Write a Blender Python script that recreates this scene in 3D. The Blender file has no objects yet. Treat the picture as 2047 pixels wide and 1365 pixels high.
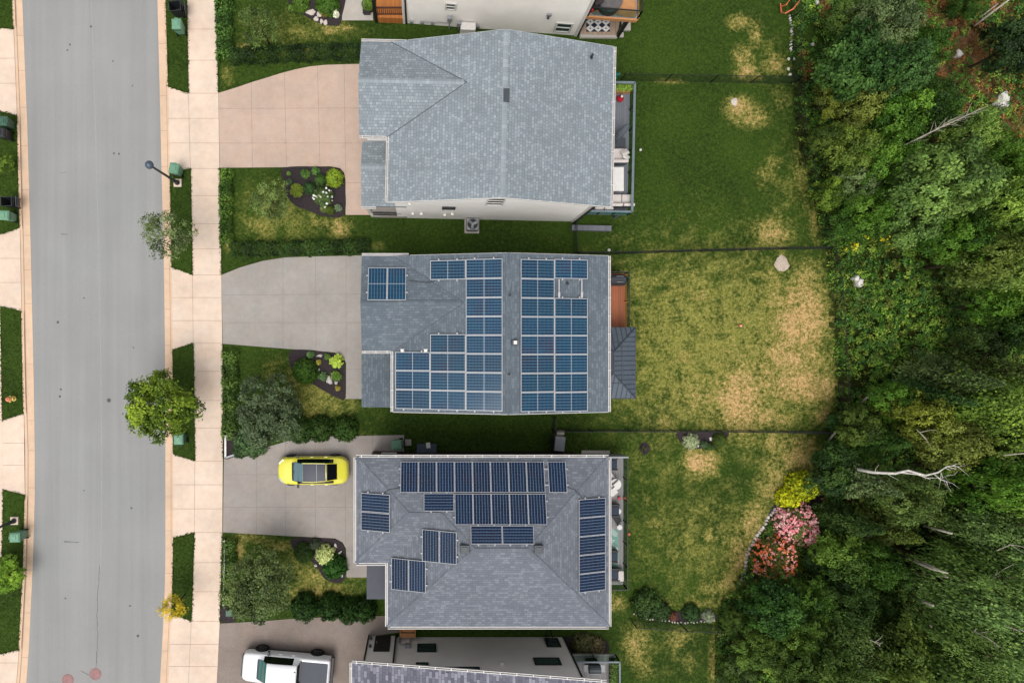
import bpy, bmesh, math, random
import numpy as np
from mathutils import Vector, Matrix
random.seed(4); RNG = np.random.default_rng(11)
SC = bpy.context.scene
COL = SC.collection
R = math.radians
# ------------------------------------------------------------------ camera, sky, sun, exposure
HC = 45.0                                   # drone height over the street
cam_d = bpy.data.cameras.new('camera'); cam = bpy.data.objects.new('camera', cam_d); COL.objects.link(cam)
cam.location = (0, 0, HC); cam.rotation_euler = (0, 0, 0)
cam_d.sensor_width = 36.0; cam_d.lens = 36.0 * 1350 / 2047
cam_d.shift_x = (1023.5 - 850) / 2047; cam_d.shift_y = -(682.5 - 680) / 2047
cam_d.clip_start = 0.5; cam_d.clip_end = 2000
SC.camera = cam
SUN_EL, SUN_AZ = R(67), R(195)               # high soft sun behind thin cloud, from the bottom of the picture
w = bpy.data.worlds.new('World'); SC.world = w; w.use_nodes = True
nt = w.node_tree; bg = nt.nodes['Background']
sky = nt.nodes.new('ShaderNodeTexSky'); sky.sky_type = 'NISHITA'; sky.sun_disc = False
sky.sun_elevation = SUN_EL; sky.sun_rotation = SUN_AZ; sky.air_density = 1.0; sky.dust_density = 3.0
hs = nt.nodes.new('ShaderNodeHueSaturation'); hs.inputs['Saturation'].default_value = 0.16
nt.links.new(sky.outputs[0], hs.inputs['Color']); nt.links.new(hs.outputs[0], bg.inputs['Color'])
bg.inputs['Strength'].default_value = 0.135
sun_d = bpy.data.lights.new('sun', 'SUN'); sun_d.energy = 1.3; sun_d.angle = R(40); sun_d.color = (1, .97, .93)
sun = bpy.data.objects.new('sun', sun_d); COL.objects.link(sun); sun.location = (0, 0, 60)
sdir = Vector((math.sin(SUN_AZ) * math.cos(SUN_EL), math.cos(SUN_AZ) * math.cos(SUN_EL), math.sin(SUN_EL)))
sun.rotation_euler = sdir.to_track_quat('Z', 'Y').to_euler()
SC.view_settings.view_transform = 'Standard'; SC.view_settings.look = 'None'
SC.view_settings.exposure = 0.86; SC.view_settings.gamma = 1
SC.cycles.max_bounces = 6; SC.cycles.diffuse_bounces = 3; SC.cycles.transparent_max_bounces = 8
SC.cycles.use_denoising = True
# ------------------------------------------------------------------ coordinates
def W(px, py, z=0.0):
    s = 1 - z / HC
    return Vector(((px - 850) / 30 * s, -(py - 680) / 30 * s, z))
def on_plane(px, py, a, b, c):              # point of the sight line on z = a + b x + c y
    u, v = (px - 850) / 30, -(py - 680) / 30
    s = (HC - a) / (HC + b * u + c * v)
    return Vector((u * s, v * s, HC * (1 - s)))
def on_wall(px, py, p, n):                  # ... on the upright plane through p with normal n (2D)
    u, v = (px - 850) / 30, -(py - 680) / 30
    s = (n[0] * p[0] + n[1] * p[1]) / (n[0] * u + n[1] * v)
    return Vector((u * s, v * s, HC * (1 - s)))
# ------------------------------------------------------------------ colours and materials
KX = 1.7
def lin1(v):
    v /= 255.0
    return v / 12.92 if v <= .04045 else ((v + .055) / 1.055) ** 2.4
def alb(c, gain=1.0):
    return tuple(min(.85, lin1(v) / KX * gain) for v in c)
def c4(c): return (c[0], c[1], c[2], 1)
class NT:
    def __init__(s, name):
        s.m = bpy.data.materials.new(name); s.m.use_nodes = True; s.t = s.m.node_tree
        s.p = s.t.nodes['Principled BSDF']; s.out = s.t.nodes['Material Output']
    def n(s, typ, **kw):
        nd = s.t.nodes.new('ShaderNode' + typ)
        for k, v in kw.items(): setattr(nd, k, v)
        return nd
    def l(s, a, b): s.t.links.new(a, b)
    def coord(s, kind='Object'): return s.n('TexCoord').outputs[kind]
    def noise(s, scale, vec=None, detail=3, rough=.55):
        nd = s.n('TexNoise'); nd.inputs['Scale'].default_value = scale
        nd.inputs['Detail'].default_value = detail; nd.inputs['Roughness'].default_value = rough
        s.l(vec if vec is not None else s.coord(), nd.inputs['Vector']); return nd.outputs['Fac']
    def rng(s, v, a, b, c, d, smooth=False):
        nd = s.n('MapRange'); nd.inputs[1].default_value = a; nd.inputs[2].default_value = b
        nd.inputs[3].default_value = c; nd.inputs[4].default_value = d
        if smooth: nd.interpolation_type = 'SMOOTHSTEP'
        s.l(v, nd.inputs[0]); return nd.outputs[0]
    def math(s, op, a, b=None):
        nd = s.n('Math', operation=op)
        for i, v in enumerate((a, b)):
            if v is None: continue
            if isinstance(v, (int, float)): nd.inputs[i].default_value = v
            else: s.l(v, nd.inputs[i])
        return nd.outputs[0]
    def mix(s, f, a, b, mode='MIX'):
        nd = s.n('MixRGB', blend_type=mode)
        for i, v in enumerate((f, a, b)):
            if isinstance(v, (int, float)): nd.inputs[i].default_value = v
            elif isinstance(v, tuple): nd.inputs[i].default_value = c4(v)
            else: s.l(v, nd.inputs[i])
        return nd.outputs[0]
    def scale(s, col, f): # colour times a factor
        nd = s.n('VectorMath', operation='SCALE'); s.l(col, nd.inputs[0])
        if isinstance(f, (int, float)): nd.inputs['Scale'].default_value = f
        else: s.l(f, nd.inputs['Scale'])
        return nd.outputs[0]
    def bump(s, h, strength=.3, dist=.02):
        b = s.n('Bump'); b.inputs['Strength'].default_value = strength; b.inputs['Distance'].default_value = dist
        s.l(h, b.inputs['Height']); s.l(b.outputs[0], s.p.inputs['Normal'])
    def attr(s, name, out='Fac'):
        nd = s.n('Attribute'); nd.attribute_name = name; return nd.outputs[out]
    def done(s, col=None, rough=.8, spec=.3, metal=0):
        if col is not None:
            if isinstance(col, tuple): s.p.inputs['Base Color'].default_value = c4(col)
            else: s.l(col, s.p.inputs['Base Color'])
        s.p.inputs['Roughness'].default_value = rough; s.p.inputs['Metallic'].default_value = metal
        s.p.inputs['Specular IOR Level'].default_value = spec
        return s.m
def mat_plain(name, c, rough=.6, spec=.3, metal=0, var=.12, sc=3.0, gain=1):
    t = NT(name); a = alb(c, gain)
    f = t.noise(sc, detail=4)
    col = t.mix(t.rng(f, .3, .7, 0, 1), tuple(v * (1 - var) for v in a), tuple(v * (1 + var) for v in a))
    return t.done(col, rough, spec, metal)
def mat_concrete(name, c, speck=.10, stain=.12, sc=1.0, rough=.9, speckscale=45):
    t = NT(name); a = alb(c); co = t.coord()
    big = t.rng(t.noise(.35 * sc, co, 4), .3, .7, 1 - stain, 1 + stain)
    med = t.rng(t.noise(2.2 * sc, co, 5, .65), .3, .7, 1 - stain * .7, 1 + stain * .7)
    fine = t.rng(t.noise(speckscale, co, 2, .7), .3, .7, 1 - speck, 1 + speck)
    f = t.math('MULTIPLY', t.math('MULTIPLY', big, med), fine)
    base = t.mix(t.rng(t.noise(.8 * sc, co, 3), .35, .65, 0, 1), a, (a[0] * 1.03, a[1] * .985, a[2] * .95))
    t.bump(t.noise(speckscale, co, 2), .15, .01)
    return t.done(t.scale(base, f), rough, .2)
def mat_shingle(name, dark, mid, light, row=.19, tab=.36, mortar=.5, blot=.08):
    t = NT(name); uv = t.n('UVMap').outputs[0]
    def brick(wd, seed_off, c1, c2, bias):
        mp = t.n('Mapping'); mp.inputs['Location'].default_value = (seed_off, 0, 0); t.l(uv, mp.inputs[0])
        b = t.n('TexBrick'); t.l(mp.outputs[0], b.inputs['Vector'])
        b.offset = .37; b.offset_frequency = 2; b.squash = .8; b.squash_frequency = 3
        b.inputs['Scale'].default_value = 1; b.inputs['Brick Width'].default_value = wd
        b.inputs['Row Height'].default_value = row; b.inputs['Mortar Size'].default_value = .011
        b.inputs['Mortar Smooth'].default_value = .4; b.inputs['Bias'].default_value = bias
        b.inputs['Color1'].default_value = c4(c1); b.inputs['Color2'].default_value = c4(c2)
        b.inputs['Mortar'].default_value = c4(tuple(v * mortar for v in dark_a)); return b
    dark_a, mid_a, light_a = alb(dark), alb(mid), alb(light)
    b1 = brick(tab, 0, dark_a, mid_a, 0)
    b2 = brick(tab, 0, (0, 0, 0), (1, 1, 1), 0)
    f = t.rng(b2.outputs['Color'], .6, .95, 0, 1)
    col = t.mix(f, b1.outputs['Color'], light_a)
    col = t.mix(b1.outputs['Fac'], col, tuple(v * mortar for v in dark_a))
    co = t.coord()
    bl = t.rng(t.noise(.5, co, 4), .3, .7, 1 - blot, 1 + blot)
    gr = t.rng(t.noise(30, co, 2, .7), .3, .7, .9, 1.1)
    t.bump(b1.outputs['Fac'], -.4, .012)
    return t.done(t.scale(col, t.math('MULTIPLY', bl, gr)), .92, .15)
def mat_siding(name, c, pitch=.14, gain=1):
    t = NT(name); a = alb(c, gain); co = t.n('NewGeometry').outputs['Position']
    sp = t.n('SeparateXYZ'); t.l(co, sp.inputs[0])
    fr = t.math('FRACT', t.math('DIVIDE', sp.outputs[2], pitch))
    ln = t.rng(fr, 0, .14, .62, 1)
    n = t.rng(t.noise(.7, co, 4), .3, .7, .94, 1.05)
    base = t.n('RGB'); base.outputs[0].default_value = c4(a)
    t.bump(fr, .35, .02)
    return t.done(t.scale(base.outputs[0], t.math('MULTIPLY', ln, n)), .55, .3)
def mat_boards(name, c, axis, pitch=.14, var=.13, gap=.35):
    t = NT(name); a = alb(c); co = t.n('NewGeometry').outputs['Position']
    sp = t.n('SeparateXYZ'); t.l(co, sp.inputs[0])
    v = t.math('DIVIDE', sp.outputs[axis], pitch)
    fr = t.math('FRACT', v); fl = t.math('FLOOR', v)
    wn = t.n('TexWhiteNoise', noise_dimensions='1D'); t.l(fl, wn.inputs['W'])
    tone = t.rng(wn.outputs[0], 0, 1, 1 - var, 1 + var)
    ln = t.rng(fr, 0, .12, gap, 1)
    mp = t.n('Mapping'); mp.inputs['Scale'].default_value = (2, 20, 2) if axis == 1 else (20, 2, 2); t.l(co, mp.inputs[0])
    g = t.rng(t.noise(1.5, mp.outputs[0], 3), .3, .7, .92, 1.08)
    base = t.n('RGB'); base.outputs[0].default_value = c4(a)
    return t.done(t.scale(base.outputs[0], t.math('MULTIPLY', t.math('MULTIPLY', tone, ln), g)), .7, .25)
def mat_glass(name, c, rough=.06, spec=.6):
    t = NT(name); return t.done(alb(c), rough, spec)
def mat_clear(name, tint, trans=.75, base=(.02, .04, .04)):
    t = NT(name); tr = t.n('BsdfTransparent'); tr.inputs[0].default_value = c4(tint)
    ms = t.n('MixShader'); ms.inputs[0].default_value = trans
    t.done(base, .05, .5); t.l(t.p.outputs[0], ms.inputs[1]); t.l(tr.outputs[0], ms.inputs[2])
    t.l(ms.outputs[0], t.out.inputs[0]); return t.m
def mat_leaf(name, source):
    t = NT(name)
    if source == 'object': base = t.n('ObjectInfo').outputs['Color']
    else: base = t.attr('col', 'Color')
    tone = t.rng(t.attr('tone'), 0, 1, .3, 1.8)
    rnd = t.rng(t.n('ObjectInfo').outputs['Random'], 0, 1, .85, 1.15)
    big = t.rng(t.noise(.55, t.n('NewGeometry').outputs['Position'], 2), .35, .65, .8, 1.22)
    hue = t.n('HueSaturation'); t.l(t.rng(t.attr('tone'), 0, 1, .52, .485), hue.inputs['Hue'])
    col = t.scale(base, t.math('MULTIPLY', t.math('MULTIPLY', tone, rnd), big)); t.l(col, hue.inputs['Color'])
    col = hue.outputs[0]
    t.done(col, .6, .18)
    tr = t.n('BsdfTranslucent'); t.l(t.scale(col, 1.1), tr.inputs[0])
    ms = t.n('MixShader'); ms.inputs[0].default_value = .28
    t.l(t.p.outputs[0], ms.inputs[1]); t.l(tr.outputs[0], ms.inputs[2]); t.l(ms.outputs[0], t.out.inputs[0])
    return t.m
def mat_lawn():
    t = NT('lawn_grass'); co = t.n('NewGeometry').outputs['Position']
    dry, ol = t.attr('dry'), t.attr('olive')
    n1 = t.noise(.22, co, 3); n2 = t.noise(1.1, co, 5, .65); n3 = t.noise(4.5, co, 5, .7); n4 = t.noise(22, co, 3, .7)
    g = t.mix(t.rng(n1, .35, .65, 0, 1), alb((33, 54, 10)), alb((52, 76, 18)))
    g = t.mix(t.rng(n3, .35, .7, 0, .8), g, alb((70, 91, 30)))
    o = t.mix(t.rng(n3, .35, .65, 0, 1), alb((108, 116, 40)), alb((158, 152, 82)))
    f = t.math('ADD', ol, t.math('MULTIPLY', t.math('ADD', t.math('MULTIPLY', ol, 1.3), .28), t.math('ADD', t.math('MULTIPLY', t.math('SUBTRACT', n2, .5), 2.0), t.math('MULTIPLY', t.math('SUBTRACT', n3, .5), .8))))
    g = t.mix(t.rng(f, .08, .85, 0, 1, True), g, o)
    s = t.mix(t.rng(n3, .35, .65, 0, 1), alb((178, 146, 88)), alb((216, 178, 124)))
    d = t.math('ADD', dry, t.math('MULTIPLY', t.math('ADD', t.math('ADD', t.math('MULTIPLY', dry, 1.3), t.math('MULTIPLY', ol, .5)), .15), t.math('ADD', t.math('MULTIPLY', t.math('SUBTRACT', n2, .5), 1.1), t.math('MULTIPLY', t.math('SUBTRACT', n3, .5), 1.2))))
    g = t.mix(t.rng(d, .10, .55, 0, .85, True), g, t.mix(t.rng(n3, .35, .65, 0, 1), alb((112, 116, 46)), alb((158, 148, 80))))
    g = t.mix(t.rng(d, .32, .98, 0, .95, True), g, s)
    t.bump(n4, .5, .03)
    n5 = t.noise(9, co, 4, .75)
    return t.done(t.scale(g, t.math('MULTIPLY', t.rng(n4, .3, .7, .62, 1.4), t.rng(n5, .32, .68, .78, 1.25))), .85, .1)
def mat_floor():
    t = NT('forest_soil'); co = t.coord(); ru = t.attr('rust')
    n1 = t.noise(.5, co, 4); n2 = t.noise(3, co, 5, .7); n3 = t.noise(16, co, 3, .7)
    g = t.mix(t.rng(n1, .35, .65, 0, 1), alb((40, 54, 18)), alb((62, 74, 28)))
    g = t.mix(t.rng(n2, .5, .75, 0, .7), g, alb((96, 80, 46)))
    r = t.mix(t.rng(n2, .35, .65, 0, 1), alb((112, 70, 36)), alb((156, 122, 92)))
    f = t.math('ADD', ru, t.math('MULTIPLY', t.math('SUBTRACT', n2, .5), 1.2))
    g = t.mix(t.rng(f, .3, .7, 0, 1), g, r)
    t.bump(n3, .6, .06)
    return t.done(t.scale(g, t.rng(n3, .3, .7, .65, 1.35)), .95, .05)
def mat_road():
    t = NT('asphalt'); a = alb((158, 159, 157)); co = t.coord()
    mp = t.n('Mapping'); mp.inputs['Scale'].default_value = (1.4, .03, 1); t.l(co, mp.inputs[0])
    st = t.rng(t.noise(1.2, mp.outputs[0], 3), .3, .7, .93, 1.06)
    big = t.rng(t.noise(.18, co, 5), .3, .7, .92, 1.06)
    fine = t.rng(t.noise(28, co, 3, .75), .3, .7, .9, 1.1)
    sp = t.rng(t.noise(70, co, 1), .62, .72, 1, .8)
    base = t.mix(t.rng(t.noise(.12, co, 2), .3, .7, 0, 1), a, (a[0] * 1.02, a[1] * .985, a[2] * .98))
    t.bump(t.noise(60, co, 2), .2, .01)
    return t.done(t.scale(base, t.math('MULTIPLY', t.math('MULTIPLY', st, big), t.math('MULTIPLY', fine, sp))), .9, .2)
def mat_pv(name, base, line, nu, nv, wu, wv, mid, buscol=None):
    """solar glass: nu x nv cells over the uv square; wu, wv line widths (fraction of a cell); mid = bright line half way"""
    t = NT(name); uv = t.n('UVMap').outputs[0]; sp = t.n('SeparateXYZ'); t.l(uv, sp.inputs[0])
    fu = t.math('FRACT', t.math('MULTIPLY', sp.outputs[0], nu)); fv = t.math('FRACT', t.math('MULTIPLY', sp.outputs[1], nv))
    du = t.math('ABSOLUTE', t.math('SUBTRACT', fu, .5)); dv = t.math('ABSOLUTE', t.math('SUBTRACT', fv, .5))
    lu = t.rng(du, .5 - wu, .5 - wu * .4, 0, .55); lv = t.rng(dv, .5 - wv, .5 - wv * .4, 0, 1)
    f = t.math('MAXIMUM', lu, lv)
    n = t.noise(.45, t.n('NewGeometry').outputs['Position'], 2)
    b = t.mix(t.rng(n, .35, .65, 0, 1), alb(base), alb((base[0] * .7, base[1] * 1.35, base[2] * 1.12)))
    n2 = t.noise(.8, t.n('NewGeometry').outputs['Position'], 3)
    b = t.mix(t.rng(n2, .52, .72, 0, .75), b, alb((base[0] * 3.2 + 14, base[1] * .85, base[2] * .8)))
    rn = t.rng(t.n('ObjectInfo').outputs['Random'], 0, 1, .8, 1.2)
    wn = t.n('TexWhiteNoise', noise_dimensions='2D')
    cm = t.n('CombineXYZ'); t.l(t.math('FLOOR', t.math('MULTIPLY', sp.outputs[0], nu)), cm.inputs[0])
    t.l(t.math('FLOOR', t.math('MULTIPLY', sp.outputs[1], nv)), cm.inputs[1]); t.l(cm.outputs[0], wn.inputs['Vector'])
    b = t.scale(b, t.math('MULTIPLY', rn, t.rng(wn.outputs[0], 0, 1, .82, 1.18)))
    col = t.mix(f, b, alb(line))
    if mid:
        dm = t.math('ABSOLUTE', t.math('SUBTRACT', sp.outputs[0], .5))
        col = t.mix(t.rng(dm, .005, .009, 1, 0), col, alb((184, 192, 200)))
    return t.done(col, .12, .22)
M = {}
M['road'] = mat_road()
M['walk'] = mat_concrete('sidewalk_concrete', (232, 211, 192), .06, .10)
M['kerb'] = mat_concrete('kerb_concrete', (226, 196, 168), .07, .09)
M['joint'] = mat_plain('joint_tan_gap', (168, 145, 125), .9, var=.1)  # flat tan for the concrete joints and the kerb fold line
M['joint_dark'] = mat_plain('joint_dark_gap', (140, 126, 116), .9, var=.2)
M['pink'] = mat_concrete('pink_aggregate', (202, 179, 163), .16, .09, speckscale=30)
M['grey'] = mat_concrete('grey_aggregate', (170, 165, 159), .14, .09, speckscale=30)
M['grey3'] = mat_concrete('warm_grey_concrete', (168, 161, 155), .12, .10, speckscale=30)
M['gravel'] = mat_concrete('brown_aggregate', (146, 134, 126), .26, .12, speckscale=18)
M['slab'] = mat_concrete('plain_concrete', (190, 184, 176), .06, .09)
M['lawn'] = mat_lawn(); M['floor'] = mat_floor()
def mat_mulch():
    t = NT('black_mulch'); co = t.coord(); n = t.noise(14, co, 4, .8)
    g = t.mix(t.rng(n, .3, .72, 0, 1), alb((34, 30, 32)), alb((88, 78, 80)))
    t.bump(n, .8, .05); return t.done(g, .95, .05)
M['mulch'] = mat_mulch()
M['sh1'] = mat_shingle('light_grey_shingle', (136, 145, 150), (152, 161, 166), (160, 169, 174), .17, .22, .68)
M['sh2'] = mat_shingle('blue_grey_shingle', (100, 110, 119), (114, 123, 131), (120, 129, 137), .145, .30, .78, .08)
M['sh3'] = mat_shingle('mid_grey_shingle', (110, 115, 124), (124, 128, 137), (132, 136, 144), .145, .30, .80, .08)
M['sh4'] = mat_shingle('dark_patched_shingle', (98, 98, 110), (132, 132, 144), (150, 150, 160), .19, .42, .7, .06)
M['cap1'] = mat_shingle('ridge_cap_light', (150, 159, 164), (160, 169, 174), (168, 177, 182), .3, .3, .85)
M['white'] = mat_plain('white_paint', (236, 232, 226), .45, .4, var=.06)
M['gutter'] = mat_plain('white_gutter_metal', (226, 222, 218), .4, .5, var=.10, sc=1.5)
M['cream'] = mat_siding('cream_siding', (246, 239, 233), .14, 1.6); M['gsid'] = mat_siding('grey_siding', (206, 199, 196), .15, 2.0)
M['dsid'] = mat_siding('dark_brown_siding', (66, 54, 52)); M['bsid'] = mat_siding('grey_blue_siding', (120, 124, 128))
M['black'] = mat_plain('black_metal', (26, 26, 28), .5, .4)
M['dark'] = mat_plain('dark_plastic', (38, 40, 42), .5, .4); M['charcoal'] = mat_plain('charcoal_plastic', (62, 68, 74), .5, .4)
M['grn'] = mat_plain('green_cart_plastic', (112, 160, 130), .5, .4, var=.08); M['grnd'] = mat_plain('dark_green_cart_plastic', (60, 98, 78), .5, .35)
M['pane'] = mat_glass('window_glass', (58, 78, 80)); M['dpane'] = mat_glass('dark_window_glass', (20, 24, 28))
M['gdeck'] = mat_boards('grey_deck_boards', (122, 124, 132), 0, .15); M['gdeck3'] = mat_boards('pale_grey_deck_boards', (158, 154, 154), 0, .16)
M['odeck'] = mat_boards('orange_deck_boards', (176, 104, 72), 0, .16); M['odeck0'] = mat_boards('amber_deck_boards', (196, 122, 60), 0, .12)
M['pdeck'] = mat_boards('weathered_boards', (176, 152, 132), 0, .3); M['amber'] = mat_plain('amber_timber', (206, 146, 96), .6)
M['brownwood'] = mat_plain('brown_stained_timber', (78, 40, 26), .6, var=.2)
M['teal'] = mat_clear('teal_glass', (.30, .75, .62), .30, (.01, .16, .13)); M['clear'] = mat_clear('clear_glass', (.80, .88, .84), .86)
M['metal'] = mat_plain('grey_metal', (150, 152, 156), .35, .5, var=.08)
M['railgrey'] = mat_plain('grey_rail_metal', (112, 126, 132), .45, .4)
M['alu'] = mat_plain('aluminium', (188, 188, 190), .35, .5, var=.06)
M['gaz'] = mat_plain('slate_metal_roof', (88, 98, 110), .38, .5, var=.08); M['gazrib'] = mat_plain('dark_slate_seam', (52, 60, 70), .4, .4)
M['leaf'] = mat_leaf('leaf', 'object'); M['cover'] = mat_leaf('undergrowth_leaf', 'attr')
def mat_bark(name, c):
    t = NT(name); n = t.noise(6, None, 5, .7); a = alb(c)
    return t.done(t.mix(t.rng(n, .3, .7, 0, 1), tuple(v * .55 for v in a), tuple(v * 1.25 for v in a)), .9, .1)
M['bark'] = mat_bark('bark', (92, 78, 62)); M['dead'] = mat_bark('dead_grey_wood', (204, 194, 178)); M['birch'] = mat_bark('pale_birch_bark', (226, 220, 210))
def mat_rock(name, c):
    t = NT(name); n = t.noise(3.5, None, 6, .7); a = alb(c); t.bump(n, .6, .06)
    return t.done(t.mix(t.rng(n, .3, .7, 0, 1), tuple(v * .7 for v in a), tuple(min(.8, v * 1.2) for v in a)), .9, .15)
M['boulder'] = mat_rock('tan_boulder', (206, 188, 170)); M['rock'] = mat_rock('pale_stone', (224, 212, 198)); M['rockg'] = mat_rock('grey_stone', (206, 200, 196)); M['rockw'] = mat_rock('white_stone', (244, 238, 230))
M['pvA'] = mat_pv('blue_solar_cells', (10, 38, 68), (100, 146, 172), 24, 6, .12, .075, True)
M['pvB'] = mat_pv('navy_solar_cells', (2, 18, 46), (136, 166, 200), 20, 6, .04, .055, False)
M['red'] = mat_plain('red_plastic', (206, 34, 52), .4, .4); M['orange'] = mat_plain('orange_plastic', (232, 120, 80), .5, .4)
M['linen'] = mat_plain('off_white_linen', (226, 216, 210), .9, .1, var=.08); M['graycloth'] = mat_plain('grey_cover_fabric', (112, 108, 108), .85, .1, var=.15)
M['navycloth'] = mat_plain('slate_cushion_fabric', (70, 78, 92), .9, .1); M['mint'] = mat_plain('mint_rug_weave', (132, 178, 164), .95, .05)
M['tyre'] = mat_plain('tyre_rubber', (24, 24, 26), .8, .2); M['rim'] = mat_plain('dark_alloy', (64, 66, 70), .35, .5)
M['valley'] = mat_plain('dark_valley_joint', (92, 98, 104), .8, .2)
def mat_paint(name, c, coat=.6):
    t = NT(name); t.done(alb(c), .32, .5); t.p.inputs['Coat Weight'].default_value = coat; t.p.inputs['Coat Roughness'].default_value = .06
    return t.m
M['yellow'] = mat_paint('lemon_car_paint', (242, 234, 72)); M['carwhite'] = mat_paint('white_car_paint', (250, 250, 252))
M['carglass'] = mat_glass('car_window', (14, 18, 22), .04); M['windsh'] = mat_glass('windscreen_glass', (92, 122, 132), .04)
M['windsh2'] = mat_glass('tinted_windscreen', (40, 104, 100), .04); M['roofglass'] = mat_glass('smoked_roof_glass', (84, 86, 96), .4, .15)
M['tonneau'] = mat_plain('tonneau_vinyl', (70, 74, 84), .6, .3, var=.06); M['tail'] = mat_glass('red_tail_lens', (196, 30, 40)); M['lens'] = mat_glass('headlight_lens', (208, 214, 200))
# ------------------------------------------------------------------ mesh helpers
class MB:
    def __init__(s): s.v = []; s.f = []; s.m = []; s.uv = {}; s.ch = []
    def add(s, vs, fs, mi=0, uvs=None):
        o = len(s.v); s.ch.append((o, len(s.f))); s.v += [tuple(p) for p in vs]
        for i, f in enumerate(fs):
            if uvs is not None: s.uv[len(s.f)] = uvs[i]
            s.f.append(tuple(o + k for k in f)); s.m.append(mi)
        return s
    def box(s, c, d, rz=0, mi=0, ry=0, rx=0):
        mt = Matrix.Rotation(rz, 3, 'Z') @ Matrix.Rotation(ry, 3, 'Y') @ Matrix.Rotation(rx, 3, 'X')
        vs = [Vector(c) + mt @ Vector((x * d[0] / 2, y * d[1] / 2, z * d[2] / 2)) for x in (-1, 1) for y in (-1, 1) for z in (-1, 1)]
        return s.add(vs, [(0, 1, 3, 2), (4, 6, 7, 5), (0, 4, 5, 1), (2, 3, 7, 6), (0, 2, 6, 4), (1, 5, 7, 3)], mi)
    def beam(s, a, b, wd, ht, mi=0):           # box from a to b
        a, b = Vector(a), Vector(b); d = b - a; L = d.length
        if L < 1e-6: return s
        x = d / L; up = Vector((0, 0, 1)) if abs(x.z) < .95 else Vector((0, 1, 0))
        y = up.cross(x).normalized(); z = x.cross(y)
        vs = [p + y * (wd / 2 * i) + z * (ht / 2 * j) for p in (a, b) for i in (-1, 1) for j in (-1, 1)]
        return s.add(vs, [(0, 1, 3, 2), (4, 6, 7, 5), (0, 4, 5, 1), (2, 3, 7, 6), (0, 2, 6, 4), (1, 5, 7, 3)], mi)
    def prism(s, pts, z0, z1, mi=0, mis=None):
        n = len(pts); ar = sum(pts[i][0] * pts[(i + 1) % n][1] - pts[(i + 1) % n][0] * pts[i][1] for i in range(n))
        if ar < 0: pts = pts[::-1]
        vs = [(p[0], p[1], z0) for p in pts] + [(p[0], p[1], z1) for p in pts]
        s.add(vs, [tuple(range(n, 2 * n))], mi)
        o = len(s.v) - 2 * n
        for i in range(n):
            j = (i + 1) % n; s.f.append((o + i, o + j, o + n + j, o + n + i)); s.m.append(mi if mis is None else mis)
        s.f.append(tuple(o + i for i in range(n))[::-1]); s.m.append(mi)
        return s
    def tube(s, pts, rs, n=8, mi=0, cap=True):
        pts = [Vector(p) for p in pts]; rings = []
        for i, p in enumerate(pts):
            d = (pts[min(i + 1, len(pts) - 1)] - pts[max(i - 1, 0)]).normalized()
            up = Vector((0, 0, 1)) if abs(d.z) < .9 else Vector((1, 0, 0))
            a = d.cross(up).normalized(); b = d.cross(a); r = rs[i] if hasattr(rs, '__len__') else rs
            rings.append([p + (a * math.cos(2 * math.pi * k / n) + b * math.sin(2 * math.pi * k / n)) * r for k in range(n)])
        vs = [q for rg in rings for q in rg]; fs = []
        for i in range(len(pts) - 1):
            for k in range(n): fs.append((i * n + k, i * n + (k + 1) % n, (i + 1) * n + (k + 1) % n, (i + 1) * n + k))
        if cap: fs.append(tuple(range(n))[::-1]); fs.append(tuple(range((len(pts) - 1) * n, len(pts) * n)))
        return s.add(vs, fs, mi)
    def lathe(s, c, prof, n=16, mi=0, axis='z'):
        vs = []; fs = []
        for r, z in prof:
            for k in range(n):
                a = 2 * math.pi * k / n; p = (r * math.cos(a), r * math.sin(a), z)
                if axis == 'y': p = (p[0], p[2], p[1])
                vs.append(Vector(c) + Vector(p))
        for i in range(len(prof) - 1):
            for k in range(n): fs.append((i * n + k, i * n + (k + 1) % n, (i + 1) * n + (k + 1) % n, (i + 1) * n + k))
        fs.append(tuple(range(n))[::-1]); fs.append(tuple(range((len(prof) - 1) * n, len(prof) * n)))
        return s.add(vs, fs, mi)
    def split(s, name, mat, parent, bevel=0):     # every added piece becomes an object of its own
        out = []
        for (v0, f0), (v1, f1) in zip(s.ch, s.ch[1:] + [(len(s.v), len(s.f))]):
            q = MB(); q.v = s.v[v0:v1]; q.f = [tuple(k - v0 for k in f) for f in s.f[f0:f1]]; q.m = s.m[f0:f1]
            out.append(q.build(name, mat, parent, bevel=bevel))
        return out
    def build(s, name, mats, parent=None, smooth=False, loc=None, fix=True, bevel=0):
        if not isinstance(mats, (list, tuple)): mats = [mats]
        me = bpy.data.meshes.new(name)
        base = Vector(loc) if loc is not None else (Vector(parent['org']) if parent is not None and 'org' in parent else Vector((0, 0, 0)))
        me.from_pydata([(p[0] - base.x, p[1] - base.y, p[2] - base.z) for p in s.v], [], s.f)
        for m in mats: me.materials.append(m)
        me.polygons.foreach_set('material_index', s.m)
        if s.uv:
            ul = me.uv_layers.new(name='UVMap')
            for fi, uvs in s.uv.items():
                p = me.polygons[fi]
                for k, li in enumerate(p.loop_indices): ul.data[li].uv = uvs[k]
        if fix:
            bm = bmesh.new(); bm.from_mesh(me); bmesh.ops.recalc_face_normals(bm, faces=bm.faces); bm.to_mesh(me); bm.free()
        if smooth: me.polygons.foreach_set('use_smooth', [True] * len(me.polygons))
        o = bpy.data.objects.new(name, me); COL.objects.link(o)
        if parent is not None: o.parent = parent
        elif loc is not None: o.location = loc
        if bevel:
            b = o.modifiers.new('bevel', 'BEVEL'); b.width = bevel; b.segments = 2; b.limit_method = 'ANGLE'; b.angle_limit = R(40)
        return o
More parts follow.
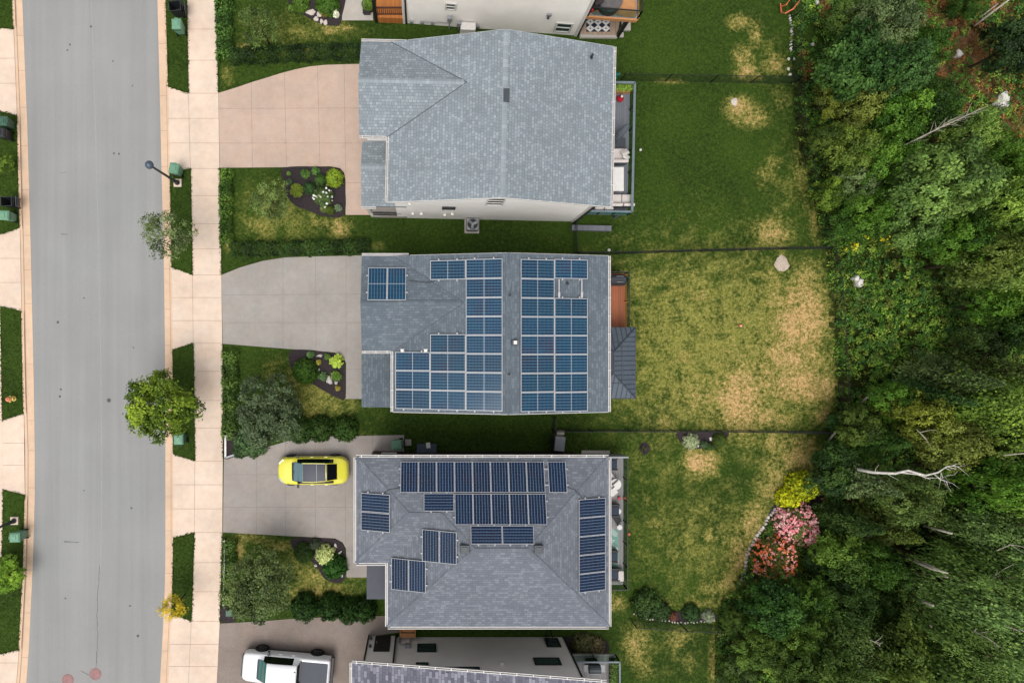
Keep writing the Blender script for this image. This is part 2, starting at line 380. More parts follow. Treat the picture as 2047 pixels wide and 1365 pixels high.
def tag(o, label=None, cat=None, group=None, kind=None):
    if label: o['label'] = label
    if cat: o['category'] = cat
    if group: o['group'] = group
    if kind: o['kind'] = kind
    return o
def thing(name, loc, label, cat, group=None, rz=0):
    o = bpy.data.objects.new(name, None); COL.objects.link(o); o.location = loc; o.rotation_euler = (0, 0, rz)
    o.empty_display_size = .3; o['org'] = tuple(loc)
    return tag(o, label, cat, group)
def local(name, label, cat, group=None):     # empty whose parts are built round the origin and placed afterwards
    o = thing(name, (0, 0, 0), label, cat, group); return o
def put(o, loc, rz=0, sc=1):
    o.location = loc; o.rotation_euler = (0, 0, rz); o.scale = (sc, sc, sc) if not hasattr(sc, '__len__') else sc
    return o
def dup(root, label=None):
    c = root.copy(); COL.objects.link(c)
    if label: c['label'] = label
    for ch in list(root.children):
        d = ch.copy(); COL.objects.link(d); d.parent = c
        for g in list(ch.children):
            e = g.copy(); COL.objects.link(e); e.parent = d
    return c
def struct(o): o['kind'] = 'structure'; return o
PX = lambda pts, z=0: [W(p[0], p[1], z)[:2] for p in pts]
def curve_poly(pts, n=6):                    # rounds a closed pixel outline (Catmull-Rom)
    out = []; N = len(pts); P = [np.array(p, float) for p in pts]
    for i in range(N):
        a, b, c, d = P[i - 1], P[i], P[(i + 1) % N], P[(i + 2) % N]
        for k in range(n):
            t = k / n
            out.append(tuple(.5 * (2 * b + (c - a) * t + (2 * a - 5 * b + 4 * c - d) * t * t + (3 * b - a - 3 * c + d) * t ** 3)))
    return out
def in_poly(x, y, poly):
    r = np.zeros(x.shape, bool); n = len(poly); j = n - 1
    for i in range(n):
        xi, yi = poly[i][:2]; xj, yj = poly[j][:2]
        r ^= ((yi > y) != (yj > y)) & (x < (xj - xi) * (y - yi) / (yj - yi + 1e-12) + xi); j = i
    return r
# ------------------------------------------------------------------ the ground
g = MB(); g.add([(-400, -400, -.05), (400, -400, -.05), (400, 400, -.05), (-400, 400, -.05)], [(0, 1, 2, 3)])
def mat_far():
    t = NT('far_ground'); n = t.noise(.08, None, 5); return t.done(t.mix(t.rng(n, .35, .65, 0, 1), alb((44, 62, 22)), alb((84, 88, 40))), .95, .05)
struct(g.build('ground', mat_far(), fix=False))
def ext(tab):                                # (y, x) table, prolonged beyond both ends of the picture
    ys = [p[0] for p in tab]; xs = [p[1] for p in tab]
    m0 = (xs[1] - xs[0]) / (ys[1] - ys[0]); m1 = (xs[-1] - xs[-2]) / (ys[-1] - ys[-2])
    ys = [ys[0] - 500] + ys + [ys[-1] + 500]; xs = [xs[0] - 500 * m0] + xs + [xs[-1] + 500 * m1]
    return lambda y: float(np.interp(y, ys, xs))
roadL = ext([(0, 45), (250, 55), (500, 62), (760, 68), (900, 70), (1000, 70), (1130, 66), (1300, 58), (1365, 53)])
roadR = ext([(0, 315), (200, 320), (370, 324), (530, 328), (680, 330), (900, 331), (1100, 331), (1170, 330), (1260, 326), (1365, 320)])
kerbL = ext([(0, 26), (250, 36), (500, 42), (760, 47), (900, 51), (1000, 51), (1130, 48), (1300, 39), (1365, 34)])
kerbR = ext([(0, 332), (200, 338), (370, 341), (530, 344), (680, 346), (900, 347), (1100, 347), (1200, 345), (1260, 342), (1365, 337)])
walkL = ext([(0, 375), (190, 378), (370, 383), (545, 386), (700, 388), (920, 391), (1060, 390), (1240, 384), (1365, 378)])
walkR = ext([(0, 432), (190, 437), (370, 440), (550, 443), (750, 446), (920, 446), (1060, 445), (1240, 440), (1365, 434)])
lwalk = ext([(0, -9), (300, -4), (600, 2), (840, 6), (980, 8), (1100, 6), (1200, 1), (1365, -12)])
def strip(fa, fb, y0, y1, z, step=25, th=.3):
    mb = MB(); ys = list(np.arange(y0, y1, step)) + [y1]
    A = [W(fa(y), y) for y in ys]; B = [W(fb(y), y) for y in ys]; n = len(ys)
    vs = [(p.x, p.y, z) for p in A] + [(p.x, p.y, z) for p in B] + [(p.x, p.y, z - th) for p in A] + [(p.x, p.y, z - th) for p in B]
    fs = []
    for i in range(n - 1):
        fs += [(i, i + 1, n + i + 1, n + i), (i, 2 * n + i, 2 * n + i + 1, i + 1), (n + i, n + i + 1, 3 * n + i + 1, 3 * n + i)]
    return mb.add(vs, fs)
def joint(mb, a, b, z, wd=.022, mi=1):       # thin dark groove drawn 4 mm proud of a slab
    pa, pb = W(*a), W(*b); d = (pb - pa).normalized(); q = Vector((-d.y, d.x, 0)) * wd / 2
    mb.add([(p.x, p.y, z + .004) for p in (pa - q, pb - q, pb + q, pa + q)], [(0, 1, 2, 3)], mi)
Y0, Y1 = -340, 1720
rd = strip(roadL, roadR, Y0, Y1, .02)
def wiggle(mb, pts, wd, z, amp, mi=1):
    P = []
    for (a, b) in zip(pts, pts[1:]):
        n = max(2, int(math.dist(a, b) / 5))
        for k in range(n):
            t = k / n; P.append((a[0] + (b[0] - a[0]) * t + random.uniform(-amp, amp), a[1] + (b[1] - a[1]) * t))
    P.append(pts[-1])
    for a, b in zip(P, P[1:]): joint(mb, a, b, z, wd * random.uniform(.6, 1.3), mi)
wiggle(rd, [(200, 1130), (196, 1180), (194, 1240), (196, 1270), (192, 1335)], .03, .02, .9)
wiggle(rd, [(162, 1340), (178, 1348)], .03, .02, .8)
wiggle(rd, [(129, 1082), (158, 1083)], .05, .02, .6)
wiggle(rd, [(122, 468), (136, 469)], .05, .02, .5); wiggle(rd, [(118, 346), (134, 345)], .025, .02, .5)
for (x, y) in ((182, 54), (226, 123), (265, 172), (228, 307), (168, 596), (116, 644), (267, 695), (122, 778), (120, 792), (260, 1210), (276, 1270), (238, 308), (131, 1195), (263, 1015), (168, 980), (140, 90), (135, 101)):
    p = W(x, y); k = random.uniform(.05, .1); rd.lathe((p.x, p.y, .018), [(k, 0), (k * .8, .008)], 7, 1)
M['stain'] = mat_plain('dark_tar_mark', (96, 96, 98), .9)
for y in range(-300, 1130, 30): joint(rd, (roadL(y) * .5 + roadR(y) * .5 + 3, y), (roadL(y + 30) * .5 + roadR(y + 30) * .5 + 3, y + 30), .02, .035, 2)
struct(rd.build('road', [M['road'], M['stain'], mat_plain('paving_seam', (168, 169, 168), .9)]))
lk = strip(kerbL, roadL, Y0, Y1, .03); rk = strip(roadR, kerbR, Y0, Y1, .03)
for y in (72, 142, 216, 292, 380, 471, 540, 607, 728, 840, 900, 974, 1050, 1138, 1224, 1313): joint(lk, (kerbL(y), y), (roadL(y), y), .03)
for y in (88, 192, 262, 334, 420, 538, 618, 690, 760, 838, 922, 992, 1060, 1145, 1220, 1300): joint(rk, (roadR(y), y), (kerbR(y), y), .03)
for y in range(-330, 1700, 30):              # the fold between gutter and kerb
    joint(rk, (kerbR(y) - 4.5, y), (kerbR(y + 30) - 4.5, y + 30), .03, .03); joint(lk, (kerbL(y) + 6, y), (kerbL(y + 30) + 6, y + 30), .03, .03)
struct(lk.build('gutter', [M['kerb'], M['joint']])); struct(rk.build('gutter', [M['kerb'], M['joint']]))
def kerb_stone(f, off, wd, y0, y1, drops):   # the raised lip, let down at the driveways
    mb = MB(); ys = np.arange(y0, y1, 10); prev = None
    for y in ys:
        h = .12
        for a, b in drops:
            if a - 12 <= y <= b + 12: h = .045
        a, b = W(f(y) + off, y), W(f(y) + off + wd, y); cur = (a, b, h)
        if prev:
            pa, pb, ph = prev
            mb.add([(pa.x, pa.y, 0), (pb.x, pb.y, 0), (pa.x, pa.y, ph), (pb.x, pb.y, ph), (a.x, a.y, 0), (b.x, b.y, 0), (a.x, a.y, h), (b.x, b.y, h)],
                   [(2, 3, 7, 6), (0, 2, 6, 4), (1, 3, 7, 5)])
        prev = cur
    return mb
struct(kerb_stone(kerbR, -4, 4, Y0, Y1, [(182, 336), (540, 692), (912, 1070), (1230, 1500)]).build('kerb', M['kerb']))
struct(kerb_stone(kerbL, 0, 5, Y0, Y1, [(66, 228), (466, 616), (838, 985), (1306, 1500)]).build('kerb', M['kerb']))
sw = strip(walkL, walkR, Y0, Y1, .085)
for y in (-60, 0, 60, 122, 188, 238, 287, 338, 392, 448, 498, 550, 595, 641, 686, 742, 800, 855, 921, 968, 1016, 1063, 1123, 1181, 1240, 1286, 1330, 1390): joint(sw, (walkL(y), y), (walkR(y), y), .085)
struct(sw.build('sidewalk', [M['walk'], M['joint']]))
lsw = strip(lambda y: lwalk(y) - 55, lwalk, Y0, Y1, .085); struct(lsw.build('sidewalk', [M['walk'], M['joint']]))
aprons = [(188, 175, 338, 345, (238, 287)), (550, 535, 686, 699, (595, 641)), (921, 907, 1063, 1074, (968, 1016)), (1240, 1226, 1460, 1470, (1286, 1330, 1390))]
for (ya, yb, yc, yd, js) in aprons:
    mb = MB(); mb.prism(PX([(kerbR(yb), yb), (walkL(ya), ya), (walkL((ya + yc) / 2), (ya + yc) / 2), (walkL(yc), yc), (kerbR(yd), yd), (kerbR((ya + yc) / 2), (ya + yc) / 2)]), -.2, .08)
    for y in js: joint(mb, (kerbR(y), y), (walkL(y), y), .082)
    joint(mb, (walkL(ya) - .6, ya), (walkL(yc) - .6, yc), .082)
    struct(mb.build('driveway_apron', [M['walk'], M['joint']]))
for (ya, yb, yc, yd, js) in [(60, 57, 232, 222, (118, 168)), (456, 470, 622, 612, (517, 565)), (826, 840, 988, 978, (885, 929)), (1297, 1308, 1500, 1490, (1323,))]:
    mb = MB(); mb.prism(PX([(kerbL(ya), ya), (lwalk(yb), yb), (lwalk(yd), yd), (kerbL(yc), yc)]), -.2, .08)
    for y in js: joint(mb, (lwalk(y), y), (kerbL(y), y), .082)
    struct(mb.build('driveway_apron', [M['walk'], M['joint']]))
# ------------------------------------------------------------------ lawns
DRY = [(1480, 215, 30, 22, .75), (1500, 235, 40, 22, .6), (1468, 228, 18, 16, .5), (1545, 465, 38, 32, .62), (1530, 350, 22, 30, .38), (1545, 330, 20, 20, .35), (1605, 340, 22, 80, .35), (1630, 440, 18, 50, .4), (1560, 200, 30, 30, .28),
       (1495, 145, 26, 16, .75), (1550, 130, 30, 22, .5), (1485, 112, 22, 26, .5), (1475, 45, 26, 18, .5), (1510, 70, 16, 30, .45), (1340, 163, 40, 8, .4),
       (1600, 640, 62, 80, .85), (1610, 570, 36, 50, .6), (1580, 710, 75, 50, .7), (1480, 800, 52, 70, .85), (1600, 770, 75, 40, .82), (1540, 760, 70, 60, .55), (1410, 790, 70, 60, .45), (1480, 730, 90, 60, .38), (1560, 590, 70, 70, .4), (1440, 650, 60, 60, .22), (1655, 770, 20, 40, .6), (1520, 835, 90, 22, .6), (1420, 830, 40, 24, .45), (1640, 830, 30, 22, .5), (1365, 715, 30, 16, .45), (1370, 770, 50, 40, .35), (1400, 590, 30, 22, .42), (1350, 575, 30, 12, .35), (1560, 735, 80, 60, .25), (1330, 840, 20, 14, .5), (1500, 735, 40, 30, .25),
       (1400, 925, 32, 26, .95), (1385, 905, 22, 12, .5), (1555, 885, 40, 24, .5), (1600, 915, 46, 50, .6), (1560, 975, 50, 44, .6), (1510, 1050, 30, 60, .6), (1480, 1110, 26, 50, .62), (1455, 1165, 22, 30, .55), (1540, 930, 40, 40, .4), (1295, 1000, 14, 10, .4), (1310, 1045, 12, 10, .5), (1418, 1075, 16, 10, .5), (1435, 1055, 20, 10, .4), (1425, 1175, 30, 26, .4), (1450, 1195, 20, 14, .5), (1400, 1205, 60, 14, .35), (1230, 1205, 24, 18, .5), (1325, 1205, 18, 12, .5),
       (1270, 1285, 26, 40, .55), (1355, 1275, 30, 24, .42), (1285, 1330, 20, 30, .4), (1380, 1320, 14, 40, .3), (1425, 1320, 12, 60, .5),
       (660, 60, 22, 10, .6), (690, 55, 20, 10, .5), (487, 95, 14, 9, .5), (600, 75, 14, 10, .3), (680, 455, 26, 22, .6), (640, 445, 30, 12, .4), (755, 492, 20, 8, .35), (520, 455, 34, 24, .35), (500, 385, 16, 12, .3), (455, 150, 16, 26, .35),
       (640, 815, 60, 40, .32), (500, 1075, 40, 12, .5), (560, 1090, 30, 14, .45), (640, 1180, 60, 20, .5), (630, 1150, 40, 24, .35), (480, 1100, 12, 30, .5), (545, 725, 30, 18, .3), (740, 870, 20, 6, .3), (455, 490, 8, 16, .4)]
OLV = [(1420, 690, 240, 190, .72), (1290, 640, 70, 160, .55), (1400, 550, 160, 40, .3), (1580, 380, 50, 110, .3), (1400, 1080, 150, 130, .42), (1350, 930, 120, 70, .36), (1560, 900, 90, 60, .4), (1330, 1300, 100, 70, .25), (640, 780, 100, 60, .6), (560, 430, 90, 60, .5), (620, 1150, 110, 60, .5), (600, 60, 110, 50, .38), (1530, 110, 50, 50, .3), (1310, 460, 90, 40, .15)]
EDGE = [(1580, -120), (1580, 0), (1585, 155), (1592, 230), (1600, 300), (1625, 400), (1648, 490), (1660, 560), (1667, 640), (1672, 740), (1672, 800), (1662, 870), (1640, 925), (1598, 965), (1560, 1005), (1530, 1055), (1500, 1115), (1478, 1160), (1442, 1205), (1436, 1250), (1433, 1300), (1430, 1460)]
edge_x = ext([(p[1], p[0]) for p in EDGE])
def field(tab, px, py):
    o = np.zeros(px.shape)
    for (cx, cy, rx, ry, s) in tab: o = np.maximum(o, s * np.exp(-((px - cx) / rx) ** 2 * .8 - ((py - cy) / ry) ** 2 * .8))
    return o
def grass_attrs(me):
    co = np.zeros(len(me.vertices) * 3, np.float32); me.vertices.foreach_get('co', co); co = co.reshape(-1, 3)
    px, py = co[:, 0] * 30 + 850, 680 - co[:, 1] * 30
    for nm, tab in (('dry', DRY), ('olive', OLV)):
        a = me.attributes.new(nm, 'FLOAT', 'POINT'); a.data.foreach_set('value', field(tab, px, py).astype(np.float32))
def grid_sheet(name, x0, x1, y0, y1, step, z, mat, keep=None, bumpy=0):
    xs = np.arange(x0, x1 + .01, step); ys = np.arange(y0, y1 + .01, step); nx, ny = len(xs), len(ys)
    X, Y = np.meshgrid(xs, ys); P = np.stack([(X - 850) / 30, -(Y - 680) / 30, np.full(X.shape, z)], -1).reshape(-1, 3)
    if bumpy: P[:, 2] += RNG.normal(0, bumpy, len(P))
    fs = [(j * nx + i, (j + 1) * nx + i, (j + 1) * nx + i + 1, j * nx + i + 1) for j in range(ny - 1) for i in range(nx - 1)
          if keep is None or keep(xs[i] + step / 2, ys[j] + step / 2)]
    me = bpy.data.meshes.new(name); me.from_pydata(P.tolist(), [], fs); me.materials.append(mat)
    o = bpy.data.objects.new(name, me); COL.objects.link(o); return struct(o)
lw = grid_sheet('lawn', 428, 1700, -340, 1720, 9, .03, M['lawn'], lambda x, y: x > walkR(y) - 8); grass_attrs(lw.data)
def verge(pts):
    mb = MB(); mb.prism(PX(pts), -.2, .1); o = struct(mb.build('verge_lawn', M['lawn'])); grass_attrs(o.data)
VERGES = []
def side(f, y0, y1, n=6): return [(f(y), y) for y in np.linspace(y0, y1, n)]
for (a, b, c, d) in [(-300, -300, 175, 188), (345, 338, 535, 550), (699, 686, 907, 921), (1074, 1063, 1226, 1240)]:
    VERGES.append(side(lambda y: kerbR(y), a, c) + side(lambda y: walkL(y), d, b))
for (a, b, c, d) in [(-200, -200, 60, 57), (232, 222, 456, 470), (622, 612, 826, 840), (988, 978, 1297, 1308)]:
    VERGES.append(side(lwalk, b, d) + side(kerbL, c, a))
for v in VERGES: verge(v)
# ------------------------------------------------------------------ driveways and beds
def slab(name, pts, z, mat, joints=(), jm='joint_dark', round_=False):
    mb = MB(); mb.prism(PX(curve_poly(pts) if round_ else pts), -.2, z)
    for a, b in joints: joint(mb, a, b, z, .018)
    return struct(mb.build(name, [mat, M[jm]]))
slab('driveway', [(437, 187), (470, 177), (505, 165), (535, 156), (560, 148), (590, 140), (620, 134), (650, 131), (680, 130), (760, 128), (760, 430), (691, 430), (691, 360), (688, 346), (680, 337), (660, 333), (560, 335), (440, 336)], .06, M['pink'],
     [((503, 166), (505, 335)), ((569, 146), (573, 334)), ((635, 132), (640, 333)), ((688, 130), (691, 345)), ((438, 218), (722, 217)), ((439, 287), (722, 287)), ((691, 366), (725, 366))])
slab('driveway', [(443, 550), (480, 535), (525, 522), (570, 515), (625, 513), (760, 510), (760, 797), (692, 797), (692, 725), (686, 713), (668, 704), (585, 698), (446, 687)], .06, M['grey'],
     [((631, 514), (632, 700)), ((566, 516), (566, 697)), ((692, 512), (692, 720)), ((445, 590), (724, 588)), ((445, 645), (724, 645)), ((692, 738), (727, 738))])
slab('driveway', [(448, 917), (480, 908), (530, 894), (580, 880), (650, 872), (808, 869), (808, 935), (740, 940), (740, 1153), (693, 1153), (692, 1095), (685, 1083), (670, 1075), (570, 1070), (446, 1063)], .06, M['grey3'],
     [((513, 900), (513, 1067)), ((570.7, 884), (571, 1070)), ((630, 874), (631, 1073)), ((690, 871), (691, 1088)), ((745, 870), (745, 905)), ((447, 948), (712, 948)), ((446, 1013), (712, 1013)), ((692, 1100), (735, 1100))])
slab('driveway', [(440, 1245), (530, 1240), (600, 1234), (680, 1232), (740, 1230), (800, 1230), (800, 1262), (745, 1270), (740, 1480), (425, 1480)], .06, M['gravel'])
slab('walkway', [(684, -80), (744, -80), (746, 42), (684, 42)], .06, M['slab'])
def bed(pts, z=.075): slab('mulch_bed', pts, z, M['mulch'], round_=True)
bed([(569, 336), (568, 365), (574, 392), (592, 412), (620, 422), (645, 432), (688, 429), (689, 360), (684, 342), (660, 335)])
bed([(585, 700), (582, 735), (597, 760), (625, 768), (650, 782), (674, 794), (690, 795), (690, 726), (682, 713), (664, 705)])
bed([(586, 1075), (590, 1100), (612, 1112), (632, 1130), (650, 1156), (676, 1164), (691, 1150), (690, 1097), (680, 1082), (660, 1075)])
bed([(560, -40), (578, 6), (606, 30), (640, 48), (668, 52), (682, 42), (684, -40)])
bed([(1358, 864), (1356, 878), (1372, 892), (1405, 896), (1440, 890), (1452, 875), (1448, 863)])
bed([(1266, 1222), (1290, 1236), (1350, 1242), (1425, 1240), (1428, 1226), (1380, 1222), (1330, 1220)])
bed([(1545, 1010), (1590, 975), (1640, 985), (1665, 1040), (1650, 1130), (1590, 1180), (1500, 1170), (1490, 1130), (1520, 1070)], .05)
bed([(448, 868), (449, 914), (470, 912), (500, 900), (500, 870)]); bed([(440, 1214), (440, 1240), (470, 1240), (470, 1212)])
bed([(1278, 895), (1286, 908), (1298, 900), (1294, 886), (1283, 885)]); bed([(1132, 1272), (1205, 1275), (1212, 1305), (1150, 1308)])
# ------------------------------------------------------------------ forest floor
def rust(px, py):
    return np.maximum(field([(1930, 120, 90, 110, .75), (1880, 50, 60, 60, .7), (1790, 35, 40, 30, .6), (2030, 250, 40, 60, .7), (1960, 20, 80, 40, .6), (1610, 140, 14, 30, .6), (1650, 15, 18, 30, .5), (1600, 1170, 30, 20, .4), (1655, 1000, 24, 30, .5), (1620, 900, 30, 24, .3)], px, py), 0)
ff = grid_sheet('forest_floor', 1416, 3000, -400, 1800, 12, .06, M['floor'], lambda x, y: x > edge_x(y) + (62 if y < 110 else 62 - (y - 110) if y < 170 else 0) - 3 + 5 * math.sin(y * .21), .05)
co = np.zeros(len(ff.data.vertices) * 3, np.float32); ff.data.vertices.foreach_get('co', co); co = co.reshape(-1, 3)
a = ff.data.attributes.new('rust', 'FLOAT', 'POINT'); a.data.foreach_set('value', rust(co[:, 0] * 30 + 850, 680 - co[:, 1] * 30).astype(np.float32))
# ------------------------------------------------------------------ houses
def roof_face(mb, pts, th=.16, mi=0):
    """one slope, with a shingle UV in metres (u along the eave, v up the slope) and a real thickness"""
    P = [Vector(p) for p in pts]; n = Vector((0, 0, 0))
    for i in range(len(P)): n += P[i].cross(P[(i + 1) % len(P)])
    n.normalize()
    if n.z < 0: P.reverse(); n = -n
    u = Vector((-n.y, n.x, 0)); u = u.normalized() if u.length > 1e-5 else Vector((1, 0, 0))
    v = n.cross(u)
    uv = [(p.dot(u), p.dot(v)) for p in P]; k = len(P)
    mb.add(P, [tuple(range(k))], mi, [uv])
    Q = [p - Vector((0, 0, th)) for p in P]
    mb.add(Q, [tuple(range(k))[::-1]], mi, [uv[::-1]])
    for i in range(k):
        j = (i + 1) % k
        mb.add([P[i], P[j], Q[j], Q[i]], [(0, 3, 2, 1)], mi, [[(0, 0)] * 4])
def cap_strip(mb, a, b, wd, mi=0, lift=.015, tent=.03):
    a, b = Vector(a), Vector(b); d = (b - a); L = d.length; x = d / L; y = Vector((0, 0, 1)).cross(x).normalized() * wd / 2
    up = Vector((0, 0, lift)); top = Vector((0, 0, lift + tent))
    for s in (-1, 1):
        mb.add([a + y * s + up - Vector((0, 0, tent)), b + y * s + up - Vector((0, 0, tent)), b + top, a + top], [(0, 1, 2, 3)], mi, [[(0, 0), (L, 0), (L, .29), (0, .29)]])
def gutter(parent, a, b, out, name='gutter', mat='gutter', br=True):
    a, b, o = Vector(a), Vector(b), Vector(out); mb = MB()
    mb.beam(a + o * .02 - Vector((0, 0, .07)), b + o * .02 - Vector((0, 0, .07)), .03, .14)
    mb.beam(a + o * .13 - Vector((0, 0, .06)), b + o * .13 - Vector((0, 0, .06)), .03, .12)
    mb.beam(a + o * .075 - Vector((0, 0, .12)), b + o * .075 - Vector((0, 0, .12)), .085, .02, 1)
    L = (b - a).length; k = max(2, int(L / 1.0))
    if br:
        for i in range(k + 1):
            p = a + (b - a) * ((i + .3) / (k + .6)); mb.beam(p - o * .01, p + o * .15, .05, .02)
    return mb.build(name, [M[mat], M['graygut']], parent)
M['graygut'] = mat_plain('gutter_trough', (190, 184, 180), .5, .4)
def rake_board(parent, a, b, out, mat='white'):
    mb = MB(); o = Vector(out) * .015; dz = Vector((0, 0, .12)); mb.beam(Vector(a) + o - dz, Vector(b) + o - dz, .03, .2); return mb.build('rake_board', M[mat], parent)
def window(parent, c, right, up, nrm, wd, ht, panes=2, frame='white', glass='pane', horiz=True, name='window', fw=.07):
    """frame on the wall with panes; c centre on the wall face"""
    c, r, u, n = Vector(c), Vector(right).normalized(), Vector(up).normalized(), Vector(nrm).normalized()
    mb = MB()
    def bar(cx, cy, bw, bh, d=.06):
        p = c + r * cx + u * cy
        vs = [p + r * (bw / 2 * i) + u * (bh / 2 * j) + n * (d * k) for i in (-1, 1) for j in (-1, 1) for k in (0, 1)]
        mb.add(vs, [(0, 1, 3, 2), (4, 6, 7, 5), (0, 4, 5, 1), (2, 3, 7, 6), (0, 2, 6, 4), (1, 5, 7, 3)])
    bar(-wd / 2, 0, fw, ht + fw); bar(wd / 2, 0, fw, ht + fw); bar(0, ht / 2, wd - fw, fw); bar(0, -ht / 2, wd - fw, fw)
    for i in range(1, panes):
        if horiz: bar(0, -ht / 2 + ht * i / panes, wd - fw, fw * .8, .05)
        else: bar(-wd / 2 + wd * i / panes, 0, fw * .8, ht - fw, .05)
    f = mb.build(name, M[frame], parent); pm = MB()
    a, b = r * (wd / 2 - fw / 2), u * (ht / 2 - fw / 2)
    p = c + n * .02; pm.add([p - a - b, p + a - b, p + a + b, p - a + b], [(0, 1, 2, 3)])
    g = pm.build('pane', M[glass], parent, fix=False); g.parent = f
    return f
def gable_house(name, label, rz, yN, yS, xE, xW, xR, ze, zr, xF, ywS, xa, roofm, wall, trim='white', inset=(.18, .9, .35), capm='cap1'):
    cx, cy = xR, (yN + yS) / 2
    h = thing(name, (cx, cy, 0), label, 'house', 'houses along the street', rz)
    sl = (zr - ze) / (xE - xR); slw = (zr - ze) / (xR - xW); zw = ze + (xa - xW) * slw; ywR = (yN + ywS) / 2
    ap = (xa, ywR, zw)
    rf = MB()
    roof_face(rf, [(xR, yS, zr), (xE, yS, ze), (xE, yN, ze), (xR, yN, zr)])
    roof_face(rf, [(xR, yS, zr), (xR, yN, zr), (xW, yN, ze), ap, (xW, ywS, ze), (xW, yS, ze)])
    roof_face(rf, [(xF, yN, ze), (xF, ywR, zw), ap, (xW, yN, ze)])
    roof_face(rf, [(xF, ywR, zw), (xF, ywS, ze), (xW, ywS, ze), ap])
    roof = rf.build('roof', M[roofm], h, fix=False)
    rc = MB(); cap_strip(rc, (xR, yS, zr), (xR, yN, zr), .30); cap_strip(rc, (xF, ywR, zw), (xa - .15, ywR, zw), .30)
    o = rc.build('ridge_cap', M[capm], h, fix=False); o.parent = roof
    vm = MB()
    for q in ((xW, yN, ze), (xW, ywS, ze)): vm.beam(Vector(q) + Vector((0, 0, .006)), Vector(ap) + Vector((0, 0, .006)), .05, .012)
    o = vm.build('valley_joint', M['valley'], h); o.parent = roof
    # walls with gable tops
    i_y, i_e, i_w = inset
    wx0, wx1, wy0, wy1 = xW + i_w, xE - i_e, yS + i_y, yN - i_y
    wl = MB(); top = lambda x: zr - abs(x - xR) * (sl if x > xR else slw) - .17
    for y in (wy0, wy1): wl.add([(wx0, y, 0), (wx1, y, 0), (wx1, y, top(wx1)), (xR, y, zr - .17), (wx0, y, top(wx0))], [(0, 1, 2, 3, 4)])
    wl.add([(wx0, wy0, 0), (wx0, wy1, 0), (wx0, wy1, top(wx0)), (wx0, wy0, top(wx0))], [(0, 1, 2, 3)])
    wl.add([(wx1, wy0, 0), (wx1, wy1, 0), (wx1, wy1, top(wx1)), (wx1, wy0, top(wx1))], [(0, 1, 2, 3)])
    fx = xF + .3; wy2 = ywS + .3
    wl.add([(fx, wy2, 0), (fx, wy1 - .01, 0), (fx, wy1 - .01, ze - .17), (fx, ywR, zw - .2), (fx, wy2, ze - .17)], [(0, 1, 2, 3, 4)])
    wl.add([(fx, wy2, 0), (wx0, wy2, 0), (wx0, wy2, ze - .17), (fx, wy2, ze - .17)], [(0, 1, 2, 3)])
    wl.add([(fx, wy1 - .01, 0), (wx0, wy1 - .01, 0), (wx0, wy1 - .01, ze - .17), (fx, wy1 - .01, ze - .17)], [(0, 1, 2, 3)])
    wl.build('wall', M[wall], h, fix=False)
    cb = MB()
    for y in (wy0, wy1): cb.box((wx1, y, (ze - .2) / 2), (.14, .14, ze - .3))
    cb.split('corner_board', M[trim], h)
    # garage door in the front wing and a front door beside it
    gd = MB(); gw = ywR - ywS - .2
    gd.box((fx - .03, ywR, 1.2), (.06, gw * 1.5, 2.3)); 
    for k in range(1, 4): gd.box((fx - .065, ywR, k * .56), (.02, gw * 1.5, .03))
    gd.build('garage_door', M[trim], h)
    dd = MB(); dd.box((wx0 - .03, yS + 1.3, 1.15), (.06, 1.0, 2.2)); dd.build('door', M['dark'], h)
    gutter(h, (xE, yS, ze), (xE, yN, ze), (1, 0, 0))
    gutter(h, (xW, yS, ze), (xW, ywS - .02, ze), (-1, 0, 0)); gutter(h, (xF, ywS, ze), (xW - .16, ywS, ze), (0, -1, 0)); gutter(h, (xF, yN, ze), (xW + .9, yN, ze), (0, 1, 0), br=False)
    for y, d in ((yS, -1), (yN, 1)):
        rake_board(h, (xR, y, zr - .02), (xE, y, ze - .02), (0, d, 0)); rake_board(h, (xR, y, zr - .02), (xW + (1 if d > 0 else 0), y, ze - .02 + (slw if d > 0 else 0)), (0, d, 0))
    dict_ = dict(sl=sl, slw=slw, zw=zw, ywR=ywR, wx0=wx0, wx1=wx1, wy0=wy0, wy1=wy1)
    return h, dict_
Z = Vector((0, 0, 1))
def railing(parent, pts, z, ht=1.0, glass='clear', post='black', top='railgrey', step=1.8, tw=.07):
    """glass railing along pts (world xy): posts, panes and a handrail, parts of the deck"""
    pm, gm, tm = MB(), MB(), MB()
    for a, b in zip(pts, pts[1:]):
        a, b = Vector((*a, z)), Vector((*b, z)); L = (b - a).length; n = max(1, round(L / step))
        tm.beam(a + Z * ht, b + Z * ht, tw, .05)
        for i in range(n + 1):
            p = a + (b - a) * i / n; pm.box((p.x, p.y, z + ht / 2 - .012), (.07, .07, ht - .03))
        for i in range(n):
            p, q = a + (b - a) * (i + .06) / n, a + (b - a) * (i + .94) / n
            gm.beam(p + Z * .5 * ht, q + Z * .5 * ht, .012, ht * .86)
    pm.split('railing_post', M[post], parent)
    if glass: gm.split('railing_glass', M[glass], parent)
    tm.split('handrail', M[top], parent)
def downpipe(parent, x, y, z0, z1, mat='white'):
    mb = MB(); mb.box((x, y, (z0 + z1) / 2), (.08, .06, z1 - z0)); return mb.build('downpipe', M[mat], parent)
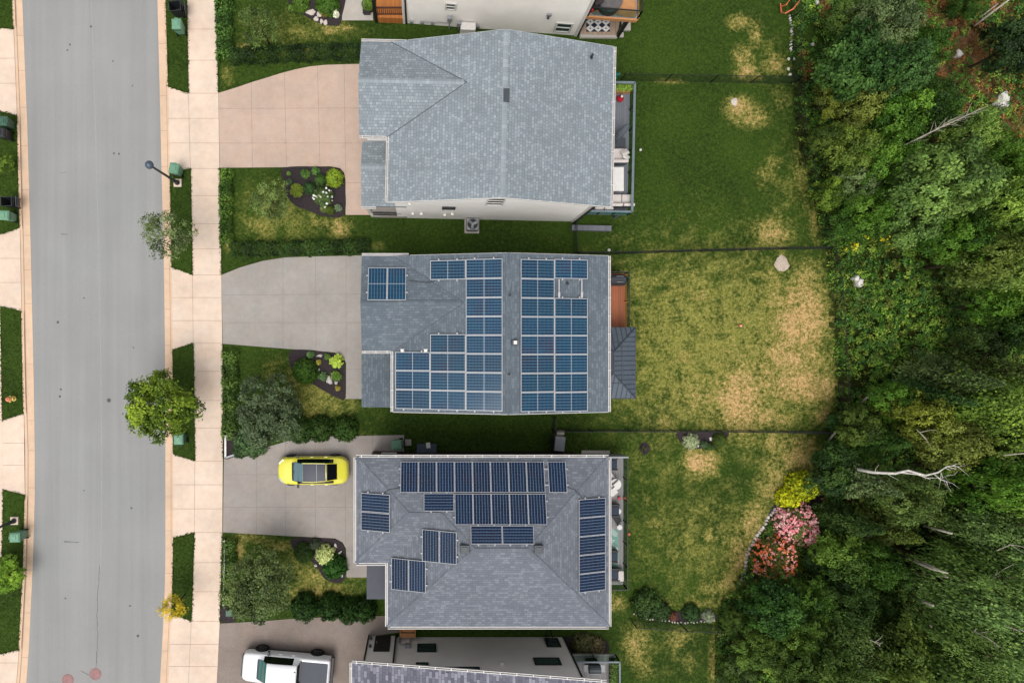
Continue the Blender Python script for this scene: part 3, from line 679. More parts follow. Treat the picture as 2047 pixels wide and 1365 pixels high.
# ---- first house (light roof)
ze = 6.07
h1, d1 = gable_house('family_house', 'two storey house with pale grey shingle roof and cream side wall, no solar panels', R(-1.2), 17.05, 7.83, 10.78, -2.08, 4.35, ze, 7.95, -3.78, 11.62, 2.28, 'sh1', 'cream')
wy = d1['wy0']
for (px, py, wd, ht, n) in ((994, 403, .95, 1.9, 3), (900, 418, .75, .6, 1)):
    p = on_wall(px, py, (0, wy - .03), (0, 1)); window(h1, p, (1, 0, 0), (0, 0, 1), (0, -1, 0), wd, ht, n, 'black' if n == 1 else 'white', 'dpane', fw=.06)
vt = MB()
for (px, py) in ((822, 412), (892, 432), (907, 430), (828, 431), (845, 431)):
    p = on_wall(px, py, (0, wy - .1), (0, 1)); vt.box((p.x, p.y, max(.2, p.z)), (.16, .14, .16))
vt.split('wall_vent', M['white'], h1)
cb = MB(); cb.box((d1['wx1'] + .1, wy - .1, 2.9), (.1, .1, 5.8)); cb.build('corner_strip', M['black'], h1)
# porch roof in the south west corner
rf = MB(); za, zb, zn = 3.9, 4.7, 4.1
pxw, pxe, pyn, pys = -3.8, -1.8, 11.9, 7.98
pyr = (pyn + pys) / 2
pyr = 10.21
roof_face(rf, [(pxw, pyr, zb), (pxw, pys, za), (pxe + .75, pys, za), (pxe + .75, pyr, zb)]); roof_face(rf, [(pxw, pyn, zn), (pxw, pyr, zb), (pxe, pyr, zb), (pxe, pyn, zn)])
pr = rf.build('porch_roof', M['sh1'], h1, fix=False); rc = MB(); cap_strip(rc, (pxw, pyr, zb), (pxe, pyr, zb), .34); o = rc.build('ridge_cap', M['cap1'], h1, fix=False); o.parent = pr
gutter(h1, (pxw, pys, za), (pxw + .9, pys, za), (0, -1, 0), br=False)
pm = MB(); pm.box((pxw + .25, pys + .3, 1.85), (.2, .2, 3.7)); pm.box((pxw + .25, pyn - .3, 1.9), (.2, .2, 3.8)); pm.split('porch_post', M['white'], h1)
fm = MB(); fm.box((pxe - .5, 10.1, .3), (2.4, 4.2, .6)); fm.build('porch_floor', M['slab'], h1)
rm = MB()
a, b = Vector((-3.3, 8.05, .6)), Vector((-1.45, 8.05, .6)); rm.beam(a + Z * .95, b + Z * .95, .1, .08)
rm.beam(a + Z * .1, b + Z * .1, .06, .06)
for i in range(16): p = a + (b - a) * i / 15; rm.box((p.x, p.y, 1.08), (.035, .035, .85))
rm.build('porch_railing', M['black'], h1)
# ---- back deck of the first house
dz = 2.2
dk = MB(); dx0, dx1, dy0, dy1 = d1['wx1'] + .02, 12.9, 8.12, 16.1
dk.box(((dx0 + dx1) / 2, (dy0 + dy1) / 2, dz - .1), (dx1 - dx0, dy1 - dy0, .2)); dk1 = dk.build('deck', M['gdeck'], h1)
pm = MB()
for y in (dy0 + .2, (dy0 + dy1) / 2, dy1 - .2): pm.box((dx1 - .25, y, (dz - .2) / 2), (.14, .14, dz - .2))

for o in pm.split('deck_post', M['railgrey'], h1): o.parent = dk1
def deck_rail(deck, h, *a, **k):
    before = set(bpy.data.objects); railing(h, *a, **k)
    for q in set(bpy.data.objects) - before: q.parent = deck
deck_rail(dk1, h1, [(dx1, dy1), (dx1, dy0)], dz, 1.0, 'clear', 'black', 'railgrey', 1.35, .14)
deck_rail(dk1, h1, [(dx1, dy0), (dx0 + .1, dy0)], dz, 1.0, 'teal', 'black', 'railgrey', 1.1, .12)
deck_rail(dk1, h1, [(dx0 + 1, dy1), (dx1, dy1)], dz, 1.0, 'clear', 'black', 'railgrey', 1.3, .14)
tm = MB(); tm.beam((dx0 + .3, dy1 + .25, dz + .9), (dx0 + 1.9, dy1 + .25, dz + .9), .02, 1.8); o = tm.build('privacy_screen', M['teal'], h1); o.parent = dk1
st = MB(); st.box((11.1, 8.0 - .45, .2), (2.6, .35, .4)); st.build('step', M['gdeck'], h1)
# ---- second house (blue arrays)
ze2, zr2 = 6.07, 7.35
h2, d2 = gable_house('family_house', 'two storey house with blue-grey roof carrying the large bright blue solar arrays', 0, 4.86, -4.13, 10.55, -1.85, 4.64, ze2, zr2, -3.66, -.62, 2.2, 'sh2', 'bsid', capm='sh2', inset=(.3, .9, .35))
rf = MB(); roof_face(rf, [(-3.95, -.4, 3.1), (-1.5, -.4, 3.35), (-1.5, -4.15, 3.35), (-3.95, -4.15, 3.1)]); rf.build('porch_roof', M['sh2'], h2, fix=False)
pm = MB(); pm.box((-3.7, -3.9, 1.45), (.2, .2, 2.9)); pm.split('porch_post', M['white'], h2)
fm = MB(); fm.box((-2.6, -2.3, .15), (2.2, 3.5, .3)); fm.build('porch_floor', M['slab'], h2)
dz2 = .75; dk = MB(); a0, a1 = W(1249, 547, dz2), W(1249, 776, dz2); x0 = d2['wx1'] + .02
dk.box(((x0 + a0.x) / 2, (a0.y + a1.y) / 2, dz2 - .08), (a0.x - x0, a0.y - a1.y, .16)); dk2 = dk.build('deck', M['odeck'], h2)
bd = MB(); bd.box((a0.x + .07, (a0.y + a1.y) / 2, dz2 - .07), (.12, a0.y - a1.y, .15)); o = bd.build('deck_border', M['odeck0'], h2); o.parent = dk2
deck_rail(dk2, h2, [(a0.x, a0.y), (a0.x, .75)], dz2, 1.0, 'clear', 'black', 'black', 1.75, .05)
deck_rail(dk2, h2, [(x0 + .1, a0.y), (a0.x, a0.y)], dz2, 1.0, 'clear', 'black', 'black', 1.75, .05)
# ---- third house (hip roof)
ze3 = 5.6; pt = .31; s3 = 1 - ze3 / HC
XW1, XW2, XE = -138 / 30 * s3, -75 / 30 * s3, 367 / 30 * s3
YN, YS, YW = -234 / 30 * s3, -572 / 30 * s3, -445 / 30 * s3
h3 = thing('hip_roof_house', ((XW2 + XE) / 2, (YN + YS) / 2, 0), 'house with mid-grey hip roof carrying the dark navy solar panels', 'house', 'houses along the street')
hm = (YN - YS) / 2; yr = (YN + YS) / 2; rL, rR, zr3 = XW2 + hm, XE - hm, ze3 + pt * hm
hw = (YN - YW) / 2; ywr = (YN + YW) / 2; zw3 = ze3 + pt * hw; vx = XW2 + hw; wl = XW1 + hw
A = (rL, yr, zr3); B = (rR, yr, zr3); V = (vx, ywr, zw3); WA = (wl, ywr, zw3)
rf = MB()
roof_face(rf, [(XW1, YN, ze3), (XE, YN, ze3), B, A, V, WA])
roof_face(rf, [(XE, YN, ze3), (XE, YS, ze3), B]); roof_face(rf, [(XW2, YS, ze3), (XE, YS, ze3), B, A])
roof_face(rf, [(XW2, YS, ze3), A, V, (XW2, YW, ze3)]); roof_face(rf, [(XW1, YN, ze3), WA, (XW1, YW, ze3)]); roof_face(rf, [(XW1, YW, ze3), WA, V, (XW2, YW, ze3)])
r3 = rf.build('roof', M['sh3'], h3, fix=False)
rc = MB()
for a, b in ((A, B), (A, (XW2, YS, ze3)), (B, (XE, YS, ze3)), (B, (XE, YN, ze3)), (WA, (XW1, YN, ze3)), (WA, (XW1, YW, ze3)), (WA, V), (V, A)): cap_strip(rc, a, b, .22, lift=.012, tent=.004)
o = rc.build('ridge_cap', M['sh3'], h3, fix=False); o.parent = r3
for px in (929, 1076):
    vb = MB()
    p = W(px, 1096, zr3 - .1); vb.box((p.x, p.y, zr3 - .05), (.5, .46, .3)); vb.box((p.x, p.y, zr3 + .115), (.34, .3, .03), mi=0)
    o = vb.build('roof_vent', [M['charcoal'], M['metal']], h3, bevel=.03); o.parent = r3
wl3 = MB(); iy = .55
wl3.prism([(XW1 + iy, YN - iy), (XE - iy - .4, YN - iy), (XE - iy - .4, YS + iy), (XW2 + iy, YS + iy), (XW2 + iy, YW + iy), (XW1 + iy, YW + iy)], 0, ze3 - .1); wl3.build('wall', M['dsid'], h3)
for a, b, o in (((XW1, YN), (XE, YN), (0, 1)), ((XE, YN), (XE, YS), (1, 0)), ((XE, YS), (XW2, YS), (0, -1)), ((XW2, YS), (XW2, YW), (-1, 0)), ((XW2 - .16, YW), (XW1, YW), (0, -1)), ((XW1, YW), (XW1, YN), (-1, 0))):
    gutter(h3, (*a, ze3), (*b, ze3), (*o, 0), br=(o == (0, 1)))
rf = MB(); zp = 3.0; q = [W(733, 1126, zp), W(790, 1126, zp), W(790, 1197, zp), W(733, 1197, zp)]; rf.prism([p[:2] for p in q], zp - .18, zp); rf.build('porch_roof', M['tonneau'], h3)
pm = MB(); pm.box((q[3].x + .25, q[3].y + .25, 1.4), (.2, .2, 2.8)); pm.box((q[0].x + .25, q[0].y - .25, 1.4), (.2, .2, 2.8)); pm.split('porch_post', M['white'], h3)
gd = MB(); gd.box((XW1 + iy - .03, ywr, 1.2), (.06, 4.4, 2.3)); gd.build('garage_door', M['white'], h3)
dd = MB(); dd.box((XW2 + iy - .03, YW - 1.4, 1.1), (.06, 1, 2.2)); dd.build('door', M['dark'], h3)
window(h3, (XW2 + iy - .01, YS + 2, 3.6), (0, 1, 0), (0, 0, 1), (-1, 0, 0), 1.6, 1.3, 2, 'white', 'pane', False)
dz3 = .7; e0, e1 = W(1246, 911, dz3), W(1246, 1168, dz3); x0 = XE - iy - .38
dk = MB(); dk.box(((x0 + e0.x) / 2, (e0.y + e1.y) / 2, dz3 - .08), (e0.x - x0, e0.y - e1.y, .16)); dk3 = dk.build('deck', M['gdeck3'], h3)
deck_rail(dk3, h3, [(e0.x, e0.y), (e0.x, e1.y)], dz3, .95, 'clear', 'black', 'black', 1.5, .05); deck_rail(dk3, h3, [(e0.x, e1.y), (x0 + .1, e1.y)], dz3, .95, 'clear', 'black', 'black', 1.5, .05)
pv = MB(); pv.beam((x0, e0.y + .1, dz3 + 1.1), (e0.x, e0.y + .1, dz3 + 1.1), .1, .1); pv.box(((x0 + e0.x) / 2, e0.y + .1, dz3 + .5), (e0.x - x0, .04, 1.1)); o = pv.build('privacy_wall', M['metal'], h3); o.parent = dk3
# ---- fourth house at the bottom edge
h4 = thing('grey_siding_house', (3, -24, 0), 'grey sided house at the bottom edge showing its side wall with door and windows', 'house', 'houses along the street')
yw4 = -19.75; zA, zB, xA, xB = 3.95, 6.3, -4.45, 10.4; ye4 = -19.6
top4 = lambda x: zA + (zB - zA) * (x - xA) / (xB - xA) - .18
rf = MB(); roof_face(rf, [(xA, ye4, zA), (xB, ye4, zB), (xB, -29.5, zB), (xA, -29.5, zA)]); rf.build('roof', M['sh4'], h4, fix=False)
wm = MB(); wx1 = 9.2; nz = -1.95
wm.add([(nz, yw4, 0), (wx1, yw4, 0), (wx1, yw4, top4(wx1)), (nz, yw4, top4(nz))], [(0, 1, 2, 3)])
wm.add([(wx1, yw4, 0), (wx1, -29, 0), (wx1, -29, top4(wx1)), (wx1, yw4, top4(wx1))], [(0, 1, 2, 3)])
wm.add([(-3.75, yw4 + .1, 0), (nz, yw4 + .1, 0), (nz, yw4 + .1, top4(nz)), (-3.75, yw4 + .1, top4(-3.75))], [(0, 1, 2, 3)])
wm.add([(nz, yw4, 0), (nz, yw4 + .1, 0), (nz, yw4 + .1, top4(nz)), (nz, yw4, top4(nz))], [(0, 1, 2, 3)])
wm.add([(-3.75, yw4 + .1, 0), (-3.75, -29, 0), (-3.75, -29, top4(-3.75)), (-3.75, yw4 + .1, top4(-3.75))], [(0, 1, 2, 3)])
wm.add([(-3.75, -29, 0), (wx1, -29, 0), (wx1, -29, top4(wx1)), (-3.75, -29, top4(-3.75))], [(0, 1, 2, 3)])
wm.build('wall', M['gsid'], h4, fix=False)
cm = MB()
for x, y in ((nz, yw4 + .12), (wx1, yw4), (-3.75, yw4 + .1)): cm.box((x, y + .02, top4(x) / 2), (.1, .08, top4(x) - .05))
cm.split('corner_board', M['black'], h4)
gutter(h4, (xA, ye4, zA), (xB, ye4, zB), (0, 1, 0)); gutter(h4, (xA, ye4, zA), (xA, -29.5, zA), (-1, 0, 0))
dm = MB(); dm.box((-2.78, yw4 + .12, 1.25), (1.02, .06, 2.2)); dr = dm.build('door', M['black'], h4)
hd = MB(); hd.box((-3.15, yw4 + .17, 1.15), (.05, .06, .2)); o = hd.build('handle', M['metal'], h4); o.parent = dr
for (px, py, wd, ht, n) in ((853, 1295, 1.15, 1.05, 2), (1104, 1283, .85, 1.2, 2), (1094, 1322, 1.55, .85, 1), (844, 1329, .7, .5, 1), (925, 1339, 2.0, .6, 1)):
    p = on_wall(px, py, (0, yw4 + .01), (0, 1)); p.z = max(p.z, ht / 2 + .3); window(h4, p, (1, 0, 0), (0, 0, 1), (0, 1, 0), wd, ht, n, 'black', 'pane')
vm = MB(); p = on_wall(1003, 1324, (0, yw4 + .1), (0, 1)); vm.box((p.x, yw4 + .08, p.z), (.22, .16, .22)); vm.split('wall_vent', M['white'], h4)
lm = MB()
for px, py in ((742, 1271), (740, 1290)):
    p = on_wall(px, py, (0, yw4 + .2), (0, 1)); lm.lathe((p.x, yw4 + .2, max(.6, p.z)), [(.05, -.1), (.09, -.08), (.09, .08), (.05, .1)], 10)
lm.split('wall_lamp', M['charcoal'], h4)
pp = MB(); p = on_wall(806, 1281, (0, yw4 + .1), (0, 1)); z0 = 1.0
pp.tube([(-1.7, yw4 + .12, .2), (-1.7, yw4 + .12, 1.2), (-1.62, yw4 + .12, 1.3), (-1.0, yw4 + .12, 1.3), (-.95, yw4 + .12, .3)], .05, 8); pp.box((-1.15, yw4 + .12, 1.5), (.3, .2, .35)); pp.build('meter_pipe', M['metal'], h4)
dz4 = 1.5; f0 = W(1230, 1308, dz4); dk = MB(); dk.box(((wx1 + f0.x) / 2 + .02, f0.y - 3, dz4 - .08), (f0.x - wx1, 6, .16)); dk4 = dk.build('deck', M['gdeck3'], h4)
deck_rail(dk4, h4, [(wx1 + .1, f0.y), (f0.x, f0.y), (f0.x, f0.y - 6)], dz4, 1.0, 'clear', 'black', 'railgrey', 1.6, .1)
# ---- house at the top edge
o0, o1 = W(808, 47), W(1150, 72); ux = (o1 - o0).normalized(); ang0 = math.atan2(ux.y, ux.x); vy = Vector((-ux.y, ux.x, 0)); L0 = (o1 - o0).length
h0 = thing('cream_house', tuple(o0), 'cream sided house at the top edge showing its long side wall', 'house', 'houses along the street')
def T(u, v, z=0): return o0 + ux * u + vy * v + Z * z
wm = MB(); zt = 6.0; D0 = 9.0
for (a, b) in (((0, 0), (L0, 0)), ((L0, 0), (L0, D0)), ((L0, D0), (0, D0)), ((0, D0), (0, 0))):
    wm.add([T(*a), T(*b), T(*b, zt), T(*a, zt)], [(0, 1, 2, 3)])
wm.build('wall', M['cream'], h0, fix=False)
rf = MB(); roof_face(rf, [T(-.3, -.25, zt), T(L0 + .4, -.25, zt), T(L0 + .4, D0 / 2, zt + 1.6), T(-.3, D0 / 2, zt + 1.6)]); roof_face(rf, [T(-.3, D0 + .25, zt), T(-.3, D0 / 2, zt + 1.6), T(L0 + .4, D0 / 2, zt + 1.6), T(L0 + .4, D0 + .25, zt)])
for u in (0, L0): rf.add([T(u, 0, zt), T(u, D0, zt), T(u, D0 / 2, zt + 1.5)], [(0, 1, 2)], 0, [[(0, 0)] * 3])
rf.build('roof', M['sh1'], h0, fix=False)
cm = MB(); p = T(L0, 0); cm.box((p.x, p.y, zt / 2), (.16, .16, zt - .1), ang0); p = T(0, 0); cm.box((p.x, p.y, zt / 2), (.14, .14, zt - .1), ang0); cm.split('corner_board', M['white'], h0)
cm = MB(); p = T(L0 + .14, .02); cm.box((p.x, p.y, zt / 2), (.12, .1, zt - .2), ang0); p = T(.16, -.05); cm.box((p.x, p.y, zt / 2), (.1, .08, zt - .2), ang0); cm.split('downpipe', M['black'], h0)
n0 = (-vy.x, -vy.y)
for (px, py, wd, ht) in ((901, 13, .62, .75), (1126, 55, 1.0, 1.15)):
    p = on_wall(px, py, o0 - vy * .02, n0); window(h0, p, ux, Z, -vy, wd, ht, 2, 'white', 'pane', fw=.11)
lm = MB(); p = on_wall(1098, 31, o0 - vy * .1, n0); lm.box(p, (.3, .1, .22), ang0); lm.lathe((p.x - .05, p.y - .12, p.z - .05), [(.04, -.12), (.09, -.1), (.07, .08)], 10, 1); lm.build('wall_lamp', [M['metal'], M['charcoal']], h0)
for (px, py, z0, z1) in ((899, 38, 0, 1.5), (917, 55, 0, .9)):
    gm = MB(); p = on_wall(px, py, o0 - vy * .15, n0); gm.tube([(p.x, p.y, 0), (p.x, p.y, z1)], .04, 8); gm.box((p.x, p.y - .05, z1), (.3, .22, .42), ang0); gm.build('meter_box', M['metal'], h0)
gm = MB(); a, b = T(1.2, -.1, .6), T(3.1, -.1, .7); gm.tube([a, b], .035, 6); gm.build('gas_pipe', M['metal'], h0); gm = MB()
for u in (.5, 1.2, 1.9, 4.9): p = T(u, -.08, .45); gm.box(p, (.22, .12, .22), ang0)
gm.split('outlet_box', M['metal'], h0)
# its raised back deck and the lower one
zd = 2.7; g0, g1 = W(1274, 38, zd), W(1274, -160, zd)
dk = MB(); q = [T(L0 + .1, .1), (g0.x, g0.y), (g1.x, g1.y), T(L0 + .1, 6.5)]; dk.prism([(p[0], p[1]) for p in q], zd - .12, zd); dk0 = dk.build('deck', M['slabgrey'] if 'slabgrey' in M else M['gdeck3'], h0)
bm_ = MB(); a = T(L0 + .1, 0, zd - .1); bm_.beam(a, Vector((g0.x, g0.y - .08, zd - .1)), .1, .3); bm_.beam(Vector((g0.x + .06, g0.y, zd - .1)), Vector((g1.x + .06, g1.y, zd - .1)), .1, .3)
bm_.beam(Vector((a.x + .5, a.y + .75, zd + .01)), Vector((g0.x - .1, g0.y + .55, zd + .01)), .9, .03); bm_.beam(Vector((g0.x - .55, g0.y + .1, zd + .012)), Vector((g1.x - .55, g1.y, zd + .012)), .8, .03)
o = bm_.build('deck_beam', M['amber'], h0); o.parent = dk0
deck_rail(dk0, h0, [(T(L0 + .2, .1).x, T(L0 + .2, .1).y), (g0.x, g0.y), (g1.x, g1.y)], zd, 1.0, 'clear', 'brownwood', 'black', 2.2, .06)
pm = MB(); pm.box((g0.x - .5, g0.y + .1, zd / 2 - .1), (.22, .22, zd - .25)); pm.box((g0.x - .5, g0.y + 5, zd / 2 - .1), (.22, .22, zd - .25)); 
for o in pm.split('deck_post', M['black'], h0): o.parent = dk0
pdk = MB(); q = PX([(1158, 72), (1232, 74), (1238, 40), (1238, -60), (1162, -60)]); pdk.prism(q, 0, .25); p2 = pdk.build('patio', M['pdeck'], h0)
sm = MB(); a, b = W(1158, 72), W(1232, 76); sm.beam((a.x, a.y - .02, .12), (b.x, b.y + .1, .12), .4, .2); c = W(1250, 50); sm.box((c.x, c.y, .1), (.6, .9, .2)); c = W(1240, 72); sm.box((c.x, c.y, .08), (.35, .3, .16)); o = sm.build('step', M['slab'], h0); o.parent = p2
# front porch
pk = MB(); q = PX([(754, 46), (806, 48), (806, -90), (754, -90)]); pk.prism(q, 0, .75); pk0 = pk.build('porch_floor', M['odeck0'], h0)
rm = MB(); a, b = W(752, 30, .75), W(806, 30, .75); rm.beam(a + Z * .95, b + Z * .95, .09, .07); rm.beam(a + Z * .08, b + Z * .08, .06, .06)
for i in range(15): p = a + (b - a) * i / 14; rm.box((p.x, p.y, 1.24), (.035, .035, .86))
o = rm.build('porch_railing', M['brownwood'], h0); o.parent = pk0
pm = MB(); p = W(753, 44); pm.box((p.x, p.y, 1.6), (.2, .2, 3.2)); 
for o in pm.split('porch_post', M['black'], h0): o.parent = pk0
sm = MB()
for k in range(3):
    p = W(733 + k * 6, 2); sm.box((p.x, p.y, .1 + k * .1), (.3, 1.6, .2 + .2 * k))
sm.build('step', M['brownwood'], h0)
# ------------------------------------------------------------------ solar panels
ORD = ['', 'first', 'second', 'third', 'fourth', 'fifth', 'sixth', 'seventh', 'eighth', 'ninth']
PVC = {}
def pv_meshes(kind, L, S, pitch):
    key = (kind, round(L, 2), round(S, 2))
    if key not in PVC:
        fm = MB(); t = .035; wd = .034 if kind == 'A' else .024
        for y in (-S / 2 + wd / 2, S / 2 - wd / 2): fm.box((0, y, 0), (L, wd, t))
        for x in (-L / 2 + wd / 2, L / 2 - wd / 2): fm.box((x, 0, 0), (wd, S - 2 * wd, t))
        f = fm.build('frame', M['alu'])
        gm = MB(); a, b = L / 2 - wd, S / 2 - wd
        gm.add([(-a, -b, t / 2 - .004), (a, -b, t / 2 - .004), (a, b, t / 2 - .004), (-a, b, t / 2 - .004)], [(0, 1, 2, 3)], 0, [[(0, 0), (1, 0), (1, 1), (0, 1)]])
        gm.add([(-a, -b, -t / 2), (a, -b, -t / 2), (a, b, -t / 2), (-a, b, -t / 2)], [(3, 2, 1, 0)], 1, [[(0, 0)] * 4])
        g = gm.build('glass_face', [M['pv' + kind], M['dark']], fix=False)
        rm = MB()
        for x in (-.26 * L, .26 * L): rm.box((x, 0, -t / 2 - .026), (.05, pitch, .045))
        r = rm.build('mounting_rail', M['alu'])
        ends = []
        for s in (1, -1):
            em = MB()
            for x in (-.26 * L, .26 * L): em.box((x, s * (pitch / 2 + .045), -t / 2 - .01), (.075, .09, .06))
            ends.append(em.build('rail_end', M['alu']))
        PVC[key] = [o.data for o in (f, g, r, *ends)]
        for o in (f, g, r, *ends): bpy.data.objects.remove(o)
    return PVC[key]
def pv(kind, plane, rect, turn, label, group, pitch_gap=.016, lo=False, hi=False):
    """one module filling the pixel rectangle on a roof plane; turn = long side up the picture"""
    a, b, c = plane; a = a + .13
    x0, y0, x1, y1 = rect; cx, cy = (x0 + x1) / 2, (y0 + y1) / 2
    p = on_plane(cx, cy, a, b, c)
    wx = (on_plane(x1, cy, a, b, c) - on_plane(x0, cy, a, b, c)).length; wyy = (on_plane(cx, y0, a, b, c) - on_plane(cx, y1, a, b, c)).length
    ex = Vector((1, 0, b)).normalized(); ey = Vector((0, 1, c)).normalized(); ez = ex.cross(ey)
    L, S = (wyy, wx) if turn else (wx, wyy)
    L -= pitch_gap; S -= pitch_gap; pitch = S + pitch_gap
    L, S = round(L, 2), round(S, 2)
    if turn: ex, ey = ey, -ex
    o = thing('solar_panel', (0, 0, 0), label, 'solar panel', group)
    mt = Matrix((ex, ey, ez)).transposed().to_4x4(); mt.translation = p; o.matrix_world = mt
    ms = pv_meshes(kind, L, S, pitch)
    for me, nm, ok in zip(ms, ('frame', 'glass_face', 'mounting_rail', 'rail_end', 'rail_end'), (1, 1, 1, hi, lo)):
        if ok:
            q = bpy.data.objects.new(nm, me); COL.objects.link(q); q.parent = o
    return o
sl2, slw2 = d2['sl'], d2['slw']; kN = (d2['zw'] - ze2) / (4.86 - d2['ywR'])
PE = (zr2 + sl2 * 4.64, -sl2, 0); PWs = (zr2 - slw2 * 4.64, slw2, 0); PWN = (ze2 + kN * 4.86, 0, -kN)
rows = [517.5, 556.6, 594.8, 632.4, 669.9, 707.3, 745.0, 782.8, 821.4]
GA = 'blue solar panels on the middle house'
for ci, (x0, x1, rws, cn) in enumerate([(790, 859.6, (6, 7, 8), 'outer left'), (859.6, 930.8, (1, 5, 6, 7, 8), 'middle'), (930.8, 1004.5, range(1, 9), 'ridge-side')]):
    rws = list(rws)
    for k, r in enumerate(rws):
        dy = (2.5 if r == 1 else -2) if ci == 1 else (-4 if ci == 0 else 0)
        pv('A', PWs, (x0, rows[r - 1] + dy, x1, rows[r] + dy), False, f'blue solar panel left of the ridge, {cn} column, {ORD[k + 1]} panel from the top', GA, hi=(r - 1 not in rws), lo=(r + 1 not in rws))
for ci, (x0, x1, rws, cn) in enumerate([(1041, 1108.6, range(1, 9), 'ridge-side'), (1108.6, 1175, (1, 3, 4, 5, 6, 7, 8), 'outer')]):
    rws = list(rws)
    for k, r in enumerate(rws):
        pv('A', PE, (x0, rows[r - 1] + 1, x1, rows[r] + 1), False, f'blue solar panel right of the ridge, {cn} column, {ORD[k + 1]} panel from the top', GA, hi=(r - 1 not in rws), lo=(r + 1 not in rws))
pv('A', PWN, (735.2, 534.5, 774, 600), True, 'left of two blue solar panels standing alone on the garage roof', GA, lo=False, hi=True)
pv('A', PWN, (774, 534.5, 812, 600), True, 'right of two blue solar panels standing alone on the garage roof', GA, lo=True)
for px in (1117.5, 1163):
    mb = MB(); a, b = on_plane(px, 558, PE[0] + .1, *PE[1:]), on_plane(px, 596, PE[0] + .1, *PE[1:]); mb.beam(a, b, .06, .05)
    mb.box((b.x, b.y + .2, b.z + .02), (.12, .3, .08))
    tag(mb.build('mounting_rail', M['alu']), ('left' if px < 1140 else 'right') + ' bare aluminium rail in the empty slot right of the ridge', 'rail', 'bare rails in the array gap')
QN = (ze3 + pt * YN, 0, -pt); QE = (ze3 + pt * XE, -pt, 0); QW = (ze3 - pt * XW2, pt, 0); QW1 = (ze3 - pt * XW1, pt, 0)
GB = 'navy solar panels on the hip roof house'
xs = np.linspace(800.4, 1089, 9)
for i in range(8): pv('B', QN, (xs[i], 922, xs[i + 1], 984), True, f'navy solar panel in the long top row, {ORD[i + 1]} from the left', GB, hi=(i == 0), lo=(i == 7))
pv('B', QN, (1096, 922, 1132.5, 984), True, 'navy solar panel set apart at the right end of the top row', GB, lo=True, hi=True)
xs = np.linspace(909, 1092.5, 6)
for i in range(5): pv('B', QN, (xs[i], 986.2, xs[i + 1], 1048.6), True, f'navy solar panel in the second row of five, {ORD[i + 1]} from the left', GB, hi=(i == 0), lo=(i == 4))
pv('B', QN, (847, 985.5, 907.7, 1021.5), False, 'single sideways navy solar panel left of the second row', GB, lo=True, hi=True)
for i in range(2): pv('B', QN, (940.8 + i * 63.4, 1050, 1004 + i * 63.4, 1087.4), False, ('left', 'right')[i] + ' of two sideways navy solar panels just above the roof vents', GB, lo=True, hi=True)
for i in range(2): pv('B', QW1, (721.5, 986.3 + i * 38, 779, 1023.8 + i * 38), False, ('upper', 'lower')[i] + ' of two navy solar panels at the left roof edge above the driveway', GB, hi=(i == 0), lo=(i == 1))
for i in range(2): pv('B', QW, (843.8 + i * 34.8, 1058.5 + i * 3.5, 878 + i * 34.8, 1123 + i * 3.5), True, ('left', 'right')[i] + ' of the tilted pair of navy solar panels left of the vents', GB, lo=True, hi=True)
for i in range(2): pv('B', QW, (782.3 + i * 34.6, 1116 + i * 3.5, 816.5 + i * 34.6, 1179.5 + i * 3.5), True, ('left', 'right')[i] + ' of the pair of navy solar panels over the porch corner', GB, lo=True, hi=True)
ys = np.linspace(996, 1181.5, 6)
for i in range(5): pv('B', QE, (1157.4, ys[i], 1210.5, ys[i + 1]), False, f'navy solar panel in the right edge column, {ORD[i + 1]} from the top', GB, hi=(i == 0), lo=(i == 4))
# roof pipes, vents and cables
def roof_pipe(px, py, plane, label, h=.45, r=.06, mat='dark', name='roof_pipe'):
    p = on_plane(px, py, *plane); mb = MB(); mb.lathe((p.x, p.y, p.z - .05), [(r * 2.2, 0), (r * 2.0, .07), (r, .09), (r, h), (r * 1.15, h), (r * 1.15, h + .04)], 12)
    tag(mb.build(name, M[mat], smooth=False), label, 'vent pipe')
P1E = (7.95 + d1['sl'] * 4.35, -d1['sl'], 0)
roof_pipe(1181, 116, P1E, 'black plumbing pipe on the pale grey roof near its top right corner')
p = on_plane(1012, 192, *P1E); mb = MB(); mb.box((p.x, p.y, p.z + .08), (.32, .72, .16)); mb.box((p.x, p.y + .42, p.z + .06), (.36, .1, .1), mi=1)
tag(mb.build('ridge_vent', [M['charcoal'], M['metal']], bevel=.02), 'dark vent box sitting on the ridge of the pale grey roof', 'roof vent')
roof_pipe(1134, 567, PE, 'black stub pipe in the empty slot of the solar array', .3, .05)
roof_pipe(1018, 590, PE, 'dark vent pipe on the middle ridge, higher of the two', .4, .05); roof_pipe(1017, 748, PE, 'dark vent pipe on the middle ridge, lower of the two', .4, .05)
p = on_plane(1028, 685, *PE); mb = MB(); mb.box((p.x, p.y, p.z + .1), (.34, .3, .2)); mb.box((p.x + .03, p.y + .02, p.z + .24), (.2, .2, .1), mi=1)
tag(mb.build('junction_box', [M['charcoal'], M['white']], bevel=.02), 'small dark box with white cap on the ridge between the blue arrays', 'junction box')
for px, nm in ((804.5, 'left'), (851, 'right')):
    p = on_plane(px, 702, *PWs); mb = MB(); mb.box((p.x, p.y, p.z + .07), (.16, .24, .12)); mb.box((p.x, p.y, p.z + .02), (.22, .3, .03))
    tag(mb.build('bracket_box', M['white'], bevel=.01), f'{nm} white bracket box at the top edge of the lower blue array', 'bracket', 'white brackets at the array edge')
def cable(pts, plane, label):
    P = [on_plane(x, y, plane[0] + .04, *plane[1:]) for x, y in pts]; mb = MB(); mb.tube(P, .022, 6)
    tag(mb.build('roof_cable', M['charcoal']), label, 'cable')
cable([(817, 561), (835, 563), (855, 565), (872, 561)], PWN, 'thin dark cable from the garage roof panels to the main array')
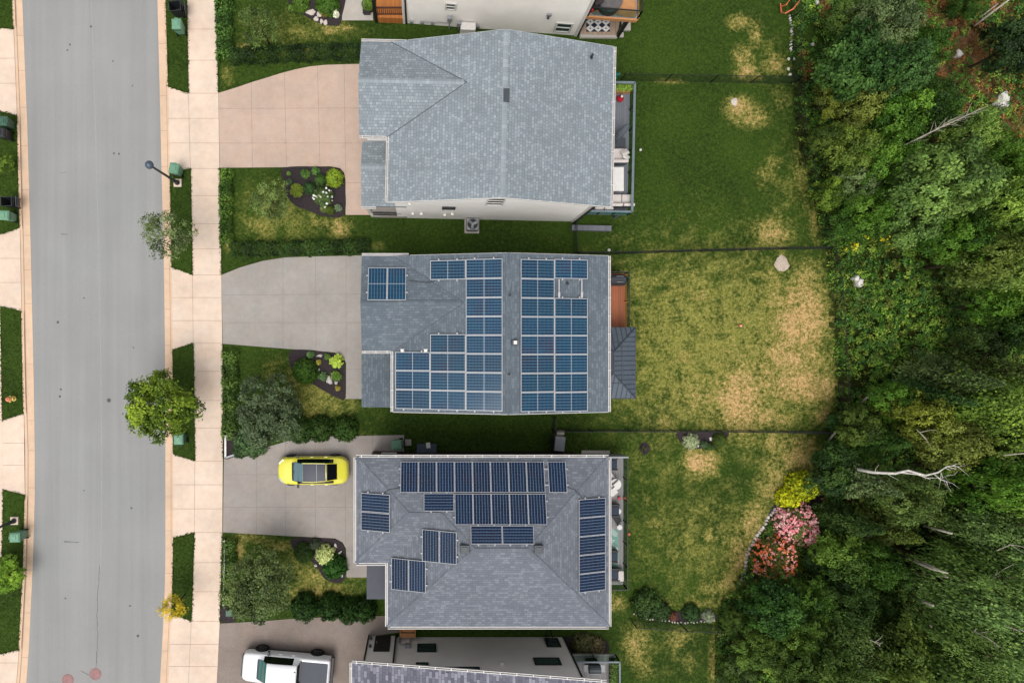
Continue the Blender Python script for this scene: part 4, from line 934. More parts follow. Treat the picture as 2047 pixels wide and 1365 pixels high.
cable([(766, 988), (775, 980), (785, 977), (800, 975)], QN, 'thin cable curving from the left edge panels to the top row')
cable([(1134, 974), (1148, 978), (1158, 988), (1166, 997)], QN, 'thin cable curving from the top row to the right edge column')
# ------------------------------------------------------------------ vehicles
def pchip(x, y, q):
    x, y = np.array(x, float), np.array(y, float); h = np.diff(x); d = np.diff(y) / h; m = np.zeros_like(y)
    for i in range(1, len(x) - 1):
        if d[i - 1] * d[i] > 0: m[i] = 2 / (1 / d[i - 1] + 1 / d[i])
    m[0], m[-1] = d[0], d[-1]; o = np.zeros(len(q))
    for k, t in enumerate(q):
        i = min(max(np.searchsorted(x, t) - 1, 0), len(h) - 1); s = (t - x[i]) / h[i]
        o[k] = (y[i] * (1 + 2 * s) * (1 - s) ** 2 + m[i] * h[i] * s * (1 - s) ** 2 + y[i + 1] * s * s * (3 - 2 * s) + m[i + 1] * h[i] * s * s * (s - 1))
    return o
def car_shell(root, keys, n, classify, mats):
    """keys: x, zc, yr, zr, yb, zb, yf, zf, ym, zm, ys, zs - half outline per station; classify(x, band) gives the part"""
    K = np.array(keys, float); q = sorted(set(np.round(np.concatenate([np.linspace(K[0, 0], K[-1, 0], n), K[:, 0]]), 3)))
    C = [pchip(K[:, 0], K[:, j], q) for j in range(1, 12)]
    parts = {}
    def sect(i, sgn):
        zc, yr, zr, yb, zb, yf, zf, ym, zm, ys, zs = (c[i] for c in C)
        pr = [(0, zc), (yr * .55, zc - (zc - zr) * .3), (yr, zr), (yr + (yb - yr) * .16, zr - (zr - zb) * .10), (yb, zb), (yb + (yf - yb) * .5, zb - (zb - zf) * .28), (yf, zf), (ym, zm), (ym - .01, (zm + zs) / 2), (ys, zs)]
        return [Vector((q[i], sgn * y, z)) for y, z in pr]
    for sgn in (1, -1):
        S = [sect(i, sgn) for i in range(len(q))]
        for i in range(len(q) - 1):
            for b in range(9):
                nm = classify((q[i] + q[i + 1]) / 2, b)
                if nm is None: continue
                if nm in ('side_window', 'sill') or (nm == 'cowl' and b == 2): nm = (nm, sgn, b)
                v = [S[i][b], S[i][b + 1], S[i + 1][b + 1], S[i + 1][b]]
                parts.setdefault(nm, MB()).add(v if sgn > 0 else v[::-1], [(0, 1, 2, 3)])
        for i in (0, len(q) - 1):
            parts.setdefault('body', MB()).add(S[i] + [Vector((q[i], 0, S[i][-1].z))], [tuple(range(11))])
    S0, S1 = sect(0, 1), sect(0, -1)
    for nm, mb in parts.items():
        if isinstance(nm, tuple): nm = 'windscreen_pillar' if nm[0] == 'cowl' else nm[0]
        o = mb.build(nm, M[mats[nm]], root, fix=False)
        bm = bmesh.new(); bm.from_mesh(o.data); bmesh.ops.remove_doubles(bm, verts=bm.verts, dist=.0015); bmesh.ops.recalc_face_normals(bm, faces=bm.faces)
        up = sum(f.normal.z * f.calc_area() for f in bm.faces)
        if up < 0: bmesh.ops.reverse_faces(bm, faces=bm.faces)
        bm.to_mesh(o.data); bm.free(); o.data.polygons.foreach_set('use_smooth', [True] * len(o.data.polygons))
def wheel(root, x, y, r, wd):
    s = 1 if y > 0 else -1
    mb = MB(); mb.lathe((x, y, r), [(r * .62, s * wd / 2), (r * .92, s * wd / 2), (r, s * wd * .3), (r, -s * wd * .3), (r * .9, -s * wd / 2), (r * .5, -s * wd / 2)], 28, axis='y')
    t = mb.build('wheel', M['tyre'], root, smooth=False)
    rm = MB(); rm.lathe((x, y + s * wd * .5, r), [(r * .6, -.04), (r * .62, .006), (r * .55, .012), (r * .53, -.02)], 24, axis='y')
    for k in range(5):
        a = k * 2 * math.pi / 5; rm.beam((x + r * .08 * math.cos(a), y + s * wd * .5, r + r * .08 * math.sin(a)), (x + r * .58 * math.cos(a), y + s * wd * .5, r + r * .58 * math.sin(a)), .025, r * .16)
    o = rm.build('rim', M['rim'], root); o.parent = t
def arch(root, x, y, r):
    mb = MB(); s = 1 if y > 0 else -1; mb.lathe((x, y, r * .95), [(r * 1.16, -s * .25), (r * 1.16, s * .012), (r * 1.0, s * .014)], 28, axis='y'); return mb
car = local('yellow_car', 'lemon yellow car with dark glass roof parked on the driveway facing the street', 'car')
yk = [(0.0, .62, .18, .60, .28, .58, .36, .54, .40, .44, .40, .26), (.06, .72, .26, .70, .40, .67, .52, .62, .58, .50, .58, .22), (.18, .80, .36, .785, .54, .75, .68, .69, .75, .53, .74, .2), (.42, .875, .46, .86, .66, .825, .80, .755, .88, .57, .86, .2),
      (.98, .98, .56, .965, .76, .93, .87, .83, .925, .62, .90, .2), (1.25, 1.13, .60, 1.09, .80, .95, .885, .85, .93, .62, .91, .2), (1.78, 1.47, .575, 1.43, .81, .97, .885, .87, .93, .62, .91, .2),
      (2.4, 1.53, .575, 1.49, .81, .985, .885, .88, .93, .63, .91, .2), (3.25, 1.47, .54, 1.42, .80, 1.0, .885, .90, .93, .65, .91, .2), (3.95, 1.17, .50, 1.14, .74, 1.02, .87, .92, .92, .66, .89, .25),
      (4.3, 1.05, .48, 1.03, .66, .99, .80, .90, .86, .66, .84, .28), (4.5, .98, .42, .96, .56, .92, .67, .82, .73, .62, .72, .3), (4.6, .88, .34, .86, .45, .82, .54, .74, .60, .58, .59, .32), (4.65, .74, .24, .73, .34, .70, .42, .64, .46, .55, .46, .34)]
def ycls(x, b):
    if b <= 1:
        if .98 < x < 1.10: return 'cowl'
        if 1.10 <= x < 1.74: return 'windscreen'
        if 1.78 < x < 3.25: return 'glass_roof'
        if 3.28 < x < 3.93: return 'rear_window'
    if b == 2 and 1.04 < x < 1.74: return 'cowl'
    if b == 3 and 1.36 < x < 3.72: return 'side_window'
    if b == 8: return 'sill'
    return 'body'
car_shell(car, yk, 56, ycls, {'body': 'yellow', 'cowl': 'carglass', 'windscreen_pillar': 'carglass', 'windscreen': 'windsh', 'glass_roof': 'roofglass', 'rear_window': 'carglass', 'side_window': 'carglass', 'sill': 'dark'})
for x in (.86, 3.72):
    for y in (.80, -.80):
        arch(car, x, y * 1.135, .34).build('wheel_arch', M['dark'], car); wheel(car, x, y * 1.06, .345, .24)
for s in (1, -1):
    mm = MB(); mm.box((1.38, s * .97, .98), (.15, .2, .14)); o = mm.build('mirror', M['dark'], car, bevel=.03)
    lm = MB(); lm.beam((.12, s * .48, .735), (.42, s * .76, .80), .10, .05); lm.build('headlight', M['lens'], car)
    lm = MB(); lm.beam((4.52, s * .30, .90), (4.47, s * .66, .88), .05, .06); lm.build('tail_light', M['tail'], car)
    dm = MB()
    for x in (2.28, 3.2): dm.box((x, s * .905, .88), (.2, .03, .03))
    dm.build('door_handle', M['yellow'], car)
rl = MB()
for s in (1, -1): rl.tube([(1.72, s * .60, 1.42), (2.4, s * .605, 1.49), (3.2, s * .57, 1.43)], .022, 6)
rl.beam((2.68, -.56, 1.525), (2.68, .56, 1.525), .03, .012, 1); rl.build('roof_rail', [M['yellow'], M['carglass']], car)
wp = MB(); wp.beam((1.06, -.5, 1.05), (1.14, .1, 1.09), .03, .02); wp.beam((1.06, .1, 1.05), (1.14, .6, 1.07), .03, .02); wp.build('wiper', M['black'], car)
p = W(555.5, 940.5, .7); put(car, (p.x, p.y, .06), R(.6))
tr = local('white_pickup', 'white pickup truck with dark bed cover parked at the bottom edge', 'pickup truck')
tk = [(0.0, .95, .34, .94, .52, .92, .62, .86, .66, .62, .64, .35), (.08, 1.06, .44, 1.05, .66, 1.02, .78, .95, .82, .65, .80, .32), (.25, 1.13, .52, 1.12, .75, 1.09, .88, 1.0, .93, .68, .91, .32), (.5, 1.17, .55, 1.16, .78, 1.13, .92, 1.04, .97, .72, .95, .35), (1.02, 1.22, .62, 1.20, .82, 1.16, .94, 1.08, .985, .75, .96, .35),
      (1.35, 1.42, .66, 1.38, .86, 1.18, .95, 1.10, .985, .75, .96, .35), (1.78, 1.84, .64, 1.80, .88, 1.20, .955, 1.12, .99, .75, .96, .35), (2.5, 1.92, .66, 1.87, .88, 1.22, .955, 1.14, .99, .76, .96, .35), (3.62, 1.88, .66, 1.83, .88, 1.23, .955, 1.15, .99, .76, .96, .35),
      (3.74, 1.62, .66, 1.58, .88, 1.24, .955, 1.16, .99, .76, .96, .35), (3.80, 1.30, .74, 1.30, .86, 1.29, .955, 1.17, .99, .76, .96, .35), (5.6, 1.32, .74, 1.32, .86, 1.31, .955, 1.19, .985, .78, .95, .45), (5.72, 1.26, .72, 1.26, .84, 1.25, .93, 1.14, .96, .76, .93, .45)]
def tcls(x, b):
    if b <= 1:
        if 1.02 < x < 1.20: return 'cowl'
        if 1.2 <= x < 1.76: return 'windscreen'
        if 3.66 < x < 3.80: return 'rear_window'
        if 3.88 < x < 5.58: return 'bed_cover'
    if b in (2, 3) and 3.92 < x < 5.56 and b == 2: return 'bed_cover'
    if b == 2 and 1.05 < x < 1.74: return 'cowl'
    if b == 3 and 1.5 < x < 3.40: return 'side_window'
    if b == 8: return 'sill'
    return 'body'
car_shell(tr, tk, 60, tcls, {'body': 'carwhite', 'cowl': 'charcoal', 'windscreen_pillar': 'charcoal', 'windscreen': 'windsh2', 'rear_window': 'carglass', 'bed_cover': 'tonneau', 'side_window': 'carglass', 'sill': 'dark'})
for x in (1.12, 4.75):
    for y in (.86, -.86):
        arch(tr, x, y * 1.135, .42).build('wheel_arch', M['black'], tr); wheel(tr, x, y * 1.09, .42, .30)
for s in (1, -1):
    mm = MB(); mm.box((1.72, s * 1.08, 1.22), (.14, .28, .2)); mm.build('mirror', M['black'], tr, bevel=.03)
    lm = MB(); lm.beam((.06, s * .62, .93), (.34, s * .88, 1.0), .10, .06); lm.build('headlight', M['lens'], tr)
    lm = MB(); lm.box((5.62, s * .86, 1.02), (.2, .16, .42)); lm.build('tail_light', M['tail'], tr, bevel=.02)
    dm = MB()
    for x in (2.45, 3.3): dm.box((x, s * .985, 1.06), (.22, .03, .04))
    dm.build('door_handle', M['carwhite'], tr)
bm_ = MB(); bm_.box((5.82, 0, .62), (.2, 1.8, .22)); bm_.build('rear_bumper', M['black'], tr, bevel=.03)
gm = MB(); gm.box((-.02, 0, .72), (.08, 1.3, .42)); gm.beam((.0, -.62, 1.0), (.0, .62, 1.0), .05, .05); gm.build('grille', M['black'], tr)
fm = MB(); fm.beam((3.5, .3, 1.9), (3.62, .3, 1.89), .06, .02); fm.build('roof_fitting', M['black'], tr)
fm = MB(); fm.beam((3.72, -.6, 1.66), (3.86, -.6, 1.33), .05, .05)
fm.beam((3.84, -.8, 1.325), (3.84, .8, 1.325), .10, .03); fm.build('bed_rail', M['black'], tr)
p = W(486, 1327, .8); put(tr, (p.x, p.y, .06), R(-4.6))
# ------------------------------------------------------------------ carts, lamps and small things
def cart(px, py, rz, label, mat='grn', lid='grn', is_open=False, wd=.58, dp=.66, h=1.02, zb=.1):
    o = local('wheeled_cart', label, 'waste cart', 'waste carts along the street and drives'); mb = MB()
    a, b, c, d = wd / 2, dp / 2, wd / 2 * .78, dp / 2 * .72; t = .03
    rim = [(-a, -b), (a, -b), (a, b), (-a, b)]; bot = [(-c, -d), (c, -d), (c, d), (-c, d)]
    vs = [(x, y, .06) for x, y in bot] + [(x, y, h) for x, y in rim] + [(x * .9, y * .9, h) for x, y in rim] + [(x * .85, y * .85, .2) for x, y in bot]
    fs = [(3, 2, 1, 0), (8 + 4, 13, 14, 15)] + [(i, (i + 1) % 4, 4 + (i + 1) % 4, 4 + i) for i in range(4)] + [(4 + i, 4 + (i + 1) % 4, 8 + (i + 1) % 4, 8 + i) for i in range(4)] + [(8 + i, 8 + (i + 1) % 4, 12 + (i + 1) % 4, 12 + i) for i in range(4)]
    mb.add(vs, fs); mb.build('body', M[mat], o)
    lm = MB()
    if not is_open:
        lm.add([(-a - t, -b - t, h + .005), (a + t, -b - t, h + .005), (a + t, b, h + .005), (-a - t, b, h + .005), (-a * .8, -b * .78, h + .09), (a * .8, -b * .78, h + .09), (a * .8, b * .75, h + .1), (-a * .8, b * .75, h + .1)],
               [(3, 2, 1, 0), (4, 5, 6, 7), (0, 1, 5, 4), (1, 2, 6, 5), (2, 3, 7, 6), (3, 0, 4, 7)])
        lm.box((0, -b * .1, h + .115), (wd * .5, dp * .42, .035)); lm.box((0, -b - .03, h + .03), (wd * .4, .06, .04)); lm.build('lid', M[lid], o, bevel=.012)
    else:
        lm.box((0, b + .14, h * .62), (wd + .04, .05, dp * .98), rx=R(-14)); lm.box((0, b + .19, h * .62), (wd * .7, .03, dp * .6), rx=R(-14)); lm.build('lid', M[lid], o, bevel=.012)
    hm = MB(); hm.tube([(-a * .8, b, h - .06), (-a * .8, b + .1, h), (a * .8, b + .1, h), (a * .8, b, h - .06)], .018, 6); hm.build('handle', M['dark'], o)
    for s in (-1, 1):
        wm = MB(); wm.lathe((0, 0, 0), [(.04, -.03), (.12, -.03), (.12, .03), (.04, .03)], 14, axis='y'); w_ = wm.build('wheel', M['tyre'], o); w_.rotation_euler = (0, 0, R(90)); w_.location = (s * (c + .05), d, .12)
    p = W(px, py, h); put(o, (p.x, p.y, zb), rz); return o
cart(350, 13, R(-84), 'black cart with open lid by the kerb at the top', 'dark', 'charcoal', True, .66, .78, 1.08)
cart(354, 50, R(182), 'green cart below the open black cart on the kerb lawn')
cart(349, 338, R(170), 'green cart beside the street lamp base')
cart(358, 878, R(182), 'green cart half hidden under the leafy kerb maple', 'grnd')
cart(6, 243, R(88), 'green cart cut by the left edge, uppermost on that side', 'grnd', 'grnd')
cart(2, 266, R(-92), 'black cart standing at the left edge below a green cart', 'dark', 'dark')
cart(14, 403, R(-88), 'black cart with open lid at the left kerb', 'dark', 'charcoal', True, .62, .74)
cart(10, 431, R(-92), 'green cart beside the open black cart at the left kerb')
cart(32, 1073, R(-88), 'green cart below the street lamp on the left kerb lawn')
cart(794, 889, R(-86), 'green cart on the driveway end beside the hip roof house')
def lamp(px, py, tx, ty, label, arm):
    o = thing('street_lamp', tuple(W(px, py)), label, 'street lamp', 'street lamps'); b = W(px, py); h = 4.6
    bm_ = MB(); bm_.box((b.x, b.y, .1), (.52, .52, .24)); bm_.build('concrete_base', M['walk'], o, bevel=.02)
    pm = MB(); pm.lathe((b.x, b.y, .2), [(.17, 0), (.17, .10), (.13, .16), (.12, .6), (.085, .7), (.065, h - .2)], 14); pm.build('pole', M['polec'], o)
    hm = MB(); hm.lathe((b.x + arm[0], b.y + arm[1], h - .05), [(.06, -.05), (.12, 0), (.2, .06), (.245, .16), (.255, .24), (.22, .34), (.12, .42), (.05, .46)], 20); hm.build('lamp_head', M['lampc'], o, smooth=True)
M['polec'] = mat_plain('dark_slate_pole', (46, 54, 62), .45, .4); M['lampc'] = mat_plain('slate_lamp_shade', (72, 88, 104), .35, .5)
lamp(357, 367, 303, 332, 'dark street lamp on the kerb lawn between the two upper driveways', (0, 0)); lamp(32, 1039, 0, 1053, 'dark street lamp cut by the left edge', (0, 0))
# fire hydrant
o = thing('fire_hydrant', tuple(W(24, 797)), 'yellow fire hydrant with salmon cap on the left kerb lawn', 'fire hydrant'); p = W(24, 797, .3)
mb = MB(); mb.lathe((p.x, p.y, .08), [(.17, 0), (.17, .05), (.12, .06), (.12, .55), (.15, .56), (.15, .6)], 16); mb.lathe((p.x, p.y + .0, .5), [(.06, -.22), (.07, -.2), (.07, .2), (.06, .22)], 10, axis='y'); mb.box((p.x + .17, p.y, .5), (.14, .15, .15)); mb.build('body', M['hyd'] if 'hyd' in M else mat_plain('hydrant_yellow', (238, 206, 110), .5), o)
mb = MB(); mb.lathe((p.x - .02, p.y, .68), [(.16, 0), (.14, .08), (.07, .14), (.03, .19)], 16); mb.build('cap', mat_plain('salmon_cap', (238, 140, 110), .5), o)
for (px, py, lb) in ((191, 1346, 'reddish round manhole cover in the road, right of two'), (136, 1358, 'reddish round manhole cover in the road, left of two')):
    o = thing('manhole_cover', tuple(W(px, py)), lb, 'manhole cover', 'manhole covers in the road'); p = W(px, py)
    mb = MB(); mb.lathe((p.x, p.y, .0), [(.40, 0), (.40, .026), (.34, .028)], 32); mb.build('ring', mat_plain('worn_red_ring', (150, 118, 116), .8), o)
    mb = MB(); mb.lathe((p.x, p.y, .0), [(.33, 0), (.33, .032), (.3, .033)], 32); mb.build('lid', mat_plain('worn_red_lid', (162, 122, 120), .8, var=.2, sc=9), o)
p = W(218, 800); mb = MB(); mb.lathe((p.x, p.y, .0), [(.14, 0), (.14, .024), (.11, .025)], 20); tag(mb.build('valve_cover', M['stain']), 'small grey valve cover in the middle of the road', 'valve cover')
# air conditioner
def ac(px, py, label, sz=.78, h=.85):
    p = W(px, py, h); o = thing('air_conditioner', (p.x, p.y, 0), label, 'air conditioner'); mb = MB()
    mb.box((p.x, p.y, .04), (sz + .2, sz + .2, .1), mi=1); mb.box((p.x, p.y, h / 2 + .05), (sz, sz, h - .08)); mb.build('cabinet', [M['metal'], M['slab']], o, bevel=.05)
    fm = MB(); fm.lathe((p.x, p.y, h + .008), [(sz * .42, 0), (sz * .42, .012), (sz * .40, .012)], 28); fm.build('fan_well', M['black'], o)
    bl = MB()
    for k in range(3):
        a = k * 2.09 + .4; bl.box((p.x + .17 * math.cos(a), p.y + .17 * math.sin(a), h + .035), (.28, .16, .012), a, rx=R(12))
    bl.lathe((p.x, p.y, h + .02), [(.07, 0), (.07, .04), (.04, .05)], 12); bl.build('fan', M['metal'], o)
    gm = MB()
    for r in (.12, .2, .28, .345):
        gm.tube([(p.x + r * math.cos(t), p.y + r * math.sin(t), h + .07) for t in np.linspace(0, 2 * math.pi, 25)], .006, 4, cap=False)
    gm.build('grille', M['dark'], o)
ac(945, 448, 'grey air conditioner with round fan beside the cream side wall')
p = W(1119, 887, 1.0); o = thing('heat_pump', (p.x, p.y, 0), 'grey heat pump cabinet at the fence corner by the hip roof house', 'heat pump'); mb = MB(); mb.box((p.x, p.y, .55), (.66, .95, 1.0), R(-6)); mb.build('cabinet', M['metal'], o, bevel=.03); mb = MB(); mb.box((p.x - .34, p.y, .55), (.03, .7, .8), R(-6)); mb.build('grille', M['charcoal'], o)
p = W(936, 58, .9); mb = MB(); mb.box((p.x, p.y + .15, .5), (1.0, .5, 1.0), R(-3)); tag(mb.build('storage_box', M['white'], bevel=.06, loc=(p.x, p.y, 0)), 'white box against the cream wall above the pale roof', 'box')
# deck box, pads and bits north of the hip roof house
p = W(853, 896, .6); o = thing('deck_box', (p.x, p.y, 0), 'dark slate storage box on the grass beside the hip roof house', 'storage box'); mb = MB(); mb.box((p.x, p.y, .28), (1.24, .54, .56)); mb.build('body', M['charcoal'], o, bevel=.02); mb = MB(); mb.box((p.x, p.y, .6), (1.3, .6, .07)); mb.build('lid', M['slatebox'] if 'slatebox' in M else mat_plain('slate_lid', (70, 84, 96), .5), o, bevel=.02)
q = W(856, 890, .65); mb = MB(); mb.box((q.x, q.y, .645), (.27, .36, .012), R(8)); tag(mb.build('paper_sheet', M['white'], loc=(q.x, q.y, .645)), 'white sheet lying on the slate storage box', 'sheet')
for (px, py, wd, dp, lb, mt) in ((816, 884, .42, .42, 'square concrete paver beside the green cart on the driveway end', 'slab'), (1120, 864, .5, .3, 'pale flat stone behind the heat pump', 'rock'), (1190, 905, 1.9, .35, 'pale stone border along the back of the hip roof house', 'slab')):
    p = W(px, py); mb = MB(); mb.box((p.x, p.y, .06), (wd, dp, .09)); tag(mb.build('paver', M[mt], loc=(p.x, p.y, 0), bevel=.02), lb, 'paver')
p = W(765, 908, .5); mb = MB(); mb.box((p.x, p.y, .5), (1.1, .3, .9)); tag(mb.build('cabinet', M['brownwood'], loc=(p.x, p.y, 0), bevel=.02), 'brown cabinet by the wall next to the driveway end', 'cabinet')
p = W(778, 907, .9); mb = MB(); mb.box((p.x, p.y, .95), (1.0, .2, .03)); tag(mb.build('shelf', M['white'], loc=(p.x, p.y, .9)), 'white shelf board lying on the brown cabinet', 'shelf')
o = thing('wooden_steps', tuple(W(815, 1264)), 'amber wooden steps between the two lower houses', 'steps')
mb = MB(); p = W(815, 1262, .5)
for k in range(3): mb.box((p.x, p.y + .34 - .3 * k, .14 + .17 * k), (.95, .3, .05))
mb.build('tread', M['amber'], o); mb = MB()
for s in (-1, 1): mb.beam((p.x + s * .5, p.y + .5, .1), (p.x + s * .5, p.y - .35, .56), .05, .2)
mb.build('stringer', M['amber'], o)
# potted shrub, utility pedestal, edging
o = thing('square_planter', tuple(W(733, 20)), 'black square planter on the concrete walk at the top edge', 'planter'); p = W(733, 20, .4); mb = MB(); a, b = .26, .2
mb.add([(p.x + x * b, p.y + y * b, .06) for x, y in ((-1, -1), (1, -1), (1, 1), (-1, 1))] + [(p.x + x * a, p.y + y * a, .5) for x, y in ((-1, -1), (1, -1), (1, 1), (-1, 1))], [(3, 2, 1, 0), (4, 5, 6, 7)] + [(i, (i + 1) % 4, 4 + (i + 1) % 4, 4 + i) for i in range(4)]); mb.build('pot', M['black'], o)
mb = MB(); mb.box((p.x, p.y, .51), (.46, .46, .03)); mb.build('soil', M['mulch'], o)
p = W(459, 1223, .4); mb = MB(); mb.box((p.x, p.y, .28), (.36, .36, .56)); mb.box((p.x, p.y, .58), (.42, .42, .06)); tag(mb.build('utility_pedestal', M['grnd'], loc=(p.x, p.y, 0), bevel=.03), 'small green utility box in the mulch beside the sidewalk', 'utility box')
def edging(pts, label, h=.16, wd=.12, mat='white'):
    mb = MB()
    for a, b in zip(pts, pts[1:]): mb.beam(W(*a, .02) + Z * h / 2, W(*b, .02) + Z * h / 2, wd, h + .06)
    tag(mb.build('garden_edging', M[mat]), label, 'garden edging')
edging([(452, 869), (452, 914)], 'white timber edging along the mulch corner by the sidewalk'); edging([(452, 914), (470, 908)], 'grey edging board closing the mulch corner at the driveway', mat='metal')
mb = MB()
for a, b in (((449, 1078), (448, 1140)), ((448, 1142), (447, 1208))): mb.tube([W(*a, .25), W(*b, .25)], .04, 8)
for y in (1080, 1140, 1206): q = W(448.5, y); mb.box((q.x, q.y, .12), (.12, .12, .3))
tag(mb.build('low_rail', M['white']), 'low white pole rail between the sidewalk and the lower hedge', 'rail')
# ------------------------------------------------------------------ things on the decks
def soft_box(mb, c, d, rz=0, mi=0): mb.box(c, d, rz, mi)
def sofa(px, py, wd, dp, rz, label, back='y', z=2.2, n=2):
    o = local('outdoor_sofa', label, 'sofa', 'sofas on the upper deck'); fm = MB(); fm.box((0, 0, .14), (wd, dp, .22)); fm.build('frame', M['charcoal'], o)
    for i in range(n):
        sm = MB(); sm.box((-wd / 2 + wd * (i + .5) / n, -.04, .34), (wd / n - .02, dp - .1, .17)); sm.build('seat_cushion', M['linen'], o, bevel=.06)
        bm_ = MB(); bm_.box((-wd / 2 + wd * (i + .5) / n, dp / 2 - .1, .6), (wd / n - .03, .2, .42), rx=R(-12)); bm_.build('back_cushion', M['linen'], o, bevel=.08)
    p = W(px, py, z + .4); put(o, (p.x, p.y, z), rz)
sofa(1236, 312, 1.15, .95, R(180), 'off-white deck sofa beside the folded umbrella', n=1)
sofa(1243, 401, 1.5, .8, R(180), 'off-white deck sofa in the lower corner of the deck', n=2); 
p = W(1249, 304, 2.8); mb = MB(); mb.box((p.x, p.y, 2.75), (.5, .16, .45), R(20), rx=R(50)); tag(mb.build('cushion', M['linen'], loc=(p.x, p.y, 2.7), bevel=.07), 'plain off-white cushion leaning on the sofa beside the umbrella', 'cushion')
p = W(1252, 314, 2.75); mb = MB(); mb.box((p.x, p.y, 2.74), (.42, .14, .4), R(-40), rx=R(60)); tag(mb.build('cushion', M['white'], loc=(p.x, p.y, 2.7), bevel=.06), 'small white cushion on the right arm end of the upper sofa', 'cushion')
p = W(1214, 408, 2.8); 
sofa(1205, 410, 1.2, .7, R(180), 'off-white deck sofa half under the roof edge', n=2)
o = thing('deck_table', tuple(W(1232, 358, 2.2)), 'long white table on the upper deck between the sofas', 'table'); p = W(1232, 358, 2.85); mb = MB(); mb.box((p.x, p.y, 2.83), (.95, 1.5, .06)); mb.build('tabletop', M['white'], o, bevel=.02)
for x in (-.4, .4):
    for y in (-.65, .65): mb = MB(); mb.box((p.x + x, p.y + y, 2.5), (.06, .06, .6)); mb.build('leg', M['white'], o)
o = thing('folded_umbrella', tuple(W(1235, 292, 2.2)), 'folded grey patio umbrella leaning on the upper deck', 'umbrella'); a, b = W(1228, 282, 2.4), W(1257, 248, 3.6)
d = (b - a); mb = MB(); mb.tube([a, b], .025, 8); mb.build('pole', M['dark'], o); mb = MB(); side_ = d.normalized().cross(Z).normalized(); pts = []
mb.tube([a + d * t for t in (.05, .2, .45, .7, .9, .97)], [.06, .13, .2, .19, .12, .04], 12)
for k in range(8):
    ang = k * .785; off = side_ * math.cos(ang) + d.normalized().cross(side_) * math.sin(ang); mb.tube([a + d * .1 + off * .12, a + d * .45 + off * .2, a + d * .92 + off * .11], [.03, .05, .02], 5)
mb.build('canopy', mat_plain('slate_canopy', (96, 104, 112), .8), o)
mb = MB(); q = W(1240, 286, 2.2); mb.box((q.x, q.y, 2.26), (.6, .6, .1)); mb.build('base', M['charcoal'], o)
o = thing('red_lantern', tuple(W(1241, 195, 2.2)), 'red jug shaped lantern on the upper deck', 'lantern'); p = W(1241, 196, 2.5); mb = MB(); mb.lathe((p.x, p.y, 2.2), [(.13, 0), (.2, .08), (.22, .2), (.14, .34), (.06, .42), (.06, .5)], 18); mb.build('body', M['red'], o, smooth=True); mb = MB(); mb.lathe((p.x, p.y, 2.7), [(.07, 0), (.07, .07), (.04, .08)], 12); mb.build('cap', M['white'], o)
o = thing('planter_box', tuple(W(1243, 175, 2.2)), 'wooden planter box on the upper deck full of leafy plants', 'planter'); p = W(1243, 176, 2.6); mb = MB(); mb.box((p.x, p.y, 2.42), (1.15, .5, .44)); mb.build('box', M['amber'], o, bevel=.02)
PLANTER1 = (p.x, p.y, 2.65)
# covered grill on the second deck
o = thing('covered_grill', tuple(W(1237, 560, .75)), 'grill under a black cover on the orange deck', 'grill'); p = W(1236, 559, 1.7); mb = MB()
mb.tube([(p.x - .62, p.y, 1.35), (p.x - .5, p.y, 1.4), (p.x - .42, p.y, 1.72), (p.x + .3, p.y, 1.72), (p.x + .42, p.y, 1.4), (p.x + .66, p.y, 1.33)], [.25, .3, .32, .32, .3, .2], 10)
mb.box((p.x, p.y, 1.1), (1.15, .66, .66)); mb.build('cover', mat_plain('black_vinyl_cover', (44, 46, 52), .5, .4), o, bevel=.05)
mb = MB()
for s in (-1, 1): mb.tube([(p.x - .2, p.y + s * .16, 2.05), (p.x - .18, p.y + s * .18, 2.08), (p.x + .2, p.y + s * .18, 2.08), (p.x + .22, p.y + s * .16, 2.05)], .018, 6)
mb.build('strap', M['metal'], o)
# gazebo with a seamed metal hip roof
o = thing('gazebo', tuple(W(1240, 725)), 'gazebo with slate metal hip roof against the middle house', 'gazebo')
zg = 2.75; g1, g2 = W(1270, 655, zg), W(1270, 796, zg); gx0 = d2['wx1'] + .1; gx1 = g1.x; gy1, gy0 = g1.y, g2.y
ra, rb = W(1227, 703, 3.75), W(1227, 747, 3.75)
def plank(p, q, t): return Vector(p) + (Vector(q) - Vector(p)) * t
rf, rib = MB(), MB(); E = [(gx0, gy1, zg), (gx1, gy1, zg), (gx1, gy0, zg), (gx0, gy0, zg)]; wxr = ra.x
for pts in ([E[0], E[1], ra], [E[1], E[2], rb, ra], [E[2], E[3], rb], [E[3], E[0], ra, rb]): rf.add(pts, [tuple(range(len(pts)))])
rf.prism([(gx0, gy1), (gx1, gy1), (gx1, gy0), (gx0, gy0)], zg - .12, zg - .004)
rf.build('roof', M['gaz'], o, fix=False)
up = Z * .012
for i in range(1, 15):                       # standing seams
    y = gy1 + (gy0 - gy1) * i / 15; e = Vector((gx1, y, zg))
    if y > ra.y: t = (gy1 - y) / (gy1 - ra.y); top = plank(E[1], ra, t)
    elif y < rb.y: t = (y - gy0) / (rb.y - gy0); top = plank(E[2], rb, t)
    else: top = Vector((ra.x, y, ra.z))
    rib.beam(e + up, top + up, .03, .04)
for i in range(1, 11):
    x = gx0 + (gx1 - gx0) * i / 11
    for c0, c1, rr in ((E[0], E[1], ra), (E[3], E[2], rb)):
        e = Vector((x, c0[1], zg)); t = (x - gx0) / (rr.x - gx0) if x < rr.x else (gx1 - x) / (gx1 - rr.x); base = c0 if x < rr.x else c1
        rib.beam(e + up, plank(base, rr, t) + up, .03, .04)
for p_, q_ in ((E[0], ra), (E[1], ra), (E[2], rb), (E[3], rb), (ra, rb)): rib.beam(Vector(p_) + up * 1.6, Vector(q_) + up * 1.6, .06, .05)
